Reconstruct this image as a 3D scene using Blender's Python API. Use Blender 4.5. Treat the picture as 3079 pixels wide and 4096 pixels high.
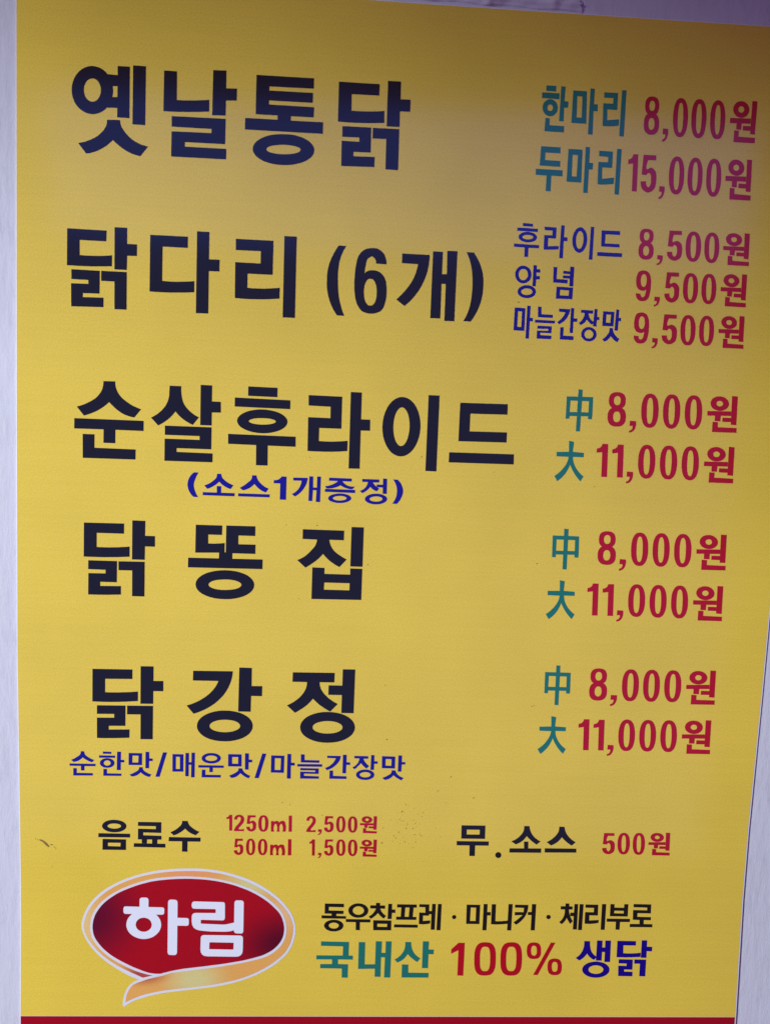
import bpy, bmesh, math, random, json
from mathutils import Vector, Matrix
from mathutils.geometry import tessellate_polygon

scene = bpy.context.scene
for o in list(bpy.data.objects):
    bpy.data.objects.remove(o)

# ------------------------------------------------------------------ camera
cam = bpy.data.objects.new('camera', bpy.data.cameras.new('camera'))
scene.collection.objects.link(cam)
cam.data.sensor_fit = 'VERTICAL'
cam.data.sensor_height = 36.0
cam.data.lens = 36.0 * 3079.0 / 4096.0
cam.data.clip_start = 0.01
cam.data.clip_end = 100.0
cam.matrix_world = Matrix([[0.9982991, -0.0329978, -0.0480627, 0.2542146], [-0.0448867, 0.0910405, -0.9948351, -0.6044533], [0.037203, 0.9953003, 0.0894045, 0.4801226], [0, 0, 0, 1]])
scene.camera = cam

# ------------------------------------------------------------------ light
world = bpy.data.worlds.new('World')
scene.world = world
world.use_nodes = True
bg = world.node_tree.nodes['Background']
bg.inputs['Color'].default_value = (1.0, 0.31, 0.50, 1)
bg.inputs['Strength'].default_value = 0.098


def aim(o, target):
    o.rotation_euler = (Vector(target) - o.location).to_track_quat('-Z', 'Y').to_euler()


# the bluish open side of the street that mirrors in the glossy print
al = bpy.data.lights.new('open_side_light', 'AREA')
al.shape = 'RECTANGLE'
al.size, al.size_y = 3.4, 3.0
al.energy = 9.0
al.color = (0.12, 0.24, 1.0)
ao = bpy.data.objects.new('open_side_light', al)
ao.location = (0.12, -2.5, 0.28)
aim(ao, (0.12, 0.0, 0.28))
scene.collection.objects.link(ao)

# the brightest stretch of sky, just under the eave, seen as a paler patch in the print
bl = bpy.data.lights.new('bright_sky_light', 'AREA')
bl.shape = 'RECTANGLE'
bl.size, bl.size_y = 2.75, 0.55
bl.energy = 2.2
bl.color = (0.06, 0.17, 1.0)
bo = bpy.data.objects.new('bright_sky_light', bl)
bo.location = (0.44, -2.52, 1.505)
aim(bo, (0.44, 0.0, 1.505))
scene.collection.objects.link(bo)

# the main light from the left, whose cone ends across the top of the sign
sl = bpy.data.lights.new('main_light', 'SPOT')
sl.energy = 1340.0
sl.color = (0.72, 0.81, 0.96)
sl.spot_size = 1.167
sl.spot_blend = 0.134
sl.shadow_soft_size = 0.25
so = bpy.data.objects.new('main_light', sl)
so.location = (-3.182, -2.311, 1.498)
aim(so, (-0.493, 0.0, -1.777))
scene.collection.objects.link(so)

vs = scene.view_settings
vs.view_transform = 'Standard'
vs.look = 'None'
vs.exposure = 0.0
vs.gamma = 1.0
vs.use_curve_mapping = False

# ------------------------------------------------------------------ materials
def new_mat(name, rough=0.5, spec=0.5):
    m = bpy.data.materials.new(name)
    m.use_nodes = True
    b = m.node_tree.nodes['Principled BSDF']
    b.inputs['Roughness'].default_value = rough
    b.inputs['Specular IOR Level'].default_value = spec
    return m, m.node_tree, b


def noise(nt, coord, scale, detail=3.0, rough=0.6, stretch=None):
    n = nt.nodes.new('ShaderNodeTexNoise')
    n.inputs['Scale'].default_value = scale
    n.inputs['Detail'].default_value = detail
    n.inputs['Roughness'].default_value = rough
    if stretch:
        mp = nt.nodes.new('ShaderNodeMapping')
        mp.inputs['Scale'].default_value = stretch
        nt.links.new(coord, mp.inputs['Vector'])
        coord = mp.outputs['Vector']
    nt.links.new(coord, n.inputs['Vector'])
    return n.outputs['Fac']


def math_node(nt, op, a, b):
    n = nt.nodes.new('ShaderNodeMath')
    n.operation = op
    for i, v in enumerate((a, b)):
        if isinstance(v, (int, float)):
            n.inputs[i].default_value = v
        else:
            nt.links.new(v, n.inputs[i])
    return n.outputs[0]


def mix(nt, fac, a, b, mode='MIX'):
    n = nt.nodes.new('ShaderNodeMix')
    n.data_type = 'RGBA'
    n.blend_type = mode
    for i, v in ((0, fac), (6, a), (7, b)):
        if isinstance(v, (int, float)):
            n.inputs[i].default_value = v
        elif isinstance(v, tuple):
            n.inputs[i].default_value = (*v, 1)
        else:
            nt.links.new(v, n.inputs[i])
    return n.outputs[2]


def ramp01(nt, v, lo, hi, to_lo, to_hi):
    n = nt.nodes.new('ShaderNodeMapRange')
    n.inputs['From Min'].default_value = lo
    n.inputs['From Max'].default_value = hi
    n.inputs['To Min'].default_value = to_lo
    n.inputs['To Max'].default_value = to_hi
    nt.links.new(v, n.inputs['Value'])
    return n.outputs['Result']


def grain(nt, coord, col, amt):
    """fine print grain, faint printer lines and a slow tone drift over one colour"""
    g = ramp01(nt, noise(nt, coord, 900, 2, 0.7), 0.3, 0.7, 1 - amt, 1 + amt)
    ln = ramp01(nt, noise(nt, coord, 60, 4, 0.6, (0.15, 1, 9)), 0.3, 0.7, 1 - amt * .2, 1 + amt * .2)
    sd = ramp01(nt, noise(nt, coord, 9, 3, 0.5), 0.3, 0.7, 1 - amt * .4, 1 + amt * .4)
    f = math_node(nt, 'MULTIPLY', math_node(nt, 'MULTIPLY', g, ln), sd)
    cmb = nt.nodes.new('ShaderNodeCombineColor')
    for i in range(3):
        nt.links.new(f, cmb.inputs[i])
    return mix(nt, 1.0, col, cmb.outputs[0], 'MULTIPLY')


def print_gloss(nt, b, coord, strength=0.04):
    bp = nt.nodes.new('ShaderNodeBump')
    bp.inputs['Strength'].default_value = strength
    bp.inputs['Distance'].default_value = 0.0004
    nt.links.new(noise(nt, coord, 700, 2, 0.6), bp.inputs['Height'])
    wv = nt.nodes.new('ShaderNodeBump')          # the film is not perfectly flat on its board
    wv.inputs['Strength'].default_value = 0.5
    wv.inputs['Distance'].default_value = 0.0012
    nt.links.new(noise(nt, coord, 7, 1, 0.4), wv.inputs['Height'])
    nt.links.new(wv.outputs['Normal'], bp.inputs['Normal'])
    nt.links.new(bp.outputs['Normal'], b.inputs['Normal'])


def print_mat(name, col, amt=0.07, rough=0.10, spec=1.0):
    m, nt, b = new_mat(name, rough, spec)
    tc = nt.nodes.new('ShaderNodeTexCoord').outputs['Object']
    nt.links.new(grain(nt, tc, col, amt), b.inputs['Base Color'])
    print_gloss(nt, b, tc)
    return m


def spots_mat(name, base, spots, amt=0.06):
    """printed colour blends: soft round patches of other inks on a base ink"""
    m, nt, b = new_mat(name, 0.10, 1.0)
    tc = nt.nodes.new('ShaderNodeTexCoord').outputs['Object']
    col = base
    for (x, z, rx, rz, c) in spots:
        mp = nt.nodes.new('ShaderNodeMapping')
        mp.inputs['Location'].default_value = (-x / rx, 0, -z / rz)
        mp.inputs['Scale'].default_value = (1 / rx, 0, 1 / rz)
        nt.links.new(tc, mp.inputs['Vector'])
        ln = nt.nodes.new('ShaderNodeVectorMath')
        ln.operation = 'LENGTH'
        nt.links.new(mp.outputs['Vector'], ln.inputs[0])
        f = nt.nodes.new('ShaderNodeMapRange')
        f.interpolation_type = 'SMOOTHSTEP'
        f.inputs['From Min'].default_value = 0.08
        f.inputs['From Max'].default_value = 1.0
        f.inputs['To Min'].default_value = 1.0
        f.inputs['To Max'].default_value = 0.0
        nt.links.new(ln.outputs['Value'], f.inputs['Value'])
        col = mix(nt, f.outputs['Result'], col, c)
    nt.links.new(grain(nt, tc, col, amt), b.inputs['Base Color'])
    print_gloss(nt, b, tc)
    return m


MAT = {
    'yellow': print_mat('yellow_print', (0.85, 0.605, 0.066), 0.11),
    'band_red': print_mat('red_band_print', (0.36, 0.003, 0.012)),
    'ink_black': print_mat('black_ink', (0.0055, 0.0085, 0.0085), 0.15),
    'ink_teal': print_mat('teal_ink', (0.008, 0.18, 0.135)),
    'ink_red': print_mat('red_ink', (0.50, 0.004, 0.014)),
    'ink_blue': print_mat('blue_ink', (0.003, 0.006, 0.24)),
    'ink_royal': print_mat('royal_blue_ink', (0.001, 0.001, 0.20)),
    'ink_white': print_mat('white_ink', (0.80, 0.77, 0.76), 0.03),
    'ink_letter': print_mat('white_letter_ink', (0.86, 0.86, 0.86), 0.02),
    'dirt': print_mat('dried_dirt', (0.27, 0.18, 0.045), 0.3, 0.9, 0.1),
    'logo_red': spots_mat('logo_red_print', (0.42, 0.004, 0.012), [(-0.2441, 0.1392, 0.0531, 0.0531, (0.13, 0.004, 0.022)), (-0.0854, 0.1159, 0.0542, 0.0384, (0.1, 0.003, 0.016))]),
    'ribbon': spots_mat('ribbon_print', (0.87, 0.43, 0.10), [(-0.1144, 0.1684, 0.0339, 0.0169, (0.76, 0.65, 0.24)), (-0.159, 0.0845, 0.0339, 0.0294, (0.76, 0.65, 0.24)), (-0.2475, 0.1307, 0.0226, 0.0475, (0.88, 0.58, 0.2)), (-0.1672, 0.1769, 0.0373, 0.0068, (0.92, 0.36, 0.13)), (-0.2028, 0.0893, 0.0294, 0.0124, (0.5, 0.07, 0.05)), (-0.0872, 0.143, 0.0226, 0.0226, (0.9, 0.52, 0.2))]),
}


def wall_mat(name, base, dark):
    m, nt, b = new_mat(name, 0.62, 0.25)
    tc = nt.nodes.new('ShaderNodeTexCoord').outputs['Object']
    streak = noise(nt, tc, 190, 5, 0.7, (1, 1, 0.24))
    blot = noise(nt, tc, 45, 4, 0.6, (1, 1, 0.5))
    fine = noise(nt, tc, 1100, 3, 0.6)
    f = math_node(nt, 'MULTIPLY', ramp01(nt, streak, 0.46, 0.70, 0, 1), ramp01(nt, blot, 0.42, 0.68, 0.08, 0.8))
    nt.links.new(grain(nt, tc, mix(nt, f, base, dark), 0.03), b.inputs['Base Color'])
    h = math_node(nt, 'ADD', math_node(nt, 'MULTIPLY', streak, 1.0), math_node(nt, 'MULTIPLY', fine, 0.25))
    bp = nt.nodes.new('ShaderNodeBump')
    bp.inputs['Strength'].default_value = 0.28
    bp.inputs['Distance'].default_value = 0.0016
    nt.links.new(h, bp.inputs['Height'])
    nt.links.new(bp.outputs['Normal'], b.inputs['Normal'])
    return m


MAT['wall'] = wall_mat('painted_plaster', (0.645, 0.625, 0.645), (0.50, 0.485, 0.51))
MAT['tape'] = wall_mat('painted_tape', (0.68, 0.66, 0.69), (0.60, 0.58, 0.62))
MAT['board'], _nt, _b = new_mat('white_foam_board', 0.5, 0.4)
_b.inputs['Base Color'].default_value = (0.80, 0.79, 0.80, 1)

# ------------------------------------------------------------------ helpers
def link(name, me, parent=None, mat=None):
    o = bpy.data.objects.new(name, me)
    scene.collection.objects.link(o)
    if parent is not None:
        o.parent = parent
    if mat is not None:
        me.materials.append(mat)
    return o


def tag(o, label, cat):
    o['label'] = label
    o['category'] = cat


BASE = Vector((0.30, 0.0, -0.052))          # foot of the sign


def flat_mesh(name, elements, height):
    """ink shapes lying on the print; every element is an outline with its holes"""
    bm = bmesh.new()
    for i, el in enumerate(elements):
        y = -(height + (i % 12) * 0.000006)
        loops = []
        for lp in el:
            loops.append([Vector((lp[k] * 1e-4 - BASE.x, y, lp[k + 1] * 1e-4 - BASE.z)) for k in range(0, len(lp), 2)])
        flat = [v for lp in loops for v in lp]
        vs_ = [bm.verts.new(v) for v in flat]
        for t in tessellate_polygon(loops):
            a, b_, c = (flat[j] for j in t)
            n = (b_ - a).cross(c - a)
            if n.length < 1e-14:
                continue
            tri = t if n.y < 0 else (t[0], t[2], t[1])
            try:
                bm.faces.new([vs_[j] for j in tri])
            except ValueError:
                pass
    me = bpy.data.meshes.new(name)
    bm.to_mesh(me)
    bm.free()
    return me


def slab(name, outline, y0, y1, bevel=0.0):
    """a sheet with thickness from an outline in the plane of the sign"""
    bm = bmesh.new()
    f = [bm.verts.new((x * 1e-4 - BASE.x, y0, z * 1e-4 - BASE.z)) for x, z in outline]
    b = [bm.verts.new((x * 1e-4 - BASE.x, y1, z * 1e-4 - BASE.z)) for x, z in outline]
    bm.faces.new(f)
    bm.faces.new(list(reversed(b)))
    n = len(f)
    for i in range(n):
        j = (i + 1) % n
        bm.faces.new((f[j], f[i], b[i], b[j]))
    bmesh.ops.recalc_face_normals(bm, faces=bm.faces)
    if bevel:
        ed = [e for e in bm.edges if all(abs(v.co.y - y0) < 1e-7 for v in e.verts)]
        bmesh.ops.bevel(bm, geom=ed, offset=bevel, segments=2, affect='EDGES', profile=0.5)
    me = bpy.data.meshes.new(name)
    bm.to_mesh(me)
    bm.free()
    return me


# ------------------------------------------------------------------ the wall
random.seed(7)
WALL_Y = 0.0013
bm = bmesh.new()
nx, nz = 60, 60
grid = []
for j in range(nz + 1):
    row = []
    for i in range(nx + 1):
        x = -0.9 + 2.4 * i / nx
        z = -0.8 + 2.4 * j / nz
        row.append(bm.verts.new((x, WALL_Y + 0.00025 * (math.sin(x * 13 + 2 * math.sin(z * 4)) + math.sin(z * 9 + x * 3)) / 2, z)))
    grid.append(row)
for j in range(nz):
    for i in range(nx):
        bm.faces.new((grid[j][i], grid[j][i + 1], grid[j + 1][i + 1], grid[j + 1][i]))
back = [bm.verts.new((x, WALL_Y + 0.12, z)) for x, z in ((-0.9, -0.8), (1.5, -0.8), (1.5, 1.6), (-0.9, 1.6))]
bm.faces.new(back[::-1])
bm.faces.new([grid[0][i] for i in range(nx, -1, -1)] + [back[0], back[1]])
bm.faces.new([grid[nz][i] for i in range(nx + 1)] + [back[2], back[3]])
bm.faces.new([grid[j][0] for j in range(nz + 1)] + [back[3], back[0]])
bm.faces.new([grid[j][nx] for j in range(nz, -1, -1)] + [back[1], back[2]])
for f in bm.faces:
    f.smooth = len(f.verts) == 4 and f.calc_area() < 0.1
me = bpy.data.meshes.new('painted_wall')
bm.to_mesh(me)
bm.free()
wall = link('painted_wall', me, None, MAT['wall'])
tag(wall, 'pale lilac white painted wall with rough vertical streaks behind the yellow menu sign', 'wall')

# ------------------------------------------------------------------ the sign
sign = bpy.data.objects.new('menu_sign', None)
sign.location = BASE
sign.empty_display_size = 0.1
scene.collection.objects.link(sign)
tag(sign, 'large yellow chicken shop menu sign with Korean lettering, red prices and an oval red logo', 'sign')

LEFT = [(10, 8062), (5, 7039), (-4, 5022), (-9, 3075), (0, 2058), (7, 1221), (7, 795), (0, 0), (-4, -514)]
RIGHT = [(6009, 8069), (6003, 6081), (6003, 3658), (5994, 2803), (5975, 1653), (5976, 1064), (5998, 9), (6006, -528)]
TOP = [(10, 8062), (2581, 8074), (2992, 8071), (3936, 8070), (4895, 8069), (5632, 8070), (6009, 8069)]
BOTTOM_Z = -520
# outline runs down the left side, along the foot, up the right side and back along the top
sheet = [q for q in LEFT if q[1] > 0] + [q for q in RIGHT[::-1] if q[1] > 0] + TOP[::-1][1:-1]
sheet[len([q for q in LEFT if q[1] > 0]):len([q for q in LEFT if q[1] > 0])] = [(LEFT[-2][0], 8), (RIGHT[-2][0], 8)]
band = [(LEFT[-2][0], 5), (LEFT[-1][0], BOTTOM_Z), (RIGHT[-1][0], BOTTOM_Z), (RIGHT[-2][0], 5)]
board = [(x - 5, z) for x, z in LEFT[:-1]] + [(LEFT[-1][0] - 5, BOTTOM_Z - 4), (RIGHT[-1][0] + 7, BOTTOM_Z - 4)] \
    + [(x + (11 if z < 3700 else 3), z) for x, z in RIGHT[::-1][1:]] + [(x, z + 5) for x, z in TOP[::-1][1:-1]]
link('backing_board', slab('backing_board', board, 0.00015, 0.0009, 0.0001), sign, MAT['board'])
link('printed_sheet', slab('printed_sheet', sheet, 0.0, 0.0001), sign, MAT['yellow'])
o = link('colour_band', slab('colour_band', band, 0.0, 0.0001), sign, MAT['band_red'])
o['label'] = 'dark red band along the foot of the sign'

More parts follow.
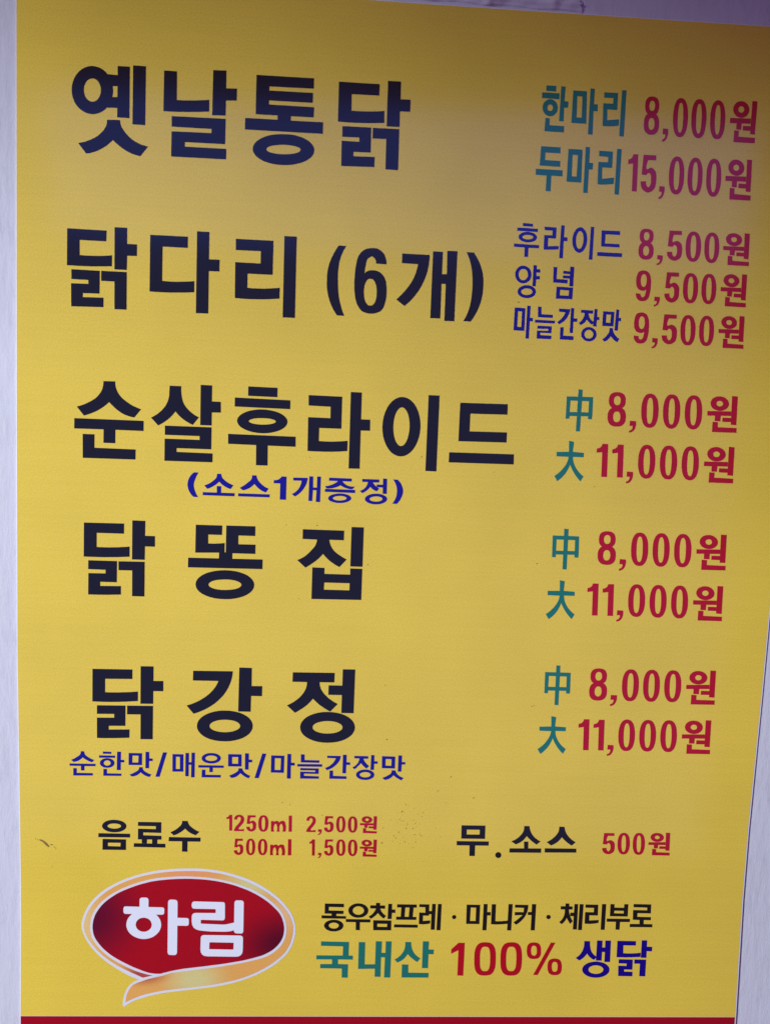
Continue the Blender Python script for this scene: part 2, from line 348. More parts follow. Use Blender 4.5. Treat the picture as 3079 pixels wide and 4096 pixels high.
INK_LABEL = {'ink_teal': 'teal', 'ink_red': 'red', 'ink_blue': 'blue', 'ink_royal': 'royal blue', 'ink_black': 'black'}
PARTS = json.loads('''[["dish_name","ink_black",1,"",[[[706,7323,704,7293,697,7264,686,7237,671,7212,653,7190,631,7172,608,7159,582,7150,556,7146,530,7148,504,7155,480,7167,459,7183,440,7203,425,7227,414,7254,407,7282,405,7312,407,7342,414,7370,425,7398,440,7423,458,7444,480,7462,503,7475,529,7484,555,7488,581,7486,606,7479,630,7468,652,7452,670,7431,686,7408,697,7381,704,7353],[617,7320,616,7301,611,7284,604,7268,594,7254,582,7244,569,7237,556,7235,542,7236,529,7242,517,7251,507,7264,500,7279,495,7297,493,7315,495,7334,499,7351,507,7367,516,7381,528,7391,541,7397,555,7400,569,7399,582,7393,594,7384,604,7371,611,7355,616,7338]],[[647,7437,738,7434,738,7355,698,7354]],[[698,7276,739,7279,736,7201,658,7199,679,7239]],[[739,7498,827,7498,826,7133,737,7134]],[[851,7509,944,7508,942,7089,849,7090]],[[663,7113,758,7115,758,7109,759,7103,759,7097,760,7092,762,7086,765,7076,770,7066,775,7057,782,7048,788,7039,797,7027,808,7016,819,7005,830,6995,843,6985,854,6978,866,6970,879,6964,892,6958,905,6952,916,6948,928,6945,940,6942,953,6939,965,6937,908,6865,893,6867,878,6870,864,6874,849,6878,836,6883,820,6890,805,6897,790,6906,776,6915,762,6924,750,6933,739,6942,728,6951,717,6960,707,6970,697,6961,688,6952,678,6943,668,6934,658,6926,644,6917,631,6908,617,6899,603,6892,588,6885,573,6879,558,6874,543,6869,527,6865,511,6863,453,6934,468,6938,483,6942,498,6946,512,6951,526,6957,541,6963,555,6970,569,6977,583,6986,596,6995,606,7003,616,7012,625,7022,634,7032,642,7042,647,7050,651,7059,656,7067,659,7076,661,7085,662,7090,663,7096,663,7101,663,7107]],[[1077,7486,1171,7485,1172,7282,1189,7282,1206,7282,1223,7282,1240,7283,1257,7283,1288,7285,1319,7287,1349,7290,1380,7293,1411,7297,1411,7213,1380,7210,1350,7207,1319,7205,1289,7203,1259,7201,1222,7200,1185,7198,1148,7197,1112,7197,1075,7197]],[[1437,7510,1533,7511,1534,7385,1614,7388,1613,7302,1534,7299,1533,7191,1434,7188]],[[1137,7165,1534,7167,1533,6985,1236,6984,1236,6951,1542,6951,1542,6875,1136,6875,1137,7056,1431,7059,1431,7089,1137,7090]],[[1756,7494,2183,7494,2183,7420,1853,7417,1853,7388,2178,7389,2177,7318,1853,7317,1853,7288,2189,7287,2188,7214,2018,7213,2018,7181,2259,7182,2260,7099,1678,7099,1679,7182,1919,7182,1918,7213,1756,7213]],[[2199,6977,2196,6957,2187,6937,2171,6919,2148,6903,2121,6888,2088,6876,2052,6866,2013,6860,1972,6857,1930,6857,1891,6861,1854,6868,1821,6878,1793,6891,1770,6906,1754,6923,1743,6941,1739,6962,1742,6982,1752,7001,1768,7019,1790,7036,1818,7050,1850,7063,1886,7072,1924,7078,1966,7081,2008,7081,2047,7078,2083,7071,2116,7061,2144,7048,2167,7033,2184,7016,2195,6998],[2097,6974,2094,6966,2085,6958,2070,6951,2050,6945,2026,6940,1999,6937,1970,6935,1940,6935,1913,6936,1888,6940,1868,6944,1853,6950,1844,6957,1841,6965,1843,6973,1853,6981,1867,6988,1887,6994,1911,6998,1938,7002,1968,7004,1998,7004,2025,7002,2049,6999,2069,6995,2084,6989,2094,6982]],[[2369,7481,2674,7480,2673,7398,2467,7397,2468,7278,2488,7277,2507,7277,2527,7277,2546,7277,2566,7278,2596,7279,2626,7281,2656,7283,2686,7286,2716,7290,2718,7204,2688,7201,2658,7199,2628,7197,2598,7195,2568,7194,2529,7193,2489,7192,2450,7192,2410,7193,2370,7194]],[[2736,7508,2834,7508,2835,7381,2911,7382,2911,7295,2834,7293,2835,7180,2737,7179]],[[2405,7163,2622,7164,2624,6982,2494,6981,2495,6949,2656,6952,2655,6878,2405,6873,2403,7057,2536,7056,2535,7087,2406,7086]],[[2634,7163,2834,7164,2836,6865,2740,6865,2738,7087,2634,7086]]]],
["dish_name","ink_black",1,"",[[[373,6315,664,6312,662,6233,465,6234,465,6124,482,6123,499,6122,516,6122,534,6122,551,6122,582,6123,613,6124,643,6126,674,6129,705,6133,704,6052,673,6050,643,6048,612,6047,582,6045,551,6044,515,6044,479,6043,443,6043,407,6044,371,6044]],[[723,6340,816,6340,816,6222,890,6222,889,6136,817,6135,815,6030,723,6030]],[[404,6017,614,6014,613,5845,489,5844,489,5814,643,5817,643,5746,403,5742,402,5913,530,5914,530,5943,404,5944]],[[625,6015,815,6014,815,5735,725,5735,724,5940,625,5941]],[[987,6297,1268,6297,1268,6214,1080,6215,1079,5962,1096,5961,1113,5960,1130,5960,1147,5959,1165,5959,1196,5960,1227,5962,1258,5964,1290,5967,1321,5971,1321,5888,1297,5886,1272,5884,1247,5882,1222,5881,1197,5880,1155,5878,1112,5877,1070,5877,1028,5877,986,5879]],[[1336,6340,1428,6339,1428,6138,1508,6138,1507,6051,1428,6050,1429,5734,1336,5733]],[[1627,6299,1910,6298,1910,6045,1720,6045,1721,5939,1740,5939,1758,5938,1777,5938,1796,5938,1814,5938,1845,5939,1875,5941,1905,5944,1936,5947,1966,5951,1966,5870,1936,5867,1906,5864,1876,5861,1846,5859,1816,5858,1779,5857,1741,5856,1703,5856,1666,5857,1628,5859,1626,6126,1817,6125,1817,6216,1628,6216]],[[1992,6337,2085,6337,2087,5730,1994,5730]],[[2405,6287,2462,6286,2453,6270,2444,6254,2437,6238,2430,6222,2424,6205,2419,6186,2414,6167,2411,6147,2409,6127,2407,6106,2406,6086,2406,6066,2406,6045,2407,6025,2408,6004,2409,5982,2411,5960,2413,5938,2416,5916,2420,5894,2426,5867,2434,5841,2442,5815,2452,5789,2463,5763,2408,5763,2396,5779,2386,5794,2376,5810,2367,5827,2359,5844,2351,5862,2345,5880,2339,5899,2334,5918,2330,5937,2327,5956,2325,5975,2324,5994,2323,6013,2323,6032,2323,6052,2324,6073,2326,6094,2330,6114,2334,6134,2338,6151,2344,6167,2350,6183,2357,6199,2364,6214,2371,6229,2379,6244,2387,6259,2396,6273]],[[2774,6164,2694,6166,2694,6174,2693,6182,2691,6190,2688,6196,2683,6202,2680,6206,2675,6210,2671,6214,2666,6216,2661,6218,2655,6217,2648,6214,2641,6209,2635,6204,2629,6199,2624,6191,2621,6182,2619,6172,2617,6162,2615,6152,2613,6139,2611,6126,2609,6113,2609,6100,2608,6087,2613,6092,2617,6097,2622,6101,2627,6105,2633,6108,2640,6111,2648,6113,2656,6114,2665,6115,2673,6115,2685,6114,2697,6113,2709,6109,2720,6105,2730,6100,2739,6092,2748,6084,2756,6074,2762,6063,2768,6052,2774,6038,2777,6022,2779,6006,2781,5990,2782,5974,2782,5956,2783,5939,2782,5921,2780,5903,2777,5886,2773,5872,2769,5857,2764,5842,2757,5829,2748,5817,2736,5807,2720,5799,2703,5793,2685,5789,2668,5788,2653,5788,2637,5790,2622,5794,2607,5799,2595,5807,2585,5815,2577,5825,2569,5837,2562,5849,2556,5860,2550,5877,2545,5894,2542,5911,2540,5929,2537,5947,2535,5966,2534,5985,2533,6004,2533,6023,2533,6041,2534,6062,2535,6083,2536,6103,2538,6124,2541,6144,2544,6160,2546,6176,2549,6191,2554,6206,2560,6220,2566,6229,2572,6238,2579,6246,2587,6254,2595,6261,2605,6267,2616,6271,2627,6275,2639,6277,2651,6279,2662,6280,2674,6281,2686,6280,2697,6279,2707,6276,2717,6271,2726,6266,2734,6259,2742,6252,2749,6245,2754,6238,2758,6230,2762,6222,2765,6214,2768,6206,2770,6198,2772,6190,2773,6181,2774,6173],[2707,5952,2707,5932,2706,5914,2703,5898,2699,5884,2694,5872,2687,5862,2680,5855,2671,5850,2661,5849,2651,5849,2642,5853,2635,5860,2627,5869,2621,5880,2616,5894,2612,5910,2610,5927,2608,5948,2608,5968,2610,5986,2613,6002,2617,6016,2622,6028,2628,6037,2636,6045,2644,6049,2654,6051,2664,6050,2673,6046,2681,6040,2688,6031,2694,6019,2699,6006,2703,5990,2706,5973]],[[2892,6251,3102,6250,3102,6232,3102,6215,3100,6197,3099,6180,3096,6163,3093,6143,3089,6124,3084,6104,3078,6085,3072,6067,3062,6043,3051,6019,3039,5996,3026,5974,3011,5953,2996,5932,2980,5912,2962,5893,2943,5875,2923,5857,2859,5904,2876,5920,2892,5936,2908,5953,2923,5971,2937,5989,2948,6004,2959,6020,2969,6037,2978,6053,2986,6070,2992,6083,2996,6096,3001,6109,3005,6122,3008,6135,3010,6143,3012,6152,3013,6160,3015,6168,3016,6177,2892,6179]],[[3128,6278,3203,6278,3203,6111,3241,6112,3237,6287,3315,6288,3314,5759,3237,5759,3236,6038,3203,6038,3204,5775,3127,5775]],[[3386,6285,3442,6285,3453,6271,3463,6257,3472,6243,3481,6228,3489,6213,3497,6196,3504,6179,3510,6162,3515,6145,3520,6127,3522,6111,3525,6096,3526,6080,3527,6064,3528,6048,3528,6025,3527,6003,3526,5980,3523,5958,3519,5936,3515,5918,3510,5900,3504,5882,3498,5864,3491,5847,3482,5829,3473,5812,3464,5795,3453,5778,3442,5762,3384,5763,3393,5778,3401,5794,3409,5811,3415,5827,3421,5844,3426,5862,3431,5882,3434,5901,3437,5921,3439,5940,3441,5961,3442,5982,3443,6002,3443,6023,3443,6044,3442,6061,3441,6079,3440,6096,3438,6114,3436,6131,3433,6149,3430,6166,3426,6183,3421,6200,3416,6217,3411,6231,3405,6245,3399,6259,3393,6272]]]],
["dish_name","ink_black",1,"",[[[644,5192,734,5193,734,5185,734,5177,735,5169,736,5161,737,5154,741,5139,747,5125,753,5112,761,5099,770,5087,780,5075,793,5063,806,5053,820,5043,834,5033,852,5022,871,5012,890,5004,910,4996,931,4989,880,4924,862,4926,844,4930,827,4935,810,4941,794,4948,781,4955,768,4964,755,4973,742,4983,730,4993,722,5001,713,5009,704,5017,696,5026,688,5034,679,5025,671,5017,662,5009,652,5001,643,4994,631,4985,618,4977,606,4969,593,4962,580,4955,564,4948,548,4941,532,4935,515,4929,499,4924,445,4991,463,4996,481,5002,498,5009,515,5017,532,5026,546,5033,560,5042,574,5051,587,5061,599,5072,607,5082,615,5092,623,5103,629,5114,634,5125,637,5133,639,5141,641,5149,643,5158,644,5166,644,5171,645,5176,645,5181,645,5187]],[[427,4902,951,4901,951,4823,737,4824,737,4721,647,4721,648,4824,426,4823]],[[490,4784,579,4784,579,4681,892,4679,891,4601,491,4600]],[[1145,5177,1233,5177,1233,5165,1233,5153,1233,5141,1234,5129,1235,5118,1238,5102,1241,5086,1244,5071,1249,5056,1256,5042,1263,5030,1272,5018,1281,5008,1291,4997,1302,4988,1315,4977,1328,4968,1341,4959,1356,4951,1371,4944,1324,4884,1308,4891,1293,4899,1278,4907,1264,4916,1251,4925,1238,4935,1225,4946,1213,4958,1202,4970,1191,4983,1184,4973,1177,4964,1170,4955,1162,4946,1154,4937,1147,4930,1139,4923,1131,4916,1123,4910,1115,4904,1104,4896,1094,4889,1083,4883,1072,4876,1061,4870,1006,4929,1021,4936,1035,4945,1049,4954,1062,4964,1074,4975,1085,4985,1095,4996,1105,5008,1114,5020,1121,5033,1126,5044,1131,5055,1135,5066,1138,5078,1140,5090,1142,5099,1143,5109,1143,5119,1143,5128,1144,5138,1144,5146,1144,5154,1145,5162,1145,5169]],[[1381,5193,1468,5192,1468,5070,1536,5069,1538,4987,1469,4985,1469,4885,1382,4885]],[[1113,4871,1469,4871,1469,4701,1204,4701,1204,4672,1480,4670,1480,4601,1112,4600,1112,4771,1379,4771,1378,4800,1113,4800]],[[1744,5196,1968,5194,1968,5122,1744,5124]],[[1643,5107,2069,5102,2069,5034,1643,5038]],[[2051,4936,2048,4920,2040,4904,2026,4889,2007,4876,1983,4864,1956,4855,1925,4847,1893,4842,1859,4840,1825,4841,1792,4845,1762,4851,1734,4860,1710,4871,1690,4883,1676,4898,1667,4913,1663,4929,1666,4945,1674,4960,1688,4975,1707,4988,1731,5000,1758,5010,1789,5017,1821,5022,1855,5024,1888,5023,1921,5019,1952,5013,1980,5005,2004,4994,2024,4981,2038,4967,2048,4952],[1961,4934,1959,4928,1951,4923,1939,4918,1923,4914,1903,4910,1881,4908,1857,4907,1834,4907,1812,4909,1792,4911,1775,4915,1763,4920,1755,4925,1752,4930,1755,4936,1762,4941,1775,4946,1791,4951,1811,4954,1833,4956,1856,4957,1880,4957,1902,4956,1922,4953,1938,4949,1951,4945,1959,4940]],[[1597,4826,2117,4823,2118,4745,1903,4746,1905,4591,1816,4591,1814,4747,1598,4749]],[[2209,5148,2468,5146,2469,4898,2297,4898,2297,4797,2313,4796,2329,4796,2344,4795,2360,4795,2376,4795,2405,4796,2434,4798,2463,4800,2492,4803,2521,4807,2521,4727,2492,4724,2464,4721,2435,4719,2407,4717,2378,4716,2345,4715,2312,4715,2278,4715,2245,4715,2212,4717,2210,4978,2382,4977,2381,5065,2211,5068]],[[2534,5185,2619,5184,2620,4977,2691,4977,2693,4891,2620,4890,2622,4592,2536,4591]],[[3087,4938,3085,4897,3079,4858,3068,4821,3054,4787,3036,4758,3015,4734,2992,4716,2967,4704,2941,4700,2915,4702,2889,4712,2865,4728,2844,4751,2825,4779,2810,4811,2798,4847,2791,4886,2788,4926,2790,4967,2796,5006,2807,5043,2821,5076,2839,5105,2860,5129,2883,5147,2908,5158,2934,5163,2960,5160,2985,5151,3009,5135,3031,5113,3049,5085,3065,5053,3076,5017,3084,4978],[3001,4934,3000,4901,2995,4869,2988,4840,2979,4816,2967,4797,2954,4785,2939,4781,2925,4784,2912,4795,2899,4813,2889,4836,2881,4864,2876,4896,2874,4930,2875,4963,2879,4995,2886,5024,2896,5048,2908,5066,2921,5078,2935,5082,2949,5079,2963,5068,2975,5051,2986,5028,2994,4999,2999,4968]],[[3140,5185,3226,5185,3226,4592,3139,4593]],[[3390,5136,3765,5139,3766,5057,3474,5054,3474,4916,3770,4919,3770,4839,3389,4836]],[[3321,4747,3834,4749,3836,4669,3320,4667]]]],
["dish_name","ink_black",1,"",[[[501,4099,808,4101,808,4021,599,4021,599,3911,619,3910,639,3910,658,3910,678,3910,697,3910,728,3912,759,3913,790,3916,821,3918,852,3922,852,3841,821,3839,790,3837,759,3835,728,3834,698,3833,658,3831,619,3831,579,3831,540,3831,500,3832]],[[871,4128,971,4127,970,4010,1046,4010,1047,3926,970,3926,969,3820,871,3820]],[[535,3804,756,3804,755,3636,627,3636,627,3604,787,3607,787,3539,765,3538,742,3537,720,3536,697,3535,675,3534,647,3534,619,3533,591,3533,563,3533,535,3533,536,3703,668,3704,668,3732,535,3734]],[[767,3803,969,3805,969,3529,874,3529,873,3733,768,3732]],[[1360,4110,1565,4110,1564,4035,1457,4035,1458,3965,1470,3965,1482,3965,1494,3965,1506,3965,1518,3966,1532,3967,1545,3968,1559,3969,1572,3971,1586,3972,1586,3896,1359,3889]],[[1596,4111,1822,4112,1822,4035,1691,4035,1692,3966,1826,3967,1826,3893,1596,3893]],[[1544,3899,1647,3900,1647,3841,1543,3842]],[[1305,3848,1884,3851,1884,3774,1304,3771]],[[1823,3645,1820,3624,1810,3604,1794,3586,1772,3569,1744,3554,1712,3542,1676,3533,1637,3527,1596,3525,1554,3526,1515,3530,1479,3538,1447,3549,1419,3562,1396,3578,1379,3596,1369,3616,1365,3637,1368,3658,1378,3678,1394,3696,1416,3713,1444,3728,1476,3739,1511,3748,1550,3754,1591,3757,1633,3756,1672,3752,1708,3744,1741,3733,1769,3720,1791,3704,1808,3686,1819,3666],[1723,3643,1720,3634,1711,3625,1696,3616,1676,3609,1652,3604,1624,3601,1594,3599,1565,3599,1537,3602,1513,3606,1493,3613,1477,3620,1468,3629,1465,3639,1468,3648,1477,3657,1492,3666,1512,3673,1536,3678,1563,3681,1593,3683,1623,3683,1650,3680,1675,3676,1695,3669,1710,3662,1720,3653]],[[2193,4101,2517,4100,2517,4023,2403,4024,2404,4016,2405,4008,2407,4001,2409,3994,2412,3986,2417,3975,2423,3963,2430,3953,2438,3942,2447,3933,2456,3925,2466,3917,2476,3910,2487,3903,2498,3897,2507,3891,2516,3886,2525,3881,2535,3876,2544,3871,2489,3809,2473,3816,2458,3824,2444,3833,2430,3842,2416,3852,2403,3862,2391,3873,2379,3885,2367,3897,2356,3910,2349,3901,2341,3892,2333,3883,2325,3874,2316,3866,2307,3858,2297,3849,2287,3842,2277,3834,2267,3827,2258,3820,2249,3814,2240,3808,2230,3802,2221,3796,2155,3855,2168,3860,2181,3866,2193,3873,2205,3880,2216,3888,2226,3896,2236,3906,2246,3915,2255,3925,2264,3936,2271,3944,2278,3952,2285,3960,2291,3969,2296,3979,2299,3987,2302,3995,2304,4004,2306,4012,2306,4022,2193,4024]],[[2575,4131,2671,4131,2671,3816,2575,3816]],[[2276,3800,2371,3799,2372,3751,2576,3751,2575,3800,2670,3800,2670,3549,2276,3546],[2373,3681,2574,3681,2574,3624,2371,3624]]]],
["dish_name","ink_black",1,"",[[[570,2938,881,2940,881,2862,669,2859,669,2751,689,2750,709,2750,730,2750,750,2751,770,2751,801,2753,832,2754,863,2756,895,2759,926,2762,926,2684,895,2681,864,2679,833,2676,802,2675,771,2673,730,2672,690,2671,650,2671,610,2672,570,2673]],[[945,2968,1046,2969,1046,2851,1124,2852,1124,2768,1046,2767,1046,2663,946,2662]],[[606,2643,829,2645,829,2478,699,2476,699,2446,862,2450,861,2381,840,2380,819,2379,798,2378,777,2377,756,2376,726,2375,696,2375,667,2374,637,2374,607,2375,606,2542,741,2544,741,2574,606,2572]],[[842,2645,1045,2647,1045,2372,949,2371,948,2574,842,2573]],[[1357,2941,1669,2944,1668,2929,1667,2914,1665,2900,1662,2886,1659,2872,1654,2854,1647,2836,1640,2819,1632,2801,1623,2785,1612,2767,1600,2749,1587,2733,1572,2717,1558,2702,1543,2688,1527,2674,1510,2662,1493,2650,1476,2639,1455,2627,1433,2616,1411,2606,1389,2597,1365,2589,1309,2656,1330,2663,1350,2670,1370,2679,1389,2688,1408,2698,1424,2708,1439,2718,1454,2728,1468,2740,1482,2752,1493,2762,1503,2773,1513,2784,1522,2796,1531,2809,1537,2819,1543,2829,1548,2840,1553,2851,1557,2862,1356,2861]],[[1720,2976,1819,2975,1820,2827,1905,2828,1904,2745,1818,2745,1817,2615,1718,2615]],[[1836,2498,1834,2475,1824,2453,1809,2432,1787,2414,1761,2398,1729,2385,1694,2375,1657,2368,1617,2366,1576,2367,1538,2372,1503,2380,1472,2392,1445,2407,1423,2425,1407,2445,1396,2466,1393,2489,1396,2512,1405,2534,1421,2555,1442,2573,1469,2589,1500,2602,1534,2612,1572,2619,1612,2621,1652,2620,1690,2615,1725,2607,1756,2595,1784,2580,1806,2563,1822,2543,1833,2521],[1737,2496,1734,2484,1725,2473,1711,2463,1692,2455,1669,2448,1643,2444,1615,2442,1587,2443,1561,2446,1538,2452,1519,2459,1504,2469,1495,2479,1492,2491,1495,2503,1504,2514,1518,2524,1536,2532,1559,2539,1585,2543,1613,2545,1641,2544,1667,2541,1691,2536,1710,2528,1724,2519,1733,2508]],[[2145,2947,2479,2950,2478,2871,2360,2870,2361,2861,2362,2852,2363,2844,2365,2836,2368,2828,2372,2816,2379,2804,2386,2793,2394,2782,2403,2772,2412,2763,2421,2754,2430,2745,2440,2737,2451,2730,2462,2722,2474,2714,2486,2707,2498,2701,2511,2694,2452,2630,2436,2638,2421,2647,2405,2656,2391,2666,2376,2676,2362,2686,2349,2698,2336,2709,2323,2722,2311,2734,2303,2723,2294,2712,2285,2702,2276,2692,2266,2682,2258,2674,2249,2667,2240,2660,2230,2653,2221,2646,2211,2640,2201,2633,2191,2626,2181,2620,2171,2614,2104,2674,2119,2681,2133,2689,2147,2697,2160,2705,2173,2715,2184,2724,2196,2734,2207,2745,2217,2756,2226,2768,2233,2778,2239,2788,2245,2799,2250,2810,2254,2821,2256,2830,2258,2840,2260,2849,2260,2859,2260,2869,2144,2869]],[[2543,2981,2642,2982,2641,2620,2542,2620,2542,2768,2433,2768,2434,2847,2543,2847]],[[2656,2503,2653,2480,2644,2458,2629,2437,2608,2419,2581,2402,2551,2389,2516,2379,2479,2373,2439,2370,2399,2371,2361,2376,2326,2385,2295,2397,2268,2412,2245,2430,2229,2450,2219,2471,2215,2495,2218,2518,2227,2540,2242,2560,2263,2579,2289,2595,2320,2608,2354,2618,2391,2625,2431,2627,2471,2626,2508,2621,2543,2613,2575,2601,2602,2586,2624,2568,2641,2548,2651,2527],[2556,2501,2554,2489,2545,2478,2531,2468,2513,2460,2490,2453,2464,2449,2436,2447,2408,2448,2383,2451,2360,2457,2341,2464,2326,2474,2317,2485,2314,2497,2316,2508,2325,2520,2339,2530,2357,2538,2380,2544,2405,2549,2433,2551,2461,2550,2487,2547,2510,2541,2529,2533,2544,2524,2553,2513]]]],
["portion_mark","ink_teal",1,"",[[[3936,7544,4012,7544,4012,7503,3935,7504]],[[3906,7492,4039,7492,4039,7449,3906,7450]],[[4032,7387,4031,7376,4029,7365,4026,7355,4020,7346,4014,7338,4006,7331,3997,7326,3987,7323,3977,7321,3966,7322,3956,7324,3947,7328,3938,7334,3930,7341,3924,7350,3919,7359,3916,7369,3915,7380,3915,7391,3917,7401,3921,7411,3926,7421,3933,7429,3941,7435,3950,7440,3960,7444,3970,7445,3980,7445,3990,7443,3999,7439,4008,7433,4016,7426,4022,7417,4027,7408,4030,7397],[3994,7385,3994,7379,3993,7374,3990,7369,3987,7365,3983,7362,3979,7360,3975,7359,3970,7360,3965,7361,3961,7364,3958,7367,3955,7372,3953,7377,3952,7382,3952,7388,3954,7393,3956,7397,3959,7401,3963,7405,3967,7407,3972,7407,3976,7407,3981,7406,3985,7403,3989,7399,3991,7395,3993,7390]],[[4049,7544,4083,7543,4080,7437,4110,7436,4110,7391,4080,7390,4082,7289,4047,7291]],[[3941,7308,3974,7307,3975,7256,4088,7255,4089,7209,3939,7210]],[[4143,7519,4248,7519,4257,7282,4142,7282],[4176,7479,4216,7479,4219,7323,4179,7324]],[[4275,7542,4308,7540,4307,7428,4337,7428,4338,7377,4307,7378,4310,7204,4274,7206]],[[4382,7519,4488,7519,4489,7395,4413,7396,4416,7316,4508,7328,4509,7283,4497,7281,4486,7278,4474,7276,4463,7275,4451,7274,4438,7273,4424,7272,4411,7272,4398,7272,4384,7273,4379,7439,4455,7439,4455,7481,4383,7480]],[[4518,7542,4552,7542,4552,7204,4517,7205]]]],
["portion_mark","ink_teal",1,"",[[[3920,7099,4070,7098,4071,7054,3955,7054,3956,6999,4074,6998,4075,6955,3916,6956]],[[3888,6931,4095,6930,4097,6885,4010,6886,4011,6770,3973,6771,3974,6885,3890,6886]],[[4132,7091,4240,7090,4245,6847,4130,6848],[4166,7049,4207,7048,4206,6889,4168,6890]],[[4264,7113,4297,7111,4298,6996,4328,6996,4327,6948,4298,6947,4299,6772,4264,6772]],[[4370,7090,4476,7088,4477,6967,4401,6968,4404,6883,4497,6897,4498,6850,4487,6848,4477,6846,4466,6845,4456,6844,4445,6843,4431,6841,4416,6841,4401,6840,4387,6840,4372,6841,4368,7007,4443,7007,4443,7048,4371,7049]],[[4508,7111,4543,7110,4543,6771,4508,6773]]]],
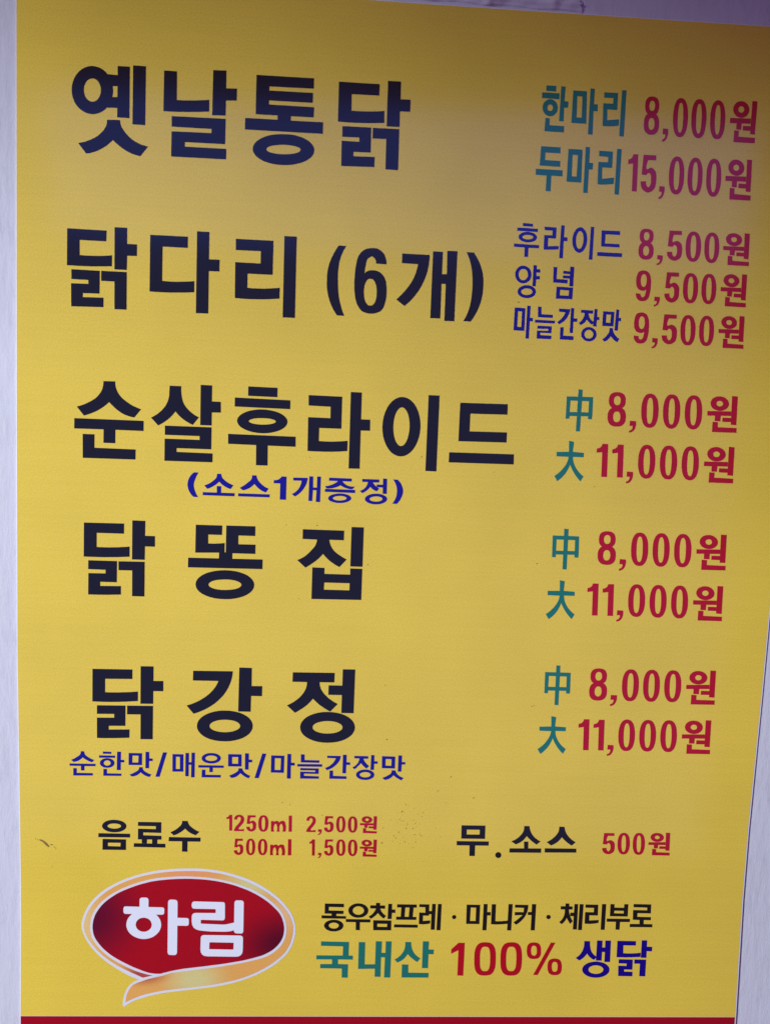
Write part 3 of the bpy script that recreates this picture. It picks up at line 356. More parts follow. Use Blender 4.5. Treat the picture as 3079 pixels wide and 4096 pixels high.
["price","ink_red",1,"",[[[4813,7441,4813,7424,4811,7412,4808,7402,4804,7393,4798,7385,4791,7380,4783,7375,4773,7373,4760,7372,4746,7373,4737,7375,4728,7379,4721,7385,4715,7392,4710,7401,4707,7411,4704,7423,4703,7440,4704,7457,4705,7470,4709,7480,4713,7489,4719,7496,4725,7502,4734,7506,4743,7509,4757,7510,4770,7509,4780,7506,4789,7502,4796,7497,4802,7489,4806,7481,4810,7470,4812,7458],[4780,7441,4780,7431,4779,7424,4777,7417,4773,7411,4769,7407,4765,7404,4759,7404,4754,7404,4749,7407,4745,7411,4741,7416,4739,7423,4737,7431,4736,7441,4737,7450,4738,7458,4740,7465,4743,7470,4747,7475,4752,7477,4758,7478,4763,7477,4768,7475,4772,7471,4775,7465,4778,7458,4780,7450]],[[4821,7309,4821,7289,4819,7275,4816,7263,4811,7252,4805,7244,4797,7237,4788,7232,4778,7229,4763,7228,4748,7229,4738,7232,4729,7237,4721,7243,4714,7252,4709,7262,4705,7274,4703,7288,4702,7308,4702,7328,4704,7342,4707,7354,4712,7365,4718,7373,4725,7380,4734,7385,4745,7388,4760,7389,4774,7388,4785,7385,4794,7380,4802,7374,4808,7365,4814,7355,4817,7343,4820,7329],[4785,7309,4784,7298,4783,7288,4781,7280,4777,7274,4773,7269,4768,7266,4762,7265,4756,7266,4751,7269,4747,7273,4743,7280,4741,7288,4739,7297,4738,7308,4738,7320,4740,7329,4742,7337,4745,7343,4750,7348,4754,7351,4760,7352,4766,7351,4771,7348,4776,7344,4779,7337,4782,7329,4784,7320]],[[4853,7281,4894,7279,4895,7270,4896,7260,4896,7251,4896,7243,4894,7234,4893,7226,4891,7218,4888,7211,4885,7204,4882,7198,4877,7192,4872,7188,4866,7185,4860,7182,4853,7181,4851,7197,4856,7199,4860,7201,4863,7203,4866,7206,4869,7210,4871,7214,4873,7220,4874,7225,4874,7230,4874,7234,4872,7237,4869,7238,4865,7238,4859,7238,4853,7236]],[[5042,7367,5042,7335,5041,7309,5038,7287,5033,7268,5027,7252,5019,7239,5011,7230,5001,7224,4987,7222,4974,7224,4964,7229,4955,7239,4946,7251,4940,7267,4934,7286,4930,7308,4927,7334,4925,7366,4925,7399,4927,7424,4930,7446,4935,7465,4941,7481,4948,7494,4957,7503,4967,7509,4980,7511,4993,7509,5004,7503,5013,7494,5021,7482,5028,7466,5033,7447,5038,7425,5041,7400],[5005,7367,5005,7334,5005,7311,5003,7292,5000,7277,4997,7266,4993,7259,4987,7257,4980,7259,4975,7266,4972,7276,4968,7291,4966,7310,4964,7334,4963,7367,4962,7399,4963,7423,4965,7442,4967,7456,4970,7467,4975,7474,4981,7476,4987,7474,4992,7467,4996,7457,4999,7442,5002,7423,5003,7400]],[[5187,7368,5187,7335,5185,7310,5182,7287,5178,7268,5172,7252,5164,7239,5155,7230,5145,7224,5132,7223,5118,7224,5108,7230,5098,7239,5090,7252,5083,7268,5078,7287,5073,7309,5070,7334,5069,7367,5068,7399,5070,7425,5073,7447,5078,7466,5084,7482,5091,7494,5100,7504,5110,7509,5124,7511,5137,7509,5148,7504,5157,7495,5165,7482,5172,7467,5178,7448,5182,7426,5185,7400],[5149,7367,5149,7334,5149,7311,5147,7292,5145,7277,5141,7266,5137,7260,5131,7257,5124,7259,5120,7266,5116,7277,5112,7292,5110,7311,5108,7334,5106,7367,5106,7400,5107,7423,5108,7442,5111,7457,5114,7468,5118,7474,5125,7477,5131,7475,5136,7468,5140,7457,5143,7442,5146,7424,5148,7400]],[[5334,7368,5334,7335,5333,7310,5330,7288,5325,7269,5319,7253,5312,7240,5303,7231,5292,7225,5279,7223,5266,7225,5255,7230,5246,7239,5238,7252,5230,7268,5225,7287,5220,7309,5217,7334,5216,7367,5215,7399,5217,7425,5220,7447,5225,7466,5231,7482,5238,7494,5247,7503,5257,7509,5270,7511,5284,7509,5294,7504,5304,7495,5312,7482,5319,7466,5325,7447,5329,7426,5332,7400],[5296,7368,5297,7335,5296,7311,5295,7292,5292,7277,5289,7267,5284,7260,5278,7258,5272,7260,5267,7266,5263,7277,5260,7292,5257,7311,5255,7334,5253,7367,5253,7400,5253,7423,5255,7442,5257,7457,5261,7468,5265,7474,5271,7477,5278,7474,5283,7468,5287,7457,5290,7442,5293,7424,5295,7400]],[[5517,7453,5517,7442,5514,7432,5510,7422,5504,7413,5497,7406,5488,7400,5478,7395,5467,7392,5456,7391,5445,7392,5434,7395,5424,7399,5415,7405,5407,7413,5400,7422,5395,7431,5392,7442,5390,7452,5391,7463,5393,7474,5398,7483,5404,7492,5411,7500,5420,7506,5430,7510,5440,7513,5451,7514,5462,7513,5473,7511,5483,7506,5493,7500,5501,7493,5508,7484,5513,7474,5516,7464],[5477,7453,5476,7448,5475,7443,5472,7438,5469,7435,5465,7432,5460,7430,5455,7429,5450,7430,5445,7432,5440,7434,5436,7438,5434,7443,5432,7447,5431,7453,5431,7458,5433,7463,5435,7467,5439,7471,5443,7474,5448,7476,5453,7476,5458,7476,5463,7474,5467,7471,5471,7468,5474,7463,5476,7458]],[[5372,7387,5534,7390,5535,7352,5465,7350,5463,7302,5425,7304,5425,7349,5372,7348]],[[5477,7334,5544,7334,5543,7298,5477,7299]],[[5536,7520,5576,7519,5575,7274,5537,7276]],[[5411,7297,5447,7295,5447,7252,5579,7249,5579,7209,5410,7209]]]],
["price","ink_red",1,"",[[[4636,7078,4675,7079,4681,6802,4642,6802,4638,7009,4600,7003,4600,7037,4606,7039,4611,7040,4616,7043,4621,7046,4625,7050,4628,7054,4631,7059,4633,7065,4635,7071]],[[4716,7078,4816,7079,4817,7041,4755,7041,4748,7018,4744,6999,4744,6985,4746,6977,4751,6973,4756,6974,4762,6977,4769,6982,4775,6985,4782,6987,4789,6985,4797,6981,4804,6975,4811,6969,4817,6962,4822,6951,4826,6937,4827,6923,4828,6909,4828,6895,4828,6881,4827,6867,4825,6853,4822,6841,4817,6830,4810,6821,4801,6812,4790,6805,4779,6801,4769,6799,4759,6800,4748,6804,4738,6810,4729,6817,4722,6825,4716,6834,4712,6844,4709,6855,4707,6867,4706,6880,4749,6883,4748,6874,4749,6867,4750,6860,4753,6853,4757,6848,4759,6845,4761,6843,4764,6841,4767,6839,4769,6838,4772,6839,4775,6842,4778,6846,4780,6851,4782,6855,4785,6863,4786,6871,4787,6880,4787,6889,4786,6897,4786,6905,4785,6914,4784,6922,4782,6930,4778,6936,4776,6939,4773,6941,4771,6944,4768,6945,4765,6946,4762,6946,4758,6944,4755,6940,4752,6935,4749,6928,4710,6930]],[[4855,6853,4896,6851,4898,6842,4898,6833,4898,6824,4898,6815,4897,6806,4895,6799,4893,6791,4890,6783,4887,6776,4884,6770,4879,6765,4874,6761,4868,6758,4862,6755,4855,6754,4853,6770,4857,6772,4862,6773,4865,6776,4868,6779,4871,6783,4873,6787,4875,6792,4876,6798,4876,6803,4876,6806,4874,6809,4871,6810,4867,6811,4861,6810,4855,6809]],[[5044,6938,5044,6906,5043,6881,5039,6859,5035,6840,5028,6824,5021,6812,5012,6803,5001,6797,4988,6795,4974,6797,4964,6802,4954,6811,4946,6824,4939,6840,4933,6859,4929,6880,4926,6905,4924,6937,4924,6969,4926,6994,4929,7016,4934,7035,4940,7051,4948,7063,4957,7072,4967,7078,4981,7080,4994,7078,5005,7073,5014,7064,5023,7051,5030,7035,5035,7017,5040,6995,5043,6970],[5006,6938,5006,6905,5006,6882,5004,6864,5001,6849,4998,6838,4994,6832,4987,6829,4981,6832,4976,6838,4972,6849,4968,6863,4966,6882,4964,6905,4963,6938,4962,6970,4963,6993,4965,7012,4967,7026,4971,7037,4975,7043,4982,7046,4988,7044,4993,7037,4997,7026,5000,7012,5003,6993,5005,6970]],[[5189,6937,5189,6905,5187,6880,5184,6859,5180,6840,5174,6824,5166,6811,5157,6802,5147,6797,5134,6795,5120,6797,5110,6802,5101,6811,5092,6824,5085,6839,5080,6858,5075,6880,5072,6905,5071,6937,5071,6969,5072,6994,5076,7016,5080,7034,5086,7050,5094,7062,5102,7071,5113,7077,5126,7079,5139,7077,5150,7072,5159,7063,5167,7050,5174,7035,5180,7016,5184,6994,5187,6969],[5151,6937,5152,6905,5151,6882,5149,6863,5147,6849,5143,6838,5139,6831,5133,6829,5126,6831,5122,6838,5118,6848,5114,6863,5112,6882,5110,6905,5109,6937,5108,6970,5109,6992,5110,7011,5113,7026,5116,7036,5121,7043,5127,7045,5133,7043,5138,7036,5142,7026,5145,7011,5148,6993,5150,6970]],[[5336,6937,5336,6905,5335,6880,5332,6858,5327,6839,5321,6823,5313,6810,5305,6801,5294,6796,5281,6794,5268,6796,5257,6801,5248,6810,5240,6823,5233,6839,5227,6857,5222,6879,5219,6904,5218,6937,5218,6969,5219,6994,5222,7016,5227,7034,5233,7050,5240,7063,5249,7072,5259,7077,5273,7079,5286,7077,5296,7072,5306,7063,5314,7050,5321,7035,5327,7016,5331,6994,5334,6969],[5298,6937,5299,6904,5298,6881,5297,6862,5294,6848,5291,6837,5286,6830,5280,6828,5274,6830,5269,6837,5265,6848,5262,6862,5259,6881,5257,6904,5256,6937,5255,6969,5256,6992,5257,7011,5260,7026,5263,7036,5267,7043,5274,7045,5280,7043,5285,7036,5289,7026,5292,7011,5295,6992,5297,6969]],[[5513,7020,5512,7010,5510,7000,5506,6990,5500,6981,5493,6974,5484,6968,5475,6964,5464,6961,5453,6960,5442,6961,5431,6964,5421,6968,5411,6974,5403,6982,5396,6991,5391,7000,5387,7010,5386,7021,5386,7031,5388,7042,5392,7051,5398,7060,5405,7067,5414,7073,5423,7078,5434,7080,5445,7081,5456,7080,5467,7077,5477,7073,5487,7067,5495,7059,5502,7051,5507,7041,5511,7031],[5472,7021,5472,7015,5470,7011,5468,7006,5465,7003,5460,7000,5456,6998,5451,6998,5446,6998,5441,7000,5436,7003,5432,7006,5429,7011,5427,7016,5426,7021,5426,7026,5428,7031,5430,7035,5434,7039,5438,7041,5442,7043,5447,7044,5453,7043,5458,7041,5462,7039,5466,7035,5469,7031,5471,7026]],[[5369,6956,5531,6958,5533,6920,5463,6919,5463,6873,5424,6875,5423,6919,5371,6918]],[[5476,6904,5542,6903,5543,6868,5476,6869]],[[5529,7086,5569,7084,5575,6844,5537,6846]],[[5410,6868,5447,6866,5448,6824,5579,6819,5580,6780,5412,6781]]]],
["flavour_note","ink_blue",1,"",[[[3811,6524,3889,6521,3889,6499,3810,6501]],[[3769,6488,3929,6486,3929,6462,3769,6464]],[[3925,6422,3924,6415,3922,6408,3917,6402,3910,6396,3901,6391,3891,6387,3880,6384,3868,6382,3856,6381,3843,6381,3831,6383,3820,6385,3810,6389,3800,6394,3793,6399,3787,6405,3784,6412,3782,6419,3783,6426,3786,6432,3791,6439,3798,6444,3806,6449,3816,6454,3827,6457,3839,6459,3852,6460,3864,6459,3876,6458,3888,6455,3898,6451,3907,6447,3914,6441,3920,6435,3924,6428],[3896,6421,3895,6417,3892,6414,3887,6410,3881,6408,3873,6405,3864,6404,3855,6403,3845,6404,3836,6405,3828,6406,3821,6409,3816,6412,3813,6416,3812,6419,3813,6423,3815,6427,3820,6430,3827,6433,3835,6435,3843,6436,3853,6437,3862,6437,3871,6436,3879,6434,3886,6431,3891,6428,3895,6425]],[[3750,6367,3945,6364,3945,6340,3863,6340,3863,6271,3834,6272,3833,6341,3750,6343]],[[3979,6505,4073,6503,4073,6420,4012,6420,4013,6359,4097,6365,4098,6340,4085,6339,4073,6337,4061,6336,4048,6335,4036,6334,4025,6334,4014,6333,4003,6333,3992,6333,3982,6334,3981,6442,4044,6442,4044,6478,3981,6479]],[[4109,6522,4135,6521,4135,6433,4163,6432,4163,6405,4134,6404,4135,6274,4106,6275]],[[4317,6421,4316,6405,4314,6388,4309,6373,4304,6359,4297,6347,4289,6336,4280,6329,4270,6324,4260,6322,4250,6323,4240,6327,4231,6334,4223,6343,4216,6354,4210,6368,4205,6383,4203,6399,4202,6416,4202,6432,4205,6449,4209,6464,4215,6478,4222,6490,4230,6500,4239,6508,4248,6513,4258,6515,4268,6514,4278,6510,4287,6503,4295,6494,4303,6482,4309,6469,4313,6454,4316,6438],[4288,6420,4288,6405,4286,6390,4282,6377,4278,6366,4272,6358,4266,6353,4260,6351,4253,6352,4247,6357,4241,6364,4236,6375,4233,6388,4231,6402,4230,6417,4230,6432,4232,6447,4236,6460,4240,6471,4246,6479,4252,6484,4259,6486,4265,6485,4271,6480,4277,6472,4282,6462,4285,6449,4288,6435]],[[4340,6522,4366,6521,4366,6274,4339,6275]],[[4426,6499,4570,6500,4571,6471,4458,6471,4457,6402,4572,6402,4573,6377,4429,6378]],[[4402,6334,4597,6334,4597,6305,4403,6305]]]],
["flavour_note","ink_blue",1,"",[[[3897,6140,3897,6129,3895,6117,3891,6106,3885,6096,3877,6088,3869,6081,3859,6075,3848,6072,3837,6070,3826,6071,3816,6073,3805,6078,3796,6084,3788,6092,3781,6101,3776,6112,3772,6123,3771,6134,3771,6146,3773,6157,3777,6168,3783,6178,3790,6187,3799,6194,3809,6199,3819,6203,3830,6204,3841,6204,3852,6201,3862,6197,3872,6190,3880,6183,3887,6173,3892,6163,3896,6152],[3870,6139,3870,6129,3868,6120,3864,6112,3858,6105,3852,6099,3844,6096,3836,6094,3828,6095,3820,6098,3813,6102,3807,6109,3802,6117,3799,6126,3798,6136,3798,6145,3800,6154,3804,6163,3809,6170,3816,6175,3824,6179,3832,6180,3840,6180,3848,6177,3855,6172,3861,6165,3866,6157,3869,6148]],[[3910,6212,3937,6211,3936,6183,3964,6182,3965,6157,3936,6157,3936,6132,3964,6131,3964,6106,3937,6106,3935,6052,3909,6053]],[[3940,6012,3939,6004,3936,5995,3931,5987,3925,5980,3916,5973,3906,5968,3895,5964,3883,5961,3870,5960,3858,5960,3846,5962,3834,5965,3824,5969,3815,5975,3807,5982,3801,5989,3798,5997,3796,6006,3797,6014,3800,6023,3804,6031,3811,6038,3820,6044,3830,6050,3841,6054,3853,6057,3865,6058,3878,6058,3890,6056,3901,6053,3912,6049,3921,6043,3929,6036,3934,6029,3938,6021],[3913,6011,3912,6005,3909,6000,3904,5995,3897,5991,3888,5987,3879,5985,3869,5984,3859,5984,3850,5985,3841,5988,3834,5992,3828,5996,3825,6001,3823,6007,3824,6012,3827,6018,3832,6023,3839,6027,3847,6031,3857,6033,3866,6034,3876,6034,3886,6032,3895,6030,3902,6026,3907,6022,3911,6016]],[[4067,6206,4096,6205,4095,6116,4182,6114,4182,6086,4070,6088]],[[4198,6215,4229,6213,4228,6065,4198,6066]],[[4145,6180,4203,6178,4203,6157,4145,6159]],[[4144,6146,4204,6144,4204,6123,4144,6124]],[[4099,6058,4229,6057,4227,5967,4098,5967],[4128,6035,4198,6033,4197,5993,4127,5993]]]],
["flavour_note","ink_blue",1,"",[[[3781,5885,3864,5883,3865,5709,3780,5711],[3808,5857,3839,5857,3839,5738,3807,5739]],[[3878,5903,3904,5902,3904,5812,3927,5812,3927,5785,3904,5785,3903,5651,3877,5652]],[[3963,5901,3990,5900,3992,5843,4083,5842,4082,5818,3966,5819]],[[3944,5799,4101,5798,4101,5776,3944,5777]],[[3967,5755,4078,5754,4078,5701,3991,5701,3991,5683,4079,5682,4079,5655,3964,5655,3964,5717,4053,5718,4052,5733,3965,5731]],[[4128,5892,4216,5891,4215,5883,4214,5875,4212,5867,4210,5860,4208,5852,4204,5844,4200,5835,4195,5827,4190,5819,4184,5811,4176,5802,4167,5793,4157,5786,4147,5778,4135,5772,4119,5789,4128,5795,4137,5803,4145,5810,4153,5819,4160,5827,4165,5834,4169,5841,4173,5849,4177,5857,4181,5865,4129,5868]],[[4222,5901,4247,5900,4246,5823,4275,5822,4275,5797,4246,5796,4247,5710,4222,5710]],[[4146,5752,4172,5751,4172,5687,4254,5685,4254,5656,4147,5656]],[[4302,5890,4397,5890,4397,5865,4362,5865,4363,5857,4365,5850,4367,5843,4370,5837,4373,5831,4379,5823,4385,5817,4393,5811,4401,5805,4411,5800,4393,5780,4387,5784,4380,5789,4374,5794,4369,5799,4363,5804,4360,5807,4358,5809,4355,5812,4353,5815,4350,5818,4348,5814,4346,5810,4343,5806,4340,5802,4337,5798,4332,5792,4326,5787,4320,5782,4313,5777,4305,5773,4289,5789,4297,5795,4304,5801,4310,5808,4316,5815,4320,5823,4324,5831,4327,5839,4330,5848,4331,5857,4332,5867,4302,5868]],[[4408,5902,4430,5901,4431,5842,4449,5840,4448,5817,4430,5817,4430,5768,4403,5768]],[[4435,5709,4434,5699,4432,5690,4428,5681,4423,5673,4415,5665,4407,5659,4398,5655,4388,5652,4377,5651,4367,5651,4356,5653,4346,5657,4337,5662,4330,5669,4323,5676,4318,5685,4315,5694,4313,5704,4314,5713,4316,5723,4320,5732,4325,5740,4332,5747,4341,5753,4350,5757,4360,5760,4370,5762,4381,5761,4391,5759,4401,5755,4410,5750,4418,5744,4425,5736,4430,5728,4433,5718],[4410,5708,4409,5700,4407,5693,4403,5686,4398,5681,4391,5677,4384,5674,4376,5673,4368,5673,4360,5675,4353,5679,4347,5684,4343,5690,4339,5697,4338,5705,4339,5712,4341,5719,4345,5726,4350,5731,4356,5736,4364,5738,4372,5740,4380,5739,4387,5737,4394,5733,4400,5728,4405,5722,4408,5715]],[[4476,5887,4565,5886,4564,5775,4476,5775],[4503,5864,4540,5864,4539,5800,4503,5802]],[[4580,5906,4603,5905,4603,5842,4622,5842,4622,5817,4603,5817,4602,5743,4575,5744]],[[4535,5761,4561,5761,4562,5754,4563,5748,4564,5741,4566,5735,4568,5730,4572,5724,4576,5718,4580,5712,4585,5707,4590,5702,4596,5697,4601,5692,4606,5688,4612,5684,4618,5680,4603,5653,4595,5658,4588,5662,4581,5667,4574,5672,4568,5677,4564,5682,4560,5686,4556,5690,4552,5695,4549,5700,4546,5695,4543,5689,4540,5685,4536,5680,4532,5676,4526,5670,4520,5665,4513,5661,4506,5657,4498,5654,4482,5673,4491,5678,4499,5684,4506,5690,4512,5697,4518,5704,4522,5710,4526,5716,4530,5722,4533,5728,4534,5734,4535,5739,4536,5744,4536,5750,4536,5755]]]],
["price","ink_red",1,"",[[[4837,6472,4836,6458,4835,6448,4831,6439,4827,6432,4821,6426,4814,6421,4806,6417,4797,6415,4783,6414,4769,6415,4759,6417,4751,6421,4744,6425,4738,6431,4733,6439,4730,6447,4727,6457,4726,6471,4727,6486,4728,6496,4731,6504,4736,6512,4741,6518,4748,6523,4757,6526,4766,6528,4780,6529,4793,6528,4803,6526,4812,6523,4819,6518,4825,6512,4830,6505,4833,6496,4836,6486],[4804,6472,4803,6464,4802,6457,4800,6452,4797,6447,4793,6444,4788,6442,4782,6441,4777,6441,4772,6444,4768,6447,4764,6452,4762,6457,4760,6464,4759,6472,4760,6480,4761,6486,4763,6492,4766,6496,4770,6500,4775,6502,4781,6503,4786,6502,4791,6500,4795,6497,4799,6492,4801,6486,4803,6480]],[[4844,6362,4844,6346,4842,6334,4839,6324,4834,6315,4828,6308,4820,6302,4812,6298,4801,6296,4786,6295,4771,6296,4761,6298,4751,6302,4744,6308,4737,6315,4732,6323,4728,6333,4725,6345,4724,6362,4725,6378,4727,6390,4730,6400,4735,6408,4741,6415,4748,6421,4757,6425,4768,6428,4783,6429,4797,6428,4808,6425,4817,6421,4825,6416,4832,6409,4837,6400,4841,6390,4843,6379],[4808,6362,4807,6353,4806,6345,4804,6338,4800,6333,4796,6329,4791,6326,4785,6325,4779,6326,4774,6329,4770,6333,4766,6338,4764,6345,4762,6352,4761,6362,4761,6371,4763,6379,4765,6385,4768,6391,4773,6395,4777,6397,4783,6398,4789,6397,4794,6395,4799,6391,4802,6386,4805,6379,4807,6371]],[[4876,6335,4918,6333,4920,6326,4920,6319,4920,6312,4920,6305,4918,6298,4917,6292,4915,6286,4912,6280,4909,6275,4905,6270,4900,6266,4895,6263,4889,6260,4883,6258,4875,6257,4874,6270,4878,6271,4883,6272,4886,6274,4890,6277,4892,6280,4894,6283,4896,6287,4897,6292,4898,6295,4897,6298,4895,6300,4892,6301,4888,6302,4882,6301,4876,6300]],[[4959,6524,5057,6525,5058,6494,4997,6494,4990,6475,4987,6459,4986,6448,4989,6441,4994,6438,4998,6439,5004,6442,5011,6445,5017,6448,5024,6449,5031,6448,5039,6445,5046,6440,5052,6435,5058,6429,5063,6420,5067,6409,5068,6398,5069,6386,5069,6374,5069,6364,5068,6352,5067,6341,5064,6331,5059,6322,5052,6314,5043,6308,5032,6302,5022,6298,5011,6297,5002,6298,4992,6301,4981,6306,4972,6311,4965,6318,4960,6325,4955,6333,4952,6342,4950,6352,4949,6362,4991,6365,4991,6358,4992,6352,4993,6346,4996,6341,4999,6336,5001,6334,5004,6332,5007,6330,5009,6329,5012,6329,5015,6329,5017,6332,5020,6335,5022,6339,5024,6342,5027,6348,5028,6355,5029,6362,5029,6370,5028,6377,5028,6383,5027,6390,5026,6397,5024,6403,5020,6408,5018,6410,5015,6413,5013,6414,5010,6416,5008,6416,5004,6416,5001,6414,4998,6411,4994,6407,4991,6401,4953,6404]],[[5217,6411,5217,6385,5215,6365,5212,6347,5207,6332,5200,6319,5193,6309,5184,6302,5173,6297,5159,6296,5145,6297,5134,6301,5125,6309,5116,6319,5109,6331,5103,6347,5099,6364,5096,6385,5094,6410,5094,6436,5096,6457,5099,6474,5104,6489,5110,6502,5118,6512,5127,6520,5138,6524,5152,6526,5165,6524,5176,6520,5186,6513,5194,6503,5202,6490,5207,6475,5212,6457,5215,6437],[5177,6411,5178,6385,5177,6366,5175,6351,5173,6339,5169,6330,5165,6325,5158,6323,5152,6325,5147,6330,5143,6339,5139,6351,5137,6366,5135,6384,5133,6411,5133,6437,5134,6455,5135,6471,5138,6482,5141,6491,5146,6496,5152,6498,5159,6496,5164,6491,5168,6483,5171,6471,5174,6456,5176,6437]],[[5362,6410,5362,6384,5360,6363,5357,6346,5352,6330,5346,6317,5339,6307,5330,6299,5320,6295,5306,6293,5293,6295,5282,6299,5273,6307,5264,6317,5257,6330,5252,6345,5247,6363,5244,6383,5243,6410,5242,6436,5244,6456,5247,6474,5252,6489,5258,6502,5266,6512,5274,6520,5285,6524,5298,6526,5311,6525,5322,6520,5331,6513,5340,6503,5347,6490,5353,6475,5357,6457,5360,6436],[5324,6410,5324,6383,5323,6365,5322,6349,5319,6337,5316,6328,5312,6323,5305,6321,5299,6323,5294,6328,5290,6337,5287,6349,5284,6364,5282,6383,5281,6410,5280,6436,5281,6455,5282,6470,5285,6482,5288,6491,5293,6496,5299,6498,5305,6496,5310,6491,5314,6483,5318,6471,5320,6455,5322,6437]],[[5538,6480,5538,6471,5536,6463,5532,6455,5526,6448,5518,6442,5510,6437,5500,6433,5489,6431,5478,6431,5467,6431,5456,6434,5445,6437,5436,6442,5427,6448,5420,6455,5415,6463,5411,6472,5409,6480,5410,6489,5412,6497,5416,6505,5422,6512,5429,6518,5438,6523,5448,6526,5459,6528,5470,6529,5481,6528,5492,6526,5502,6522,5512,6517,5521,6511,5528,6504,5533,6496,5537,6488],[5497,6480,5497,6476,5495,6472,5493,6468,5490,6465,5485,6463,5481,6462,5475,6461,5470,6462,5465,6463,5461,6465,5457,6468,5454,6472,5452,6476,5451,6480,5451,6484,5452,6488,5455,6492,5458,6495,5462,6497,5467,6498,5472,6499,5477,6498,5482,6497,5487,6495,5491,6492,5494,6488,5496,6484]],[[5392,6428,5557,6429,5559,6398,5488,6397,5487,6359,5448,6361,5447,6397,5394,6397]],[[5501,6385,5568,6384,5569,6355,5501,6356]],[[5555,6533,5596,6531,5601,6336,5562,6338]],[[5434,6356,5471,6354,5473,6319,5606,6316,5607,6284,5436,6285]]]],
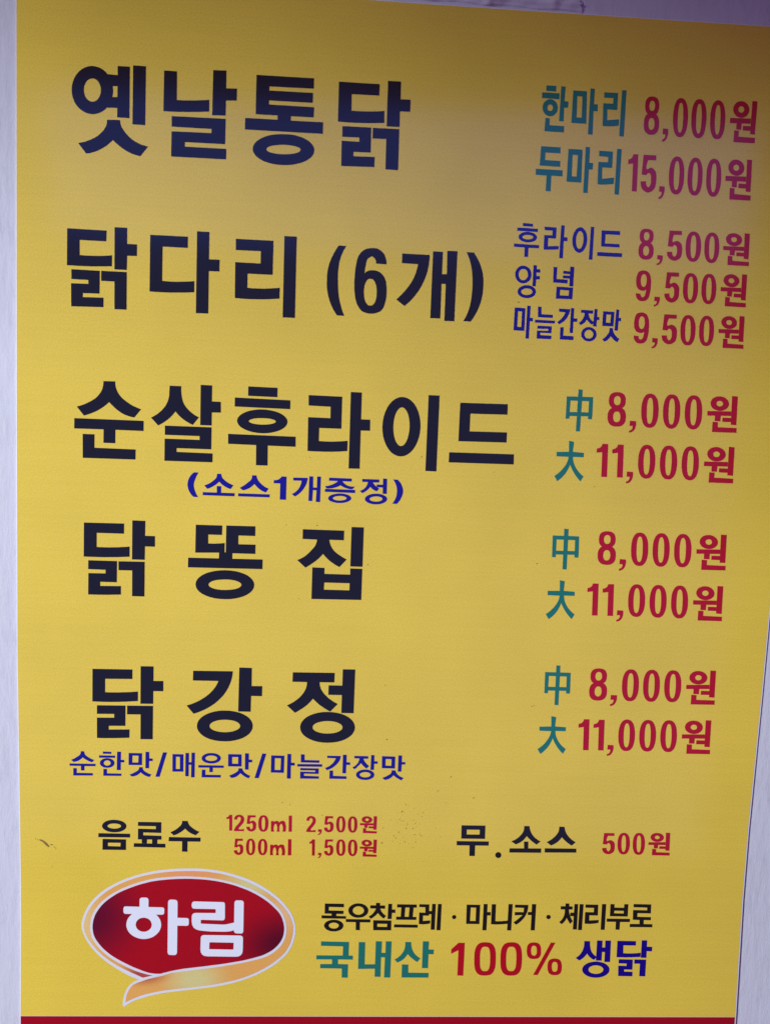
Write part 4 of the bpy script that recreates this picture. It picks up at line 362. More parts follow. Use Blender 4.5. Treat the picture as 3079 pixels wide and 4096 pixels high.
["price","ink_red",1,"",[[[4725,6037,4763,6034,4763,6030,4764,6026,4765,6022,4766,6019,4768,6016,4770,6014,4772,6012,4775,6010,4777,6009,4779,6008,4782,6008,4786,6010,4789,6012,4792,6014,4794,6017,4797,6020,4799,6025,4800,6029,4801,6034,4802,6039,4803,6045,4804,6051,4804,6057,4805,6064,4805,6070,4803,6068,4801,6065,4798,6063,4796,6062,4793,6060,4790,6059,4786,6058,4782,6058,4778,6058,4774,6058,4768,6058,4762,6060,4757,6061,4751,6064,4746,6066,4742,6070,4738,6075,4734,6079,4731,6085,4728,6090,4726,6097,4724,6104,4723,6112,4723,6120,4722,6127,4722,6136,4722,6144,4722,6153,4723,6161,4725,6169,4727,6176,4729,6183,4732,6190,4735,6196,4739,6201,4745,6205,4753,6209,4761,6211,4769,6213,4777,6213,4785,6213,4792,6212,4799,6210,4806,6207,4812,6203,4817,6199,4821,6194,4825,6188,4828,6182,4831,6177,4834,6169,4836,6161,4837,6152,4839,6144,4840,6135,4841,6126,4841,6117,4841,6108,4841,6099,4841,6090,4841,6080,4841,6070,4840,6060,4839,6051,4837,6041,4836,6033,4835,6026,4833,6019,4831,6011,4828,6005,4825,6001,4822,5996,4819,5993,4815,5989,4811,5986,4806,5983,4801,5981,4795,5980,4789,5979,4784,5978,4778,5978,4773,5978,4767,5979,4762,5980,4757,5981,4752,5984,4748,5987,4744,5990,4740,5993,4737,5997,4734,6001,4732,6004,4731,6008,4729,6012,4728,6016,4727,6020,4726,6024,4725,6028,4725,6032],[4758,6136,4758,6146,4759,6154,4760,6162,4762,6168,4765,6174,4768,6179,4772,6182,4776,6184,4780,6184,4785,6184,4789,6182,4793,6179,4797,6174,4799,6169,4802,6162,4804,6154,4805,6146,4805,6136,4805,6126,4805,6118,4803,6111,4801,6104,4799,6098,4796,6094,4792,6091,4788,6089,4783,6088,4778,6089,4774,6091,4770,6094,4767,6098,4764,6104,4762,6111,4760,6118,4759,6126]],[[4876,6017,4917,6016,4918,6008,4919,6001,4919,5995,4918,5988,4917,5981,4915,5975,4913,5969,4911,5964,4908,5958,4904,5954,4899,5950,4894,5947,4888,5944,4882,5942,4875,5941,4873,5954,4878,5955,4882,5956,4885,5958,4889,5960,4891,5963,4893,5966,4895,5971,4896,5975,4897,5979,4896,5981,4894,5983,4891,5984,4887,5985,4882,5984,4875,5983]],[[4961,6208,5057,6209,5058,6177,4998,6177,4992,6158,4988,6143,4988,6131,4990,6124,4995,6121,4999,6122,5005,6124,5011,6128,5018,6131,5024,6132,5031,6131,5038,6128,5046,6123,5052,6117,5057,6112,5063,6102,5066,6092,5068,6080,5068,6068,5068,6056,5068,6045,5068,6033,5066,6022,5063,6012,5058,6003,5051,5995,5043,5988,5033,5983,5022,5979,5012,5977,5003,5978,4993,5982,4983,5986,4974,5992,4967,5999,4962,6006,4958,6014,4954,6023,4952,6033,4952,6044,4993,6047,4992,6040,4993,6033,4994,6027,4997,6022,5000,6018,5003,6016,5005,6013,5008,6012,5010,6010,5012,6010,5015,6011,5018,6013,5021,6016,5023,6020,5025,6024,5027,6030,5029,6037,5029,6044,5029,6051,5029,6058,5028,6065,5027,6072,5026,6079,5024,6085,5020,6091,5018,6093,5016,6095,5013,6097,5011,6098,5009,6099,5005,6098,5002,6097,4999,6094,4996,6089,4993,6084,4955,6086]],[[5216,6095,5217,6068,5215,6048,5212,6030,5207,6015,5201,6002,5193,5992,5184,5984,5173,5980,5160,5978,5146,5980,5135,5984,5126,5991,5118,6002,5111,6014,5105,6030,5100,6048,5097,6068,5096,6094,5096,6120,5097,6141,5101,6159,5105,6174,5112,6187,5119,6197,5128,6204,5139,6209,5152,6210,5166,6209,5177,6204,5186,6197,5194,6187,5202,6174,5207,6159,5212,6141,5215,6121],[5178,6094,5178,6068,5178,6049,5176,6034,5173,6022,5170,6013,5165,6008,5159,6006,5152,6008,5148,6013,5144,6022,5140,6034,5138,6049,5136,6068,5134,6094,5134,6121,5135,6140,5136,6155,5139,6167,5142,6175,5147,6181,5153,6183,5160,6181,5165,6176,5169,6167,5172,6155,5175,6140,5177,6121]],[[5362,6096,5362,6069,5361,6049,5358,6031,5353,6016,5347,6003,5339,5992,5330,5985,5320,5980,5307,5979,5293,5980,5283,5985,5273,5992,5265,6003,5258,6015,5253,6031,5248,6049,5245,6069,5244,6095,5243,6121,5245,6142,5248,6160,5253,6175,5259,6188,5266,6198,5275,6205,5285,6210,5299,6211,5312,6210,5323,6206,5332,6198,5340,6188,5347,6175,5353,6160,5357,6142,5360,6122],[5324,6095,5325,6069,5324,6050,5322,6035,5320,6023,5317,6014,5312,6009,5306,6007,5299,6009,5295,6014,5291,6023,5287,6035,5285,6050,5283,6069,5281,6095,5281,6122,5282,6141,5283,6156,5286,6168,5289,6177,5293,6182,5300,6184,5306,6182,5311,6177,5315,6168,5318,6156,5321,6141,5323,6122]],[[5542,6166,5542,6157,5540,6149,5535,6141,5530,6134,5522,6128,5513,6123,5504,6119,5493,6117,5482,6117,5471,6117,5460,6120,5449,6124,5440,6129,5432,6135,5425,6142,5419,6150,5416,6158,5414,6167,5415,6176,5417,6184,5421,6192,5427,6199,5434,6205,5443,6210,5453,6214,5464,6216,5475,6217,5486,6216,5497,6214,5507,6210,5516,6205,5525,6198,5532,6191,5537,6183,5541,6175],[5501,6166,5501,6162,5500,6158,5497,6155,5494,6152,5489,6149,5485,6148,5480,6148,5474,6148,5470,6150,5465,6152,5461,6155,5458,6159,5456,6163,5455,6167,5456,6171,5457,6175,5459,6179,5463,6182,5467,6184,5472,6185,5477,6186,5482,6185,5487,6184,5491,6181,5495,6178,5498,6175,5500,6171]],[[5397,6114,5560,6115,5562,6083,5491,6083,5491,6044,5452,6046,5451,6083,5398,6082]],[[5504,6070,5571,6069,5571,6040,5504,6041]],[[5559,6220,5600,6219,5603,6020,5565,6022]],[[5438,6041,5475,6039,5476,6004,5607,6000,5608,5967,5439,5969]]]],
["price","ink_red",1,"",[[[4730,5712,4769,5709,4769,5705,4770,5701,4771,5697,4772,5694,4774,5691,4776,5689,4778,5687,4780,5685,4783,5683,4785,5683,4788,5683,4792,5684,4795,5686,4798,5689,4801,5691,4803,5695,4805,5699,4806,5704,4807,5709,4808,5714,4809,5720,4810,5726,4811,5733,4811,5739,4811,5745,4809,5743,4807,5741,4804,5739,4802,5737,4799,5736,4796,5735,4792,5734,4788,5733,4784,5733,4780,5733,4774,5734,4768,5735,4762,5737,4757,5739,4752,5742,4747,5746,4743,5750,4740,5755,4736,5761,4734,5766,4731,5773,4729,5781,4728,5789,4728,5797,4727,5804,4727,5813,4727,5821,4728,5830,4729,5838,4730,5847,4732,5854,4734,5861,4737,5868,4740,5874,4744,5879,4750,5884,4758,5887,4766,5890,4775,5891,4783,5892,4791,5891,4798,5890,4806,5888,4813,5885,4819,5881,4823,5877,4828,5872,4831,5866,4834,5860,4837,5854,4840,5846,4843,5838,4844,5829,4845,5821,4846,5812,4847,5803,4848,5794,4848,5784,4848,5775,4848,5766,4848,5756,4847,5746,4847,5736,4846,5726,4844,5716,4843,5708,4842,5701,4840,5693,4838,5686,4834,5679,4832,5675,4829,5671,4825,5667,4821,5663,4817,5660,4812,5657,4807,5655,4801,5654,4796,5653,4790,5652,4784,5652,4779,5652,4773,5653,4767,5654,4762,5655,4758,5658,4753,5661,4749,5664,4745,5668,4742,5672,4740,5675,4738,5679,4736,5683,4734,5687,4733,5691,4732,5695,4731,5699,4731,5703,4730,5707],[4764,5813,4764,5823,4765,5832,4766,5839,4768,5846,4771,5852,4774,5856,4777,5860,4782,5862,4786,5862,4791,5862,4795,5860,4799,5856,4803,5852,4806,5846,4808,5839,4810,5832,4811,5823,4812,5813,4812,5803,4811,5795,4810,5787,4807,5780,4805,5775,4802,5770,4798,5767,4794,5765,4789,5764,4784,5765,4780,5767,4776,5770,4773,5775,4770,5780,4767,5787,4766,5795,4764,5803]],[[4880,5700,4922,5698,4924,5691,4924,5683,4924,5676,4924,5668,4923,5661,4921,5655,4919,5648,4916,5642,4913,5636,4909,5631,4904,5627,4899,5624,4893,5621,4887,5619,4879,5618,4877,5631,4882,5632,4886,5634,4890,5636,4893,5639,4896,5642,4898,5645,4900,5650,4901,5654,4902,5658,4901,5661,4899,5664,4896,5665,4892,5665,4886,5665,4880,5663]],[[4963,5886,5062,5886,5063,5855,5001,5855,4994,5836,4991,5820,4990,5809,4992,5802,4998,5798,5002,5799,5008,5802,5015,5806,5022,5809,5028,5810,5035,5808,5043,5805,5050,5800,5057,5795,5062,5789,5068,5780,5071,5769,5073,5757,5074,5745,5074,5734,5074,5722,5073,5711,5071,5700,5068,5689,5063,5680,5056,5673,5047,5666,5037,5660,5026,5656,5015,5655,5006,5656,4995,5659,4985,5664,4976,5670,4969,5677,4963,5684,4959,5692,4956,5701,4954,5711,4953,5722,4995,5724,4995,5717,4996,5711,4997,5705,5000,5700,5003,5695,5005,5693,5008,5691,5011,5689,5013,5688,5016,5687,5019,5688,5022,5691,5024,5694,5027,5698,5029,5701,5031,5707,5033,5714,5033,5722,5033,5729,5032,5736,5032,5743,5031,5750,5030,5757,5028,5763,5024,5768,5022,5770,5020,5772,5017,5774,5014,5776,5012,5776,5008,5776,5005,5774,5001,5771,4998,5767,4995,5761,4956,5764]],[[5220,5771,5220,5745,5219,5724,5215,5706,5211,5690,5204,5677,5197,5667,5188,5659,5177,5655,5163,5653,5150,5655,5139,5659,5129,5667,5121,5677,5114,5690,5108,5706,5104,5724,5101,5745,5099,5771,5099,5798,5101,5818,5104,5836,5109,5852,5115,5865,5123,5875,5132,5883,5142,5887,5156,5889,5169,5887,5180,5883,5190,5875,5198,5865,5205,5852,5211,5836,5216,5818,5219,5798],[5181,5771,5182,5744,5181,5725,5180,5710,5177,5697,5173,5689,5169,5683,5162,5681,5156,5683,5151,5689,5147,5697,5144,5710,5141,5725,5139,5744,5138,5771,5137,5798,5138,5817,5140,5832,5142,5845,5146,5853,5150,5859,5157,5861,5163,5859,5168,5853,5172,5845,5175,5832,5178,5817,5180,5798]],[[5369,5772,5369,5746,5367,5725,5364,5707,5360,5692,5353,5679,5346,5668,5337,5661,5326,5656,5313,5655,5299,5656,5288,5661,5279,5668,5271,5679,5263,5692,5258,5707,5253,5725,5250,5746,5249,5772,5248,5799,5250,5819,5253,5837,5258,5853,5264,5866,5272,5876,5281,5884,5291,5888,5305,5890,5318,5888,5329,5884,5338,5876,5347,5866,5354,5853,5360,5837,5364,5819,5367,5799],[5330,5772,5331,5746,5330,5727,5329,5711,5326,5699,5323,5690,5318,5685,5312,5683,5305,5685,5300,5690,5296,5699,5293,5711,5290,5727,5288,5746,5287,5772,5287,5799,5287,5818,5289,5833,5291,5846,5295,5854,5299,5860,5306,5861,5312,5860,5317,5854,5321,5846,5324,5833,5327,5818,5329,5799]],[[5548,5844,5548,5836,5546,5827,5542,5819,5536,5812,5529,5806,5520,5801,5510,5797,5500,5795,5489,5795,5478,5795,5467,5798,5457,5801,5447,5807,5439,5813,5432,5820,5427,5828,5424,5836,5422,5845,5422,5854,5424,5862,5429,5870,5434,5877,5442,5883,5450,5888,5460,5892,5470,5894,5481,5895,5492,5894,5503,5892,5513,5888,5523,5883,5531,5877,5538,5869,5543,5862,5547,5853],[5508,5845,5508,5840,5506,5836,5504,5833,5501,5830,5496,5827,5492,5826,5487,5826,5482,5826,5477,5828,5472,5830,5468,5833,5465,5836,5463,5841,5462,5845,5463,5849,5464,5853,5466,5857,5470,5860,5474,5862,5479,5863,5484,5864,5489,5863,5494,5862,5498,5860,5502,5857,5505,5853,5507,5849]],[[5405,5792,5567,5793,5568,5762,5498,5761,5498,5722,5460,5724,5459,5761,5407,5760]],[[5511,5748,5577,5747,5578,5718,5512,5719]],[[5565,5899,5605,5897,5610,5699,5572,5700]],[[5446,5718,5482,5717,5483,5682,5614,5678,5615,5646,5447,5647]]]],
["portion_mark","ink_teal",1,"",[[[4229,5219,4439,5221,4441,5070,4230,5066],[4260,5187,4408,5188,4408,5100,4259,5098]],[[4229,5074,4259,5075,4259,5045,4229,5044]],[[4408,5077,4440,5077,4439,5047,4408,5047]],[[4319,5277,4352,5276,4349,4948,4317,4949]]]],
["price","ink_red",1,"",[[[4701,5202,4701,5186,4699,5174,4695,5164,4689,5156,4682,5149,4674,5143,4664,5139,4652,5136,4635,5135,4618,5136,4606,5138,4596,5142,4587,5148,4580,5155,4574,5163,4570,5173,4567,5185,4565,5201,4566,5217,4568,5229,4572,5239,4577,5247,4584,5255,4593,5260,4603,5264,4615,5267,4631,5268,4648,5267,4660,5265,4670,5261,4679,5256,4687,5249,4693,5240,4697,5230,4700,5219],[4660,5202,4660,5193,4658,5185,4656,5179,4652,5173,4647,5169,4641,5167,4634,5166,4627,5167,4621,5169,4616,5173,4612,5178,4609,5185,4607,5192,4606,5201,4606,5211,4608,5218,4611,5225,4615,5230,4620,5234,4625,5237,4632,5237,4639,5237,4645,5234,4650,5230,4654,5225,4658,5219,4660,5211]],[[4711,5075,4710,5056,4708,5042,4704,5031,4698,5021,4690,5013,4681,5006,4670,5001,4657,4998,4639,4997,4621,4998,4608,5001,4596,5005,4587,5012,4579,5020,4572,5030,4568,5041,4564,5055,4563,5074,4563,5093,4566,5107,4570,5118,4576,5128,4583,5136,4593,5143,4603,5148,4616,5151,4635,5152,4653,5151,4666,5148,4677,5144,4687,5137,4695,5129,4701,5119,4706,5108,4709,5094],[4666,5075,4665,5064,4664,5055,4661,5047,4657,5041,4651,5036,4645,5034,4638,5032,4631,5033,4624,5036,4619,5041,4615,5047,4611,5055,4609,5064,4608,5074,4608,5085,4610,5094,4613,5102,4617,5108,4622,5113,4628,5115,4636,5116,4643,5116,4649,5113,4655,5108,4659,5102,4662,5094,4665,5085]],[[4745,5048,4794,5046,4795,5037,4796,5029,4796,5020,4796,5012,4794,5004,4792,4997,4790,4989,4787,4982,4783,4975,4779,4970,4773,4965,4767,4961,4760,4957,4752,4955,4744,4954,4742,4969,4747,4971,4752,4972,4757,4975,4760,4978,4763,4981,4766,4985,4768,4990,4769,4996,4770,5000,4769,5004,4767,5006,4763,5008,4758,5008,4752,5007,4744,5006]],[[4970,5133,4970,5103,4968,5079,4964,5058,4959,5040,4952,5025,4943,5013,4932,5005,4920,4999,4904,4998,4889,4999,4876,5004,4865,5013,4855,5025,4847,5039,4841,5057,4835,5078,4832,5101,4830,5132,4830,5162,4832,5186,4836,5206,4841,5224,4849,5239,4858,5251,4868,5260,4880,5265,4896,5267,4911,5265,4924,5260,4935,5252,4944,5240,4953,5225,4959,5208,4964,5187,4968,5163],[4925,5133,4926,5102,4925,5080,4923,5062,4920,5048,4916,5038,4911,5032,4903,5030,4896,5032,4890,5038,4885,5048,4882,5062,4879,5080,4876,5101,4875,5132,4874,5163,4875,5185,4877,5202,4880,5216,4884,5226,4889,5232,4897,5235,4904,5233,4910,5227,4914,5217,4918,5203,4921,5185,4924,5163]],[[5144,5134,5145,5103,5143,5079,5139,5058,5134,5040,5126,5025,5118,5013,5107,5005,5095,4999,5079,4997,5064,4999,5051,5004,5040,5013,5031,5025,5023,5039,5016,5057,5011,5078,5007,5102,5005,5132,5005,5163,5007,5187,5011,5207,5016,5225,5023,5240,5032,5252,5042,5261,5054,5266,5070,5268,5086,5266,5098,5261,5109,5253,5119,5241,5127,5226,5134,5208,5139,5188,5142,5164],[5100,5133,5100,5102,5100,5080,5098,5063,5095,5049,5091,5038,5086,5032,5078,5030,5071,5032,5065,5038,5061,5048,5057,5062,5054,5080,5051,5102,5050,5133,5049,5164,5050,5185,5052,5203,5055,5217,5059,5227,5064,5233,5071,5236,5079,5234,5084,5228,5089,5217,5093,5204,5096,5186,5098,5164]],[[5322,5134,5322,5104,5321,5080,5317,5059,5311,5041,5304,5026,5295,5014,5285,5006,5272,5000,5257,4998,5240,5000,5228,5005,5217,5014,5207,5025,5198,5040,5192,5058,5186,5079,5183,5102,5181,5133,5181,5163,5182,5187,5186,5208,5192,5225,5199,5240,5208,5252,5218,5261,5231,5266,5246,5268,5262,5267,5275,5262,5286,5253,5296,5241,5304,5227,5311,5209,5316,5188,5320,5165],[5277,5134,5278,5103,5277,5081,5275,5063,5272,5049,5268,5039,5263,5033,5255,5031,5248,5033,5242,5039,5237,5049,5233,5063,5230,5081,5228,5102,5226,5133,5225,5164,5226,5186,5228,5204,5231,5217,5235,5228,5240,5234,5248,5236,5255,5234,5261,5228,5266,5218,5270,5204,5273,5186,5275,5165]],[[5534,5211,5534,5202,5531,5192,5526,5183,5519,5174,5511,5167,5500,5162,5489,5157,5476,5154,5463,5153,5450,5154,5437,5157,5425,5161,5414,5166,5404,5173,5396,5181,5390,5190,5386,5200,5384,5210,5384,5220,5387,5229,5392,5239,5398,5247,5407,5254,5417,5260,5429,5264,5441,5267,5454,5268,5467,5267,5480,5265,5493,5261,5504,5255,5513,5248,5522,5240,5528,5231,5532,5221],[5486,5211,5486,5206,5484,5201,5481,5197,5477,5194,5472,5191,5466,5189,5461,5189,5454,5189,5449,5191,5443,5193,5439,5197,5435,5201,5433,5206,5432,5210,5432,5215,5434,5220,5437,5224,5441,5228,5446,5230,5451,5232,5457,5232,5463,5232,5469,5230,5474,5228,5479,5224,5482,5220,5485,5216]],[[5363,5149,5556,5153,5557,5117,5474,5115,5474,5071,5428,5072,5427,5114,5365,5113]],[[5489,5101,5568,5101,5568,5068,5490,5068]],[[5554,5274,5601,5273,5606,5046,5561,5047]],[[5412,5066,5455,5064,5456,5024,5611,5023,5612,4985,5413,4984]]]],
["portion_mark","ink_teal",1,"",[[[4268,4872,4308,4866,4303,4786,4392,4781,4392,4746,4306,4746,4307,4738,4308,4730,4309,4721,4311,4713,4313,4706,4318,4693,4323,4681,4329,4670,4336,4659,4344,4648,4353,4636,4363,4625,4375,4614,4387,4604,4400,4594,4377,4554,4366,4565,4355,4577,4345,4588,4335,4601,4326,4613,4317,4627,4308,4641,4301,4655,4293,4670,4287,4685,4282,4669,4275,4653,4268,4638,4260,4624,4252,4610,4241,4597,4230,4584,4218,4571,4205,4560,4191,4549,4166,4590,4180,4600,4194,4611,4207,4623,4219,4636,4230,4649,4238,4660,4246,4671,4253,4683,4259,4696,4264,4709,4266,4716,4268,4723,4269,4730,4270,4738,4271,4745,4174,4746,4173,4781,4271,4785]]]],
["price","ink_red",1,"",[[[4536,4858,4582,4858,4589,4596,4543,4596,4538,4792,4494,4786,4493,4819,4500,4820,4507,4822,4513,4824,4518,4827,4523,4831,4527,4835,4530,4840,4532,4845,4535,4851]],[[4662,4857,4708,4857,4716,4596,4669,4596,4664,4791,4619,4785,4618,4818,4626,4819,4632,4821,4638,4823,4644,4826,4648,4830,4652,4834,4656,4839,4658,4844,4660,4850]],[[4747,4646,4796,4644,4798,4635,4798,4626,4798,4618,4798,4609,4796,4601,4795,4594,4792,4586,4789,4579,4785,4572,4781,4566,4776,4561,4770,4557,4763,4554,4755,4552,4747,4550,4744,4566,4750,4567,4755,4569,4759,4572,4763,4575,4766,4578,4768,4582,4770,4587,4772,4593,4772,4598,4772,4601,4769,4603,4766,4605,4761,4605,4755,4605,4747,4603]],[[4971,4730,4971,4699,4969,4675,4966,4655,4960,4637,4953,4622,4944,4610,4934,4601,4921,4596,4906,4594,4890,4596,4877,4601,4866,4610,4857,4621,4849,4636,4842,4654,4837,4675,4833,4698,4832,4729,4832,4759,4834,4783,4837,4803,4843,4821,4850,4836,4859,4848,4869,4857,4881,4862,4897,4864,4913,4862,4925,4857,4936,4848,4946,4837,4954,4822,4961,4804,4966,4784,4969,4760],[4927,4729,4927,4699,4926,4677,4924,4659,4921,4645,4917,4635,4912,4629,4905,4627,4897,4629,4892,4635,4887,4645,4883,4659,4880,4677,4878,4698,4876,4729,4876,4760,4877,4782,4879,4799,4881,4813,4885,4823,4891,4829,4898,4831,4906,4829,4911,4823,4916,4813,4920,4799,4923,4782,4925,4760]],[[5149,4730,5149,4699,5147,4675,5143,4654,5138,4636,5130,4621,5121,4609,5111,4601,5099,4595,5083,4594,5067,4595,5054,4600,5043,4609,5033,4621,5025,4636,5018,4654,5013,4674,5010,4698,5008,4729,5008,4759,5010,4783,5013,4804,5019,4822,5026,4837,5035,4849,5045,4857,5058,4862,5073,4864,5089,4863,5102,4858,5113,4849,5123,4837,5131,4822,5138,4805,5143,4784,5147,4760],[5104,4729,5104,4698,5103,4677,5101,4659,5099,4645,5094,4634,5089,4628,5082,4626,5074,4628,5068,4634,5064,4644,5060,4658,5057,4676,5054,4698,5053,4729,5052,4760,5053,4782,5055,4800,5058,4813,5062,4824,5067,4830,5075,4832,5082,4830,5088,4824,5093,4814,5097,4800,5100,4782,5102,4760]],[[5326,4730,5326,4699,5324,4675,5320,4654,5315,4636,5308,4621,5299,4609,5288,4600,5276,4595,5261,4593,5245,4595,5232,4600,5221,4608,5211,4620,5203,4635,5196,4653,5191,4674,5187,4698,5185,4729,5185,4759,5187,4783,5191,4804,5196,4822,5203,4837,5212,4849,5223,4858,5235,4863,5250,4865,5266,4863,5279,4858,5290,4850,5299,4838,5308,4823,5315,4805,5320,4784,5324,4760],[5281,4729,5281,4698,5281,4676,5279,4658,5276,4644,5272,4634,5267,4628,5259,4626,5252,4628,5246,4634,5241,4644,5237,4658,5234,4676,5232,4698,5230,4729,5230,4760,5230,4782,5232,4800,5235,4814,5239,4824,5244,4830,5252,4832,5259,4830,5265,4824,5270,4814,5274,4800,5277,4782,5279,4760]],[[5539,4809,5539,4799,5536,4790,5531,4781,5524,4772,5515,4765,5505,4759,5493,4755,5481,4753,5467,4752,5454,4752,5441,4755,5429,4759,5418,4765,5408,4772,5400,4780,5394,4789,5390,4799,5388,4809,5388,4819,5391,4829,5396,4838,5403,4846,5412,4853,5422,4859,5434,4863,5446,4866,5459,4867,5473,4866,5485,4863,5498,4859,5509,4853,5519,4846,5527,4838,5533,4829,5537,4819],[5491,4809,5490,4804,5489,4800,5486,4796,5482,4792,5477,4789,5471,4788,5465,4787,5459,4788,5453,4789,5448,4792,5443,4795,5440,4800,5437,4804,5436,4809,5437,4814,5438,4819,5441,4823,5445,4826,5450,4829,5456,4831,5462,4831,5468,4831,5474,4829,5479,4826,5484,4823,5487,4819,5490,4814]],[[5367,4748,5560,4751,5562,4714,5478,4713,5477,4669,5432,4670,5431,4712,5368,4711]],[[5493,4699,5572,4698,5573,4665,5494,4665]],[[5560,4872,5607,4870,5611,4642,5565,4644]],[[5415,4664,5459,4662,5459,4622,5615,4619,5616,4581,5416,4581]]]],
["portion_mark","ink_teal",1,"",[[[4180,4115,4394,4114,4399,3964,4184,3962],[4213,4083,4363,4082,4365,3994,4214,3993]],[[4184,3970,4214,3970,4214,3940,4184,3940]],[[4365,3972,4398,3971,4397,3941,4366,3942]],[[4270,4172,4305,4170,4308,3843,4275,3844]]]],
["price","ink_red",1,"",[[[4692,4097,4691,4080,4689,4068,4685,4058,4680,4050,4673,4043,4664,4037,4654,4033,4642,4030,4625,4029,4609,4030,4596,4033,4586,4036,4577,4042,4570,4049,4564,4058,4559,4068,4557,4079,4555,4096,4556,4112,4558,4124,4561,4134,4567,4143,4574,4150,4582,4155,4593,4159,4605,4162,4621,4163,4638,4162,4650,4160,4661,4156,4670,4150,4677,4143,4683,4135,4687,4125,4690,4113],[4651,4096,4650,4087,4649,4079,4646,4073,4642,4067,4637,4063,4631,4061,4624,4060,4617,4061,4612,4063,4606,4067,4602,4073,4599,4079,4597,4087,4596,4096,4596,4105,4598,4113,4601,4120,4605,4125,4610,4129,4615,4131,4622,4132,4629,4131,4635,4129,4640,4125,4645,4120,4648,4113,4650,4106]],[[4702,3968,4701,3949,4699,3935,4695,3924,4689,3914,4681,3905,4672,3899,4661,3894,4648,3891,4630,3890,4611,3891,4598,3894,4587,3898,4577,3905,4569,3913,4562,3923,4558,3935,4554,3948,4553,3968,4553,3987,4556,4001,4560,4012,4566,4022,4573,4031,4583,4037,4594,4042,4607,4045,4625,4046,4643,4045,4656,4042,4668,4038,4677,4031,4686,4023,4692,4013,4697,4001,4700,3988],[4656,3968,4656,3957,4654,3948,4651,3941,4647,3934,4642,3930,4636,3927,4629,3926,4621,3927,4615,3929,4609,3934,4605,3940,4602,3948,4599,3957,4598,3968,4599,3979,4600,3988,4603,3995,4607,4002,4613,4006,4619,4009,4626,4010,4633,4009,4640,4007,4645,4002,4650,3996,4653,3988,4655,3979]],[[4736,3941,4785,3939,4787,3930,4788,3921,4788,3913,4787,3904,4786,3896,4784,3889,4782,3881,4778,3874,4775,3867,4770,3862,4765,3857,4759,3853,4752,3849,4744,3847,4735,3846,4733,3861,4739,3863,4744,3865,4748,3867,4752,3870,4755,3873,4757,3878,4759,3883,4761,3888,4761,3893,4761,3896,4758,3899,4755,3900,4750,3900,4743,3900,4735,3898]],[[4962,4026,4963,3995,4961,3971,4957,3950,4951,3932,4944,3917,4935,3905,4925,3896,4913,3891,4897,3889,4881,3891,4868,3896,4857,3905,4847,3917,4839,3932,4832,3950,4827,3970,4824,3994,4822,4025,4822,4055,4824,4079,4827,4100,4833,4118,4840,4133,4849,4145,4859,4154,4872,4159,4887,4161,4903,4159,4916,4154,4927,4145,4937,4134,4945,4119,4952,4101,4957,4080,4960,4056],[4917,4025,4918,3994,4917,3972,4915,3955,4912,3941,4908,3930,4903,3924,4896,3922,4888,3924,4882,3930,4878,3940,4874,3954,4871,3972,4868,3994,4867,4025,4866,4056,4867,4078,4869,4096,4872,4110,4876,4120,4881,4126,4888,4128,4896,4126,4902,4120,4906,4110,4910,4096,4913,4078,4916,4056]],[[5138,4025,5138,3995,5136,3971,5133,3950,5127,3932,5120,3916,5111,3904,5101,3896,5089,3890,5073,3888,5057,3890,5045,3895,5033,3904,5024,3916,5016,3931,5009,3949,5004,3970,5000,3994,4998,4025,4998,4055,5000,4079,5003,4100,5009,4118,5016,4133,5025,4145,5035,4154,5047,4159,5063,4161,5079,4160,5091,4154,5102,4146,5112,4134,5120,4119,5127,4101,5132,4080,5136,4056],[5093,4025,5094,3994,5093,3972,5091,3954,5088,3940,5084,3930,5079,3923,5072,3921,5064,3923,5058,3929,5054,3940,5050,3954,5047,3972,5044,3994,5043,4025,5042,4056,5043,4078,5045,4096,5048,4110,5051,4120,5057,4126,5064,4129,5072,4127,5077,4120,5082,4110,5086,4096,5089,4078,5091,4056]],[[5317,4025,5317,3995,5316,3971,5312,3950,5306,3932,5299,3916,5290,3904,5279,3896,5267,3890,5251,3889,5235,3890,5222,3895,5211,3904,5201,3916,5193,3931,5186,3949,5180,3970,5177,3994,5175,4024,5174,4055,5176,4079,5180,4100,5185,4118,5193,4133,5202,4145,5212,4154,5224,4159,5240,4161,5256,4159,5269,4154,5280,4145,5290,4133,5299,4119,5306,4101,5311,4080,5315,4056],[5271,4025,5272,3994,5271,3972,5270,3954,5267,3940,5263,3930,5257,3923,5250,3921,5242,3923,5236,3930,5232,3940,5227,3954,5224,3972,5222,3994,5220,4025,5219,4056,5220,4078,5222,4096,5225,4110,5229,4120,5234,4126,5242,4128,5249,4126,5255,4120,5260,4110,5264,4096,5267,4078,5270,4056]],[[5530,4102,5530,4092,5527,4082,5522,4073,5515,4065,5506,4058,5496,4052,5484,4048,5472,4045,5459,4044,5446,4045,5433,4047,5420,4052,5409,4057,5399,4064,5391,4073,5385,4082,5381,4091,5379,4101,5379,4111,5382,4121,5387,4130,5393,4138,5402,4146,5413,4151,5424,4156,5437,4158,5450,4159,5463,4159,5476,4156,5488,4152,5499,4146,5509,4139,5517,4131,5524,4122,5528,4112],[5481,4102,5481,4097,5480,4092,5477,4088,5473,4085,5468,4082,5462,4080,5456,4080,5450,4080,5444,4082,5439,4084,5434,4088,5431,4092,5428,4097,5427,4102,5427,4106,5429,4111,5432,4115,5436,4119,5441,4121,5447,4123,5453,4124,5459,4123,5465,4122,5470,4119,5474,4116,5478,4111,5480,4107]],[[5358,4040,5552,4043,5554,4007,5470,4005,5470,3961,5424,3962,5423,4005,5360,4003]],[[5485,3991,5564,3991,5565,3957,5486,3958]],[[5550,4165,5598,4164,5603,3935,5557,3936]],[[5407,3956,5451,3954,5452,3914,5608,3911,5609,3874,5409,3873]]]],
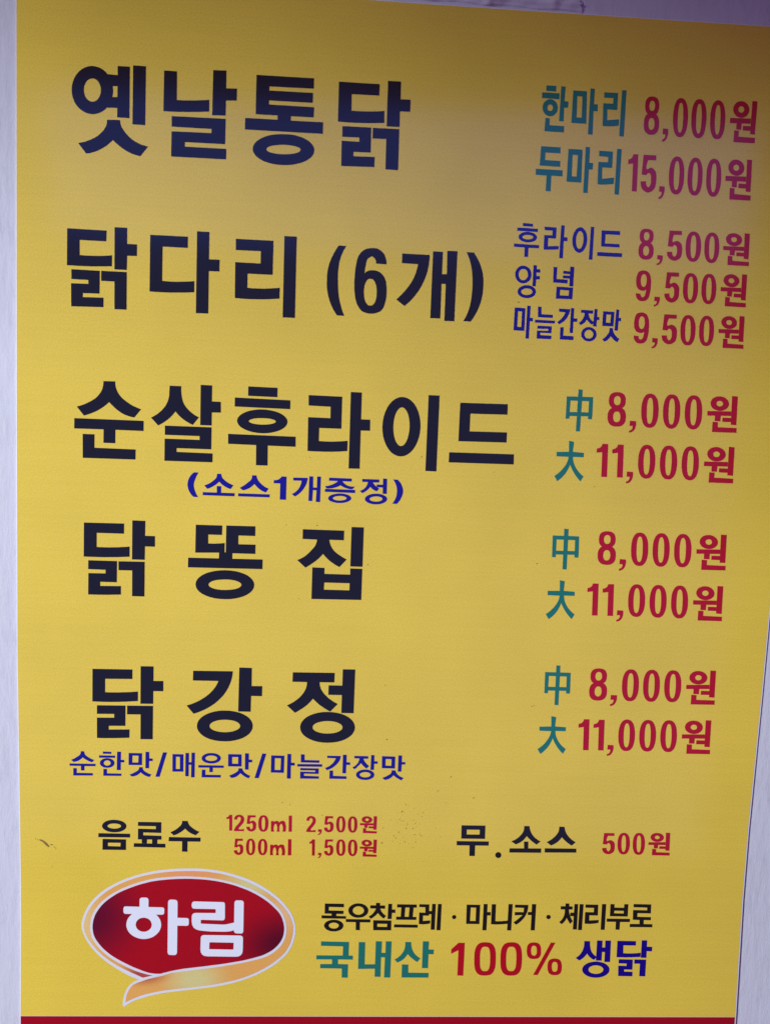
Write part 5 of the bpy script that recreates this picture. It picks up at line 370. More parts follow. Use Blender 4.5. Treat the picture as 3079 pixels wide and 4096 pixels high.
["portion_mark","ink_teal",1,"",[[[4259,3755,4299,3748,4295,3669,4385,3664,4386,3630,4299,3630,4300,3621,4301,3613,4303,3605,4305,3597,4307,3589,4311,3577,4317,3566,4323,3554,4330,3543,4338,3532,4348,3520,4358,3509,4370,3499,4382,3488,4395,3479,4373,3439,4361,3450,4350,3462,4340,3473,4330,3485,4321,3498,4311,3511,4303,3525,4295,3539,4287,3554,4280,3569,4275,3553,4269,3538,4262,3523,4255,3509,4246,3495,4236,3482,4225,3469,4213,3456,4200,3445,4185,3434,4160,3475,4174,3485,4188,3496,4201,3508,4212,3520,4223,3533,4231,3544,4239,3556,4246,3567,4252,3580,4257,3592,4259,3599,4261,3607,4262,3614,4263,3621,4264,3628,4166,3630,4165,3665,4263,3668]]]],
["price","ink_red",1,"",[[[4530,3736,4576,3736,4583,3474,4537,3474,4532,3671,4488,3665,4487,3698,4494,3699,4501,3700,4507,3703,4512,3706,4516,3709,4520,3713,4524,3718,4526,3724,4528,3730]],[[4656,3734,4702,3735,4710,3474,4664,3474,4658,3669,4613,3663,4612,3696,4620,3697,4626,3699,4632,3701,4638,3704,4642,3708,4646,3712,4649,3716,4652,3722,4654,3728]],[[4742,3523,4790,3521,4792,3512,4793,3504,4793,3495,4792,3487,4791,3479,4789,3471,4787,3464,4784,3456,4780,3450,4775,3444,4770,3439,4764,3435,4757,3432,4749,3430,4741,3428,4739,3444,4744,3445,4749,3447,4754,3449,4757,3452,4760,3456,4763,3460,4765,3465,4766,3470,4767,3475,4766,3479,4764,3481,4760,3482,4755,3483,4749,3482,4741,3481]],[[4965,3606,4966,3576,4964,3552,4960,3531,4954,3513,4947,3499,4938,3487,4928,3478,4916,3473,4900,3471,4884,3473,4872,3478,4861,3487,4851,3498,4843,3513,4836,3531,4831,3552,4828,3575,4826,3606,4826,3636,4828,3660,4831,3680,4837,3698,4844,3713,4853,3724,4863,3733,4875,3738,4891,3740,4907,3738,4919,3733,4930,3725,4940,3713,4948,3698,4955,3680,4960,3660,4964,3636],[4921,3606,4921,3575,4921,3553,4919,3536,4916,3522,4912,3512,4907,3506,4899,3503,4891,3506,4886,3512,4881,3522,4877,3536,4874,3553,4872,3575,4870,3606,4870,3636,4871,3658,4873,3676,4876,3690,4880,3700,4885,3706,4892,3708,4900,3706,4905,3700,4910,3690,4914,3676,4917,3658,4919,3637]],[[5143,3605,5143,3575,5142,3551,5138,3530,5132,3512,5125,3497,5116,3485,5106,3477,5093,3471,5077,3470,5061,3471,5049,3477,5038,3485,5028,3497,5020,3512,5013,3530,5008,3551,5004,3574,5002,3605,5002,3635,5004,3659,5008,3680,5013,3697,5020,3712,5029,3724,5040,3733,5052,3738,5068,3740,5084,3738,5096,3733,5107,3724,5117,3713,5125,3698,5132,3680,5137,3659,5141,3635],[5098,3605,5099,3574,5098,3552,5096,3534,5093,3520,5089,3510,5084,3504,5076,3502,5069,3504,5063,3510,5058,3520,5054,3534,5051,3552,5049,3574,5047,3605,5047,3636,5047,3657,5049,3675,5052,3689,5056,3699,5061,3705,5069,3707,5077,3705,5082,3699,5087,3689,5091,3675,5094,3658,5096,3636]],[[5320,3604,5321,3573,5319,3550,5315,3529,5310,3511,5302,3496,5294,3484,5283,3475,5271,3470,5255,3468,5239,3470,5227,3475,5216,3484,5206,3496,5198,3511,5191,3529,5185,3549,5182,3573,5180,3604,5180,3634,5181,3658,5185,3679,5191,3697,5198,3712,5206,3724,5217,3732,5229,3738,5245,3740,5261,3738,5273,3733,5284,3724,5294,3712,5302,3697,5309,3679,5314,3659,5318,3635],[5275,3604,5276,3573,5275,3551,5274,3533,5271,3519,5267,3509,5262,3503,5254,3501,5246,3503,5241,3509,5236,3519,5232,3533,5229,3551,5226,3573,5225,3604,5224,3635,5225,3657,5227,3675,5229,3689,5233,3699,5238,3705,5246,3707,5254,3705,5259,3699,5264,3689,5268,3675,5271,3657,5274,3635]],[[5534,3683,5533,3673,5531,3663,5526,3654,5519,3646,5510,3639,5499,3633,5488,3629,5475,3626,5462,3625,5449,3626,5436,3629,5424,3633,5413,3639,5403,3646,5395,3654,5388,3663,5384,3673,5382,3683,5383,3693,5386,3703,5391,3712,5397,3720,5406,3727,5417,3732,5428,3737,5441,3739,5454,3740,5467,3739,5480,3737,5492,3732,5503,3727,5513,3719,5521,3711,5528,3702,5532,3692],[5485,3683,5485,3678,5483,3673,5480,3669,5476,3666,5471,3663,5466,3661,5460,3661,5453,3661,5448,3663,5442,3666,5438,3669,5434,3673,5432,3678,5431,3683,5431,3688,5433,3692,5436,3696,5440,3700,5445,3702,5450,3704,5456,3705,5463,3704,5468,3702,5474,3700,5478,3696,5482,3692,5484,3688]],[[5362,3622,5555,3624,5557,3588,5473,3587,5472,3542,5427,3544,5426,3586,5363,3586]],[[5488,3572,5567,3571,5568,3538,5489,3539]],[[5554,3745,5602,3743,5606,3515,5560,3517]],[[5410,3538,5453,3536,5454,3496,5610,3492,5611,3455,5411,3456]]]],
["portion_mark","ink_teal",1,"",[[[4182,2997,4392,2996,4396,2844,4185,2843],[4214,2965,4361,2963,4363,2875,4214,2875]],[[4185,2852,4214,2851,4214,2821,4185,2821]],[[4363,2852,4395,2851,4395,2821,4364,2822]],[[4271,3055,4304,3053,4306,2723,4274,2724]]]],
["price","ink_red",1,"",[[[4693,2973,4692,2956,4690,2944,4686,2934,4681,2926,4674,2919,4665,2913,4655,2909,4643,2907,4626,2906,4609,2907,4597,2909,4587,2913,4578,2918,4571,2925,4565,2934,4561,2943,4558,2955,4557,2971,4557,2988,4559,2999,4563,3009,4569,3018,4576,3025,4584,3030,4595,3034,4607,3037,4623,3038,4640,3037,4652,3035,4662,3031,4671,3026,4679,3019,4684,3010,4689,3000,4692,2989],[4652,2972,4652,2963,4650,2955,4647,2949,4643,2944,4638,2940,4632,2937,4625,2936,4618,2937,4613,2939,4607,2943,4603,2949,4600,2955,4598,2963,4597,2972,4598,2981,4599,2988,4602,2995,4606,3000,4611,3004,4617,3007,4624,3008,4631,3007,4637,3005,4642,3001,4646,2995,4649,2989,4651,2981]],[[4701,2846,4701,2827,4699,2813,4694,2801,4688,2791,4681,2783,4671,2777,4660,2772,4647,2769,4629,2768,4611,2769,4598,2771,4586,2776,4577,2782,4569,2790,4562,2800,4558,2812,4555,2826,4553,2845,4554,2864,4556,2877,4561,2889,4566,2899,4574,2907,4583,2913,4594,2918,4608,2921,4626,2922,4644,2921,4657,2919,4668,2914,4678,2908,4686,2900,4692,2890,4697,2878,4700,2865],[4656,2845,4656,2835,4654,2826,4651,2818,4647,2812,4642,2807,4636,2804,4628,2803,4621,2804,4615,2807,4609,2811,4605,2818,4602,2825,4599,2834,4598,2845,4599,2856,4601,2864,4604,2872,4608,2878,4613,2883,4619,2886,4626,2887,4634,2886,4640,2883,4645,2879,4650,2873,4653,2865,4655,2856]],[[4735,2818,4785,2817,4786,2808,4787,2799,4787,2791,4786,2782,4785,2774,4783,2767,4780,2759,4777,2752,4773,2746,4769,2740,4763,2735,4757,2731,4750,2728,4742,2726,4734,2724,4732,2740,4737,2741,4742,2743,4747,2745,4751,2748,4754,2752,4756,2756,4758,2761,4760,2766,4760,2771,4760,2774,4757,2777,4754,2778,4749,2778,4742,2778,4734,2776]],[[4962,2903,4962,2873,4960,2849,4956,2828,4950,2810,4943,2795,4934,2783,4923,2775,4911,2770,4895,2768,4879,2769,4867,2774,4856,2783,4846,2795,4838,2810,4832,2827,4827,2848,4823,2872,4822,2902,4822,2932,4824,2956,4828,2976,4834,2994,4841,3009,4850,3021,4861,3029,4873,3035,4888,3036,4904,3035,4917,3030,4928,3021,4937,3010,4945,2995,4952,2977,4957,2957,4960,2933],[4917,2902,4917,2872,4916,2850,4914,2832,4911,2818,4907,2808,4902,2802,4894,2800,4887,2802,4881,2808,4877,2818,4873,2832,4870,2850,4868,2871,4867,2902,4866,2933,4867,2954,4869,2972,4872,2986,4877,2996,4882,3002,4889,3004,4897,3002,4902,2996,4907,2986,4911,2972,4914,2955,4916,2933]],[[5137,2903,5137,2872,5135,2849,5131,2828,5125,2810,5118,2795,5109,2783,5099,2774,5086,2769,5071,2767,5055,2769,5043,2774,5032,2783,5022,2794,5014,2809,5007,2827,5002,2848,4999,2871,4997,2902,4997,2932,4999,2956,5003,2977,5009,2995,5016,3009,5025,3021,5036,3030,5048,3035,5063,3037,5079,3036,5091,3030,5102,3022,5112,3010,5120,2995,5127,2978,5132,2957,5135,2933],[5092,2903,5093,2872,5092,2850,5090,2832,5087,2818,5083,2808,5077,2802,5070,2800,5062,2802,5057,2808,5052,2818,5048,2832,5045,2850,5043,2871,5042,2902,5042,2933,5043,2955,5045,2973,5048,2986,5052,2997,5057,3003,5064,3005,5072,3003,5077,2997,5082,2987,5086,2973,5089,2955,5091,2933]],[[5315,2903,5315,2873,5313,2849,5309,2828,5304,2810,5296,2795,5287,2783,5277,2775,5264,2770,5248,2768,5232,2769,5220,2774,5208,2783,5199,2795,5190,2810,5184,2827,5179,2848,5175,2872,5173,2902,5173,2932,5175,2956,5179,2977,5185,2995,5192,3009,5201,3021,5212,3030,5224,3035,5240,3037,5256,3035,5269,3030,5280,3022,5290,3010,5298,2995,5305,2978,5310,2957,5313,2934],[5270,2903,5270,2872,5269,2850,5267,2833,5264,2819,5260,2808,5255,2802,5247,2800,5240,2802,5234,2808,5229,2818,5225,2832,5222,2850,5220,2872,5219,2902,5218,2933,5219,2955,5221,2973,5224,2986,5228,2997,5234,3003,5241,3005,5249,3003,5255,2997,5259,2987,5263,2973,5266,2955,5268,2934]],[[5528,2980,5528,2970,5525,2960,5520,2951,5513,2943,5504,2936,5494,2930,5482,2926,5470,2923,5457,2922,5444,2923,5431,2925,5419,2929,5407,2935,5398,2942,5390,2950,5383,2959,5379,2969,5378,2979,5378,2988,5381,2998,5386,3007,5393,3015,5401,3022,5412,3028,5423,3033,5436,3035,5449,3036,5462,3035,5475,3033,5487,3029,5498,3023,5508,3016,5516,3008,5522,2999,5526,2990],[5480,2979,5480,2975,5478,2970,5475,2966,5471,2962,5466,2960,5460,2958,5454,2957,5448,2958,5442,2959,5437,2962,5433,2965,5429,2970,5427,2974,5426,2979,5426,2984,5428,2988,5431,2993,5435,2996,5440,2999,5445,3000,5451,3001,5457,3000,5463,2999,5469,2996,5473,2993,5477,2989,5479,2984]],[[5357,2917,5549,2922,5551,2886,5468,2884,5467,2840,5421,2841,5420,2883,5358,2882]],[[5483,2870,5561,2869,5562,2836,5483,2836]],[[5549,3042,5596,3041,5600,2814,5554,2816]],[[5405,2835,5448,2833,5449,2793,5604,2791,5605,2754,5405,2753]]]],
["portion_mark","ink_teal",1,"",[[[4254,2630,4294,2623,4290,2544,4379,2539,4380,2505,4294,2505,4295,2496,4296,2488,4297,2480,4299,2472,4302,2464,4306,2452,4312,2441,4318,2429,4325,2418,4332,2407,4342,2395,4352,2384,4364,2374,4376,2364,4389,2354,4367,2314,4355,2325,4344,2337,4334,2348,4324,2360,4315,2373,4306,2386,4297,2400,4289,2414,4282,2429,4275,2444,4270,2428,4264,2413,4257,2398,4250,2384,4241,2370,4231,2357,4220,2344,4208,2332,4195,2320,4181,2309,4155,2350,4170,2360,4183,2371,4196,2383,4208,2395,4218,2408,4226,2419,4234,2431,4241,2442,4247,2455,4252,2467,4254,2474,4256,2481,4257,2489,4258,2496,4259,2503,4162,2505,4161,2539,4258,2543]]]],
["price","ink_red",1,"",[[[4526,2609,4571,2610,4579,2348,4533,2347,4527,2543,4484,2537,4483,2570,4490,2571,4497,2573,4503,2575,4508,2578,4513,2582,4516,2586,4520,2591,4522,2597,4524,2603]],[[4651,2608,4697,2608,4704,2348,4658,2348,4652,2543,4608,2537,4608,2569,4615,2570,4621,2572,4627,2574,4633,2577,4637,2581,4641,2585,4644,2590,4647,2595,4649,2601]],[[4736,2397,4784,2395,4785,2387,4786,2378,4786,2369,4786,2361,4784,2353,4782,2345,4780,2338,4777,2330,4773,2324,4769,2318,4764,2313,4758,2309,4751,2306,4743,2304,4735,2302,4733,2318,4738,2319,4743,2321,4747,2323,4751,2326,4754,2330,4756,2334,4758,2339,4760,2344,4760,2349,4760,2353,4757,2355,4754,2356,4749,2357,4743,2356,4735,2355]],[[4958,2481,4958,2451,4956,2427,4952,2406,4947,2388,4940,2373,4931,2362,4920,2353,4908,2348,4893,2346,4877,2347,4865,2353,4854,2361,4844,2373,4836,2388,4830,2406,4824,2426,4821,2450,4819,2480,4819,2510,4821,2534,4825,2554,4830,2572,4838,2587,4846,2599,4857,2607,4869,2613,4884,2615,4900,2613,4912,2608,4923,2599,4933,2588,4941,2573,4947,2555,4952,2535,4956,2511],[4913,2481,4914,2450,4913,2428,4911,2410,4908,2397,4904,2386,4899,2380,4892,2378,4884,2380,4879,2386,4874,2396,4870,2410,4867,2428,4865,2450,4864,2480,4863,2511,4864,2533,4866,2550,4869,2564,4873,2574,4878,2580,4885,2582,4893,2580,4898,2574,4903,2564,4907,2550,4910,2533,4912,2511]],[[5134,2481,5134,2450,5132,2426,5128,2406,5123,2388,5116,2373,5107,2361,5096,2352,5084,2347,5069,2345,5053,2347,5040,2352,5029,2360,5020,2372,5011,2387,5005,2405,4999,2426,4996,2449,4994,2480,4994,2510,4996,2534,5000,2555,5005,2573,5012,2587,5021,2599,5032,2608,5044,2613,5059,2615,5075,2613,5088,2608,5099,2600,5108,2588,5116,2573,5123,2556,5128,2535,5132,2511],[5089,2480,5090,2450,5089,2428,5087,2410,5084,2396,5080,2386,5075,2380,5067,2378,5060,2380,5054,2386,5050,2396,5046,2410,5043,2428,5040,2449,5039,2480,5038,2511,5039,2533,5041,2550,5044,2564,5048,2575,5053,2581,5060,2583,5068,2581,5074,2575,5078,2565,5082,2551,5085,2533,5088,2511]],[[5310,2481,5310,2450,5308,2426,5304,2405,5299,2387,5292,2372,5283,2360,5273,2351,5261,2346,5245,2344,5229,2346,5217,2351,5206,2360,5196,2372,5188,2387,5181,2405,5176,2425,5172,2449,5170,2480,5170,2510,5172,2534,5176,2555,5181,2573,5188,2588,5197,2600,5207,2609,5219,2614,5235,2616,5251,2614,5263,2609,5274,2600,5284,2589,5292,2574,5299,2556,5304,2535,5307,2511],[5265,2480,5266,2449,5265,2427,5263,2410,5260,2395,5256,2385,5251,2379,5244,2377,5236,2379,5231,2385,5226,2395,5222,2409,5219,2427,5216,2449,5215,2480,5214,2511,5215,2533,5217,2551,5220,2565,5224,2575,5229,2581,5236,2583,5244,2581,5249,2575,5254,2565,5258,2551,5261,2533,5263,2511]],[[5521,2560,5521,2550,5518,2540,5513,2531,5506,2523,5498,2516,5487,2510,5476,2506,5463,2503,5450,2502,5437,2503,5424,2506,5412,2510,5401,2516,5391,2523,5383,2531,5377,2540,5373,2550,5371,2560,5372,2570,5375,2579,5379,2588,5386,2597,5395,2604,5405,2609,5417,2614,5429,2616,5442,2617,5455,2616,5468,2614,5480,2610,5491,2604,5501,2597,5509,2589,5515,2580,5520,2570],[5473,2560,5473,2555,5471,2550,5468,2546,5464,2543,5459,2540,5454,2539,5448,2538,5442,2539,5436,2540,5431,2543,5426,2546,5423,2550,5420,2555,5419,2560,5420,2565,5421,2569,5424,2573,5428,2577,5433,2580,5439,2581,5445,2582,5451,2581,5457,2580,5462,2577,5466,2574,5470,2569,5472,2565]],[[5351,2498,5543,2501,5544,2465,5461,2464,5460,2420,5415,2421,5414,2463,5352,2462]],[[5476,2450,5554,2449,5555,2416,5476,2416]],[[5542,2622,5589,2621,5592,2393,5547,2395]],[[5398,2415,5441,2413,5442,2373,5597,2370,5598,2333,5399,2333]]]],
["flavour_note","ink_blue",1,"",[[[1341,4519,1375,4518,1369,4508,1363,4497,1358,4486,1354,4476,1350,4464,1347,4456,1344,4448,1342,4440,1341,4431,1340,4423,1340,4413,1342,4402,1344,4391,1347,4381,1351,4371,1355,4361,1359,4352,1364,4343,1370,4334,1376,4326,1339,4327,1330,4334,1323,4342,1316,4351,1310,4360,1305,4369,1300,4379,1297,4389,1294,4400,1292,4411,1291,4421,1292,4433,1294,4446,1297,4458,1301,4470,1307,4480,1312,4489,1318,4497,1325,4505,1332,4512]],[[1517,4514,1549,4514,1550,4509,1551,4504,1552,4500,1553,4496,1554,4492,1559,4483,1565,4476,1572,4470,1580,4463,1587,4458,1598,4450,1609,4444,1621,4438,1633,4433,1646,4429,1624,4398,1611,4401,1598,4406,1587,4412,1575,4418,1565,4425,1558,4430,1552,4435,1546,4441,1541,4447,1535,4453,1529,4447,1522,4440,1515,4434,1508,4428,1501,4423,1490,4416,1479,4409,1468,4403,1456,4398,1443,4394,1420,4420,1434,4425,1447,4431,1460,4437,1472,4445,1483,4454,1490,4460,1497,4466,1504,4473,1510,4480,1514,4488,1515,4493,1516,4498,1517,4503,1517,4508]],[[1517,4418,1551,4418,1551,4365,1518,4365]],[[1410,4367,1656,4367,1655,4342,1409,4343]],[[1788,4511,1821,4512,1822,4506,1824,4500,1825,4495,1827,4490,1829,4485,1834,4476,1840,4467,1847,4459,1854,4452,1861,4445,1871,4437,1882,4429,1893,4422,1906,4417,1918,4411,1896,4380,1883,4385,1871,4390,1860,4396,1849,4403,1839,4411,1832,4417,1825,4424,1819,4430,1812,4438,1807,4445,1801,4438,1795,4432,1788,4426,1782,4420,1775,4415,1764,4408,1753,4403,1742,4398,1730,4394,1717,4392,1694,4410,1706,4417,1718,4424,1729,4432,1740,4440,1751,4449,1758,4456,1766,4462,1774,4469,1780,4477,1785,4486,1786,4490,1787,4495,1788,4501,1788,4506]],[[1683,4367,1928,4367,1926,4343,1683,4343]],[[2018,4511,2055,4510,2055,4328,2007,4328,2007,4455,1956,4455,1958,4480,1966,4480,1974,4480,1981,4482,1988,4484,1995,4487,2000,4491,2005,4495,2010,4500,2014,4505]],[[2108,4505,2220,4506,2219,4497,2218,4489,2216,4481,2214,4473,2212,4465,2208,4454,2203,4443,2197,4432,2191,4421,2184,4411,2174,4399,2163,4387,2151,4376,2138,4366,2123,4357,2099,4375,2111,4382,2122,4389,2132,4397,2141,4406,2149,4416,2156,4427,2162,4439,2167,4453,2171,4467,2173,4482,2108,4482]],[[2232,4519,2262,4519,2263,4433,2293,4433,2293,4520,2322,4520,2321,4319,2288,4320,2291,4411,2263,4412,2259,4325,2230,4326]],[[2387,4514,2563,4513,2563,4489,2386,4490]],[[2458,4492,2490,4491,2493,4487,2496,4483,2499,4480,2502,4476,2506,4473,2519,4463,2534,4456,2551,4452,2570,4450,2590,4451,2570,4429,2556,4429,2543,4430,2531,4433,2519,4436,2507,4440,2501,4443,2495,4446,2489,4449,2483,4453,2477,4457,2470,4453,2463,4449,2456,4446,2449,4443,2442,4440,2428,4436,2414,4432,2399,4430,2385,4429,2369,4428,2356,4447,2369,4448,2382,4450,2394,4454,2406,4458,2418,4463,2426,4468,2435,4473,2443,4478,2451,4485]],[[2357,4425,2592,4425,2592,4400,2356,4402]],[[2565,4358,2564,4351,2560,4345,2553,4339,2545,4333,2534,4328,2521,4324,2506,4320,2491,4318,2475,4317,2460,4317,2444,4318,2430,4321,2417,4324,2405,4328,2396,4333,2389,4339,2385,4345,2383,4352,2385,4358,2389,4365,2395,4371,2404,4377,2415,4382,2428,4386,2442,4389,2457,4392,2473,4393,2489,4393,2504,4392,2519,4389,2532,4386,2543,4382,2552,4376,2559,4371,2563,4364],[2528,4357,2527,4353,2523,4349,2517,4345,2508,4342,2498,4340,2487,4338,2475,4337,2463,4337,2451,4338,2441,4340,2432,4342,2426,4346,2421,4349,2420,4353,2421,4357,2425,4361,2431,4364,2440,4368,2450,4370,2462,4372,2474,4373,2486,4373,2497,4372,2508,4370,2516,4367,2523,4364,2527,4361]],[[2646,4513,2780,4513,2779,4489,2730,4488,2733,4483,2737,4479,2740,4474,2744,4470,2748,4466,2754,4460,2761,4455,2768,4450,2775,4446,2782,4441,2762,4419,2754,4422,2746,4425,2739,4429,2732,4433,2725,4438,2722,4441,2719,4444,2716,4447,2713,4450,2711,4453,2707,4448,2703,4443,2699,4438,2695,4433,2690,4429,2683,4422,2675,4416,2667,4411,2659,4406,2650,4401,2629,4418,2640,4422,2649,4427,2658,4432,2665,4439,2672,4446,2677,4453,2682,4461,2686,4470,2689,4480,2691,4490,2646,4490]],[[2809,4522,2841,4521,2842,4401,2810,4401,2809,4451,2761,4451,2761,4473,2809,4473]],[[2847,4362,2846,4354,2842,4347,2836,4340,2827,4333,2817,4328,2804,4323,2791,4319,2776,4317,2761,4316,2745,4316,2731,4317,2717,4320,2704,4324,2693,4329,2684,4335,2677,4341,2673,4348,2672,4356,2673,4363,2676,4370,2683,4377,2691,4384,2702,4389,2714,4394,2728,4398,2742,4400,2758,4401,2773,4401,2788,4400,2802,4397,2814,4393,2825,4388,2834,4383,2841,4376,2845,4369],[2810,4360,2809,4356,2805,4351,2799,4347,2791,4344,2782,4341,2771,4339,2760,4338,2749,4339,2738,4340,2728,4342,2720,4345,2714,4348,2710,4352,2708,4357,2709,4361,2713,4366,2719,4370,2727,4373,2736,4376,2747,4378,2758,4379,2770,4379,2781,4378,2790,4375,2799,4373,2805,4369,2809,4365]],[[2887,4518,2924,4517,2931,4510,2938,4503,2945,4496,2950,4488,2955,4479,2959,4470,2963,4461,2966,4452,2969,4442,2970,4432,2970,4422,2969,4411,2966,4400,2963,4389,2959,4378,2954,4367,2948,4356,2941,4345,2933,4335,2924,4325,2887,4326,2895,4336,2901,4346,2907,4356,2911,4366,2915,4377,2918,4386,2920,4396,2921,4405,2921,4415,2922,4425,2921,4435,2920,4446,2918,4457,2915,4468,2911,4478,2908,4486,2903,4495,2898,4503,2893,4511]]]],
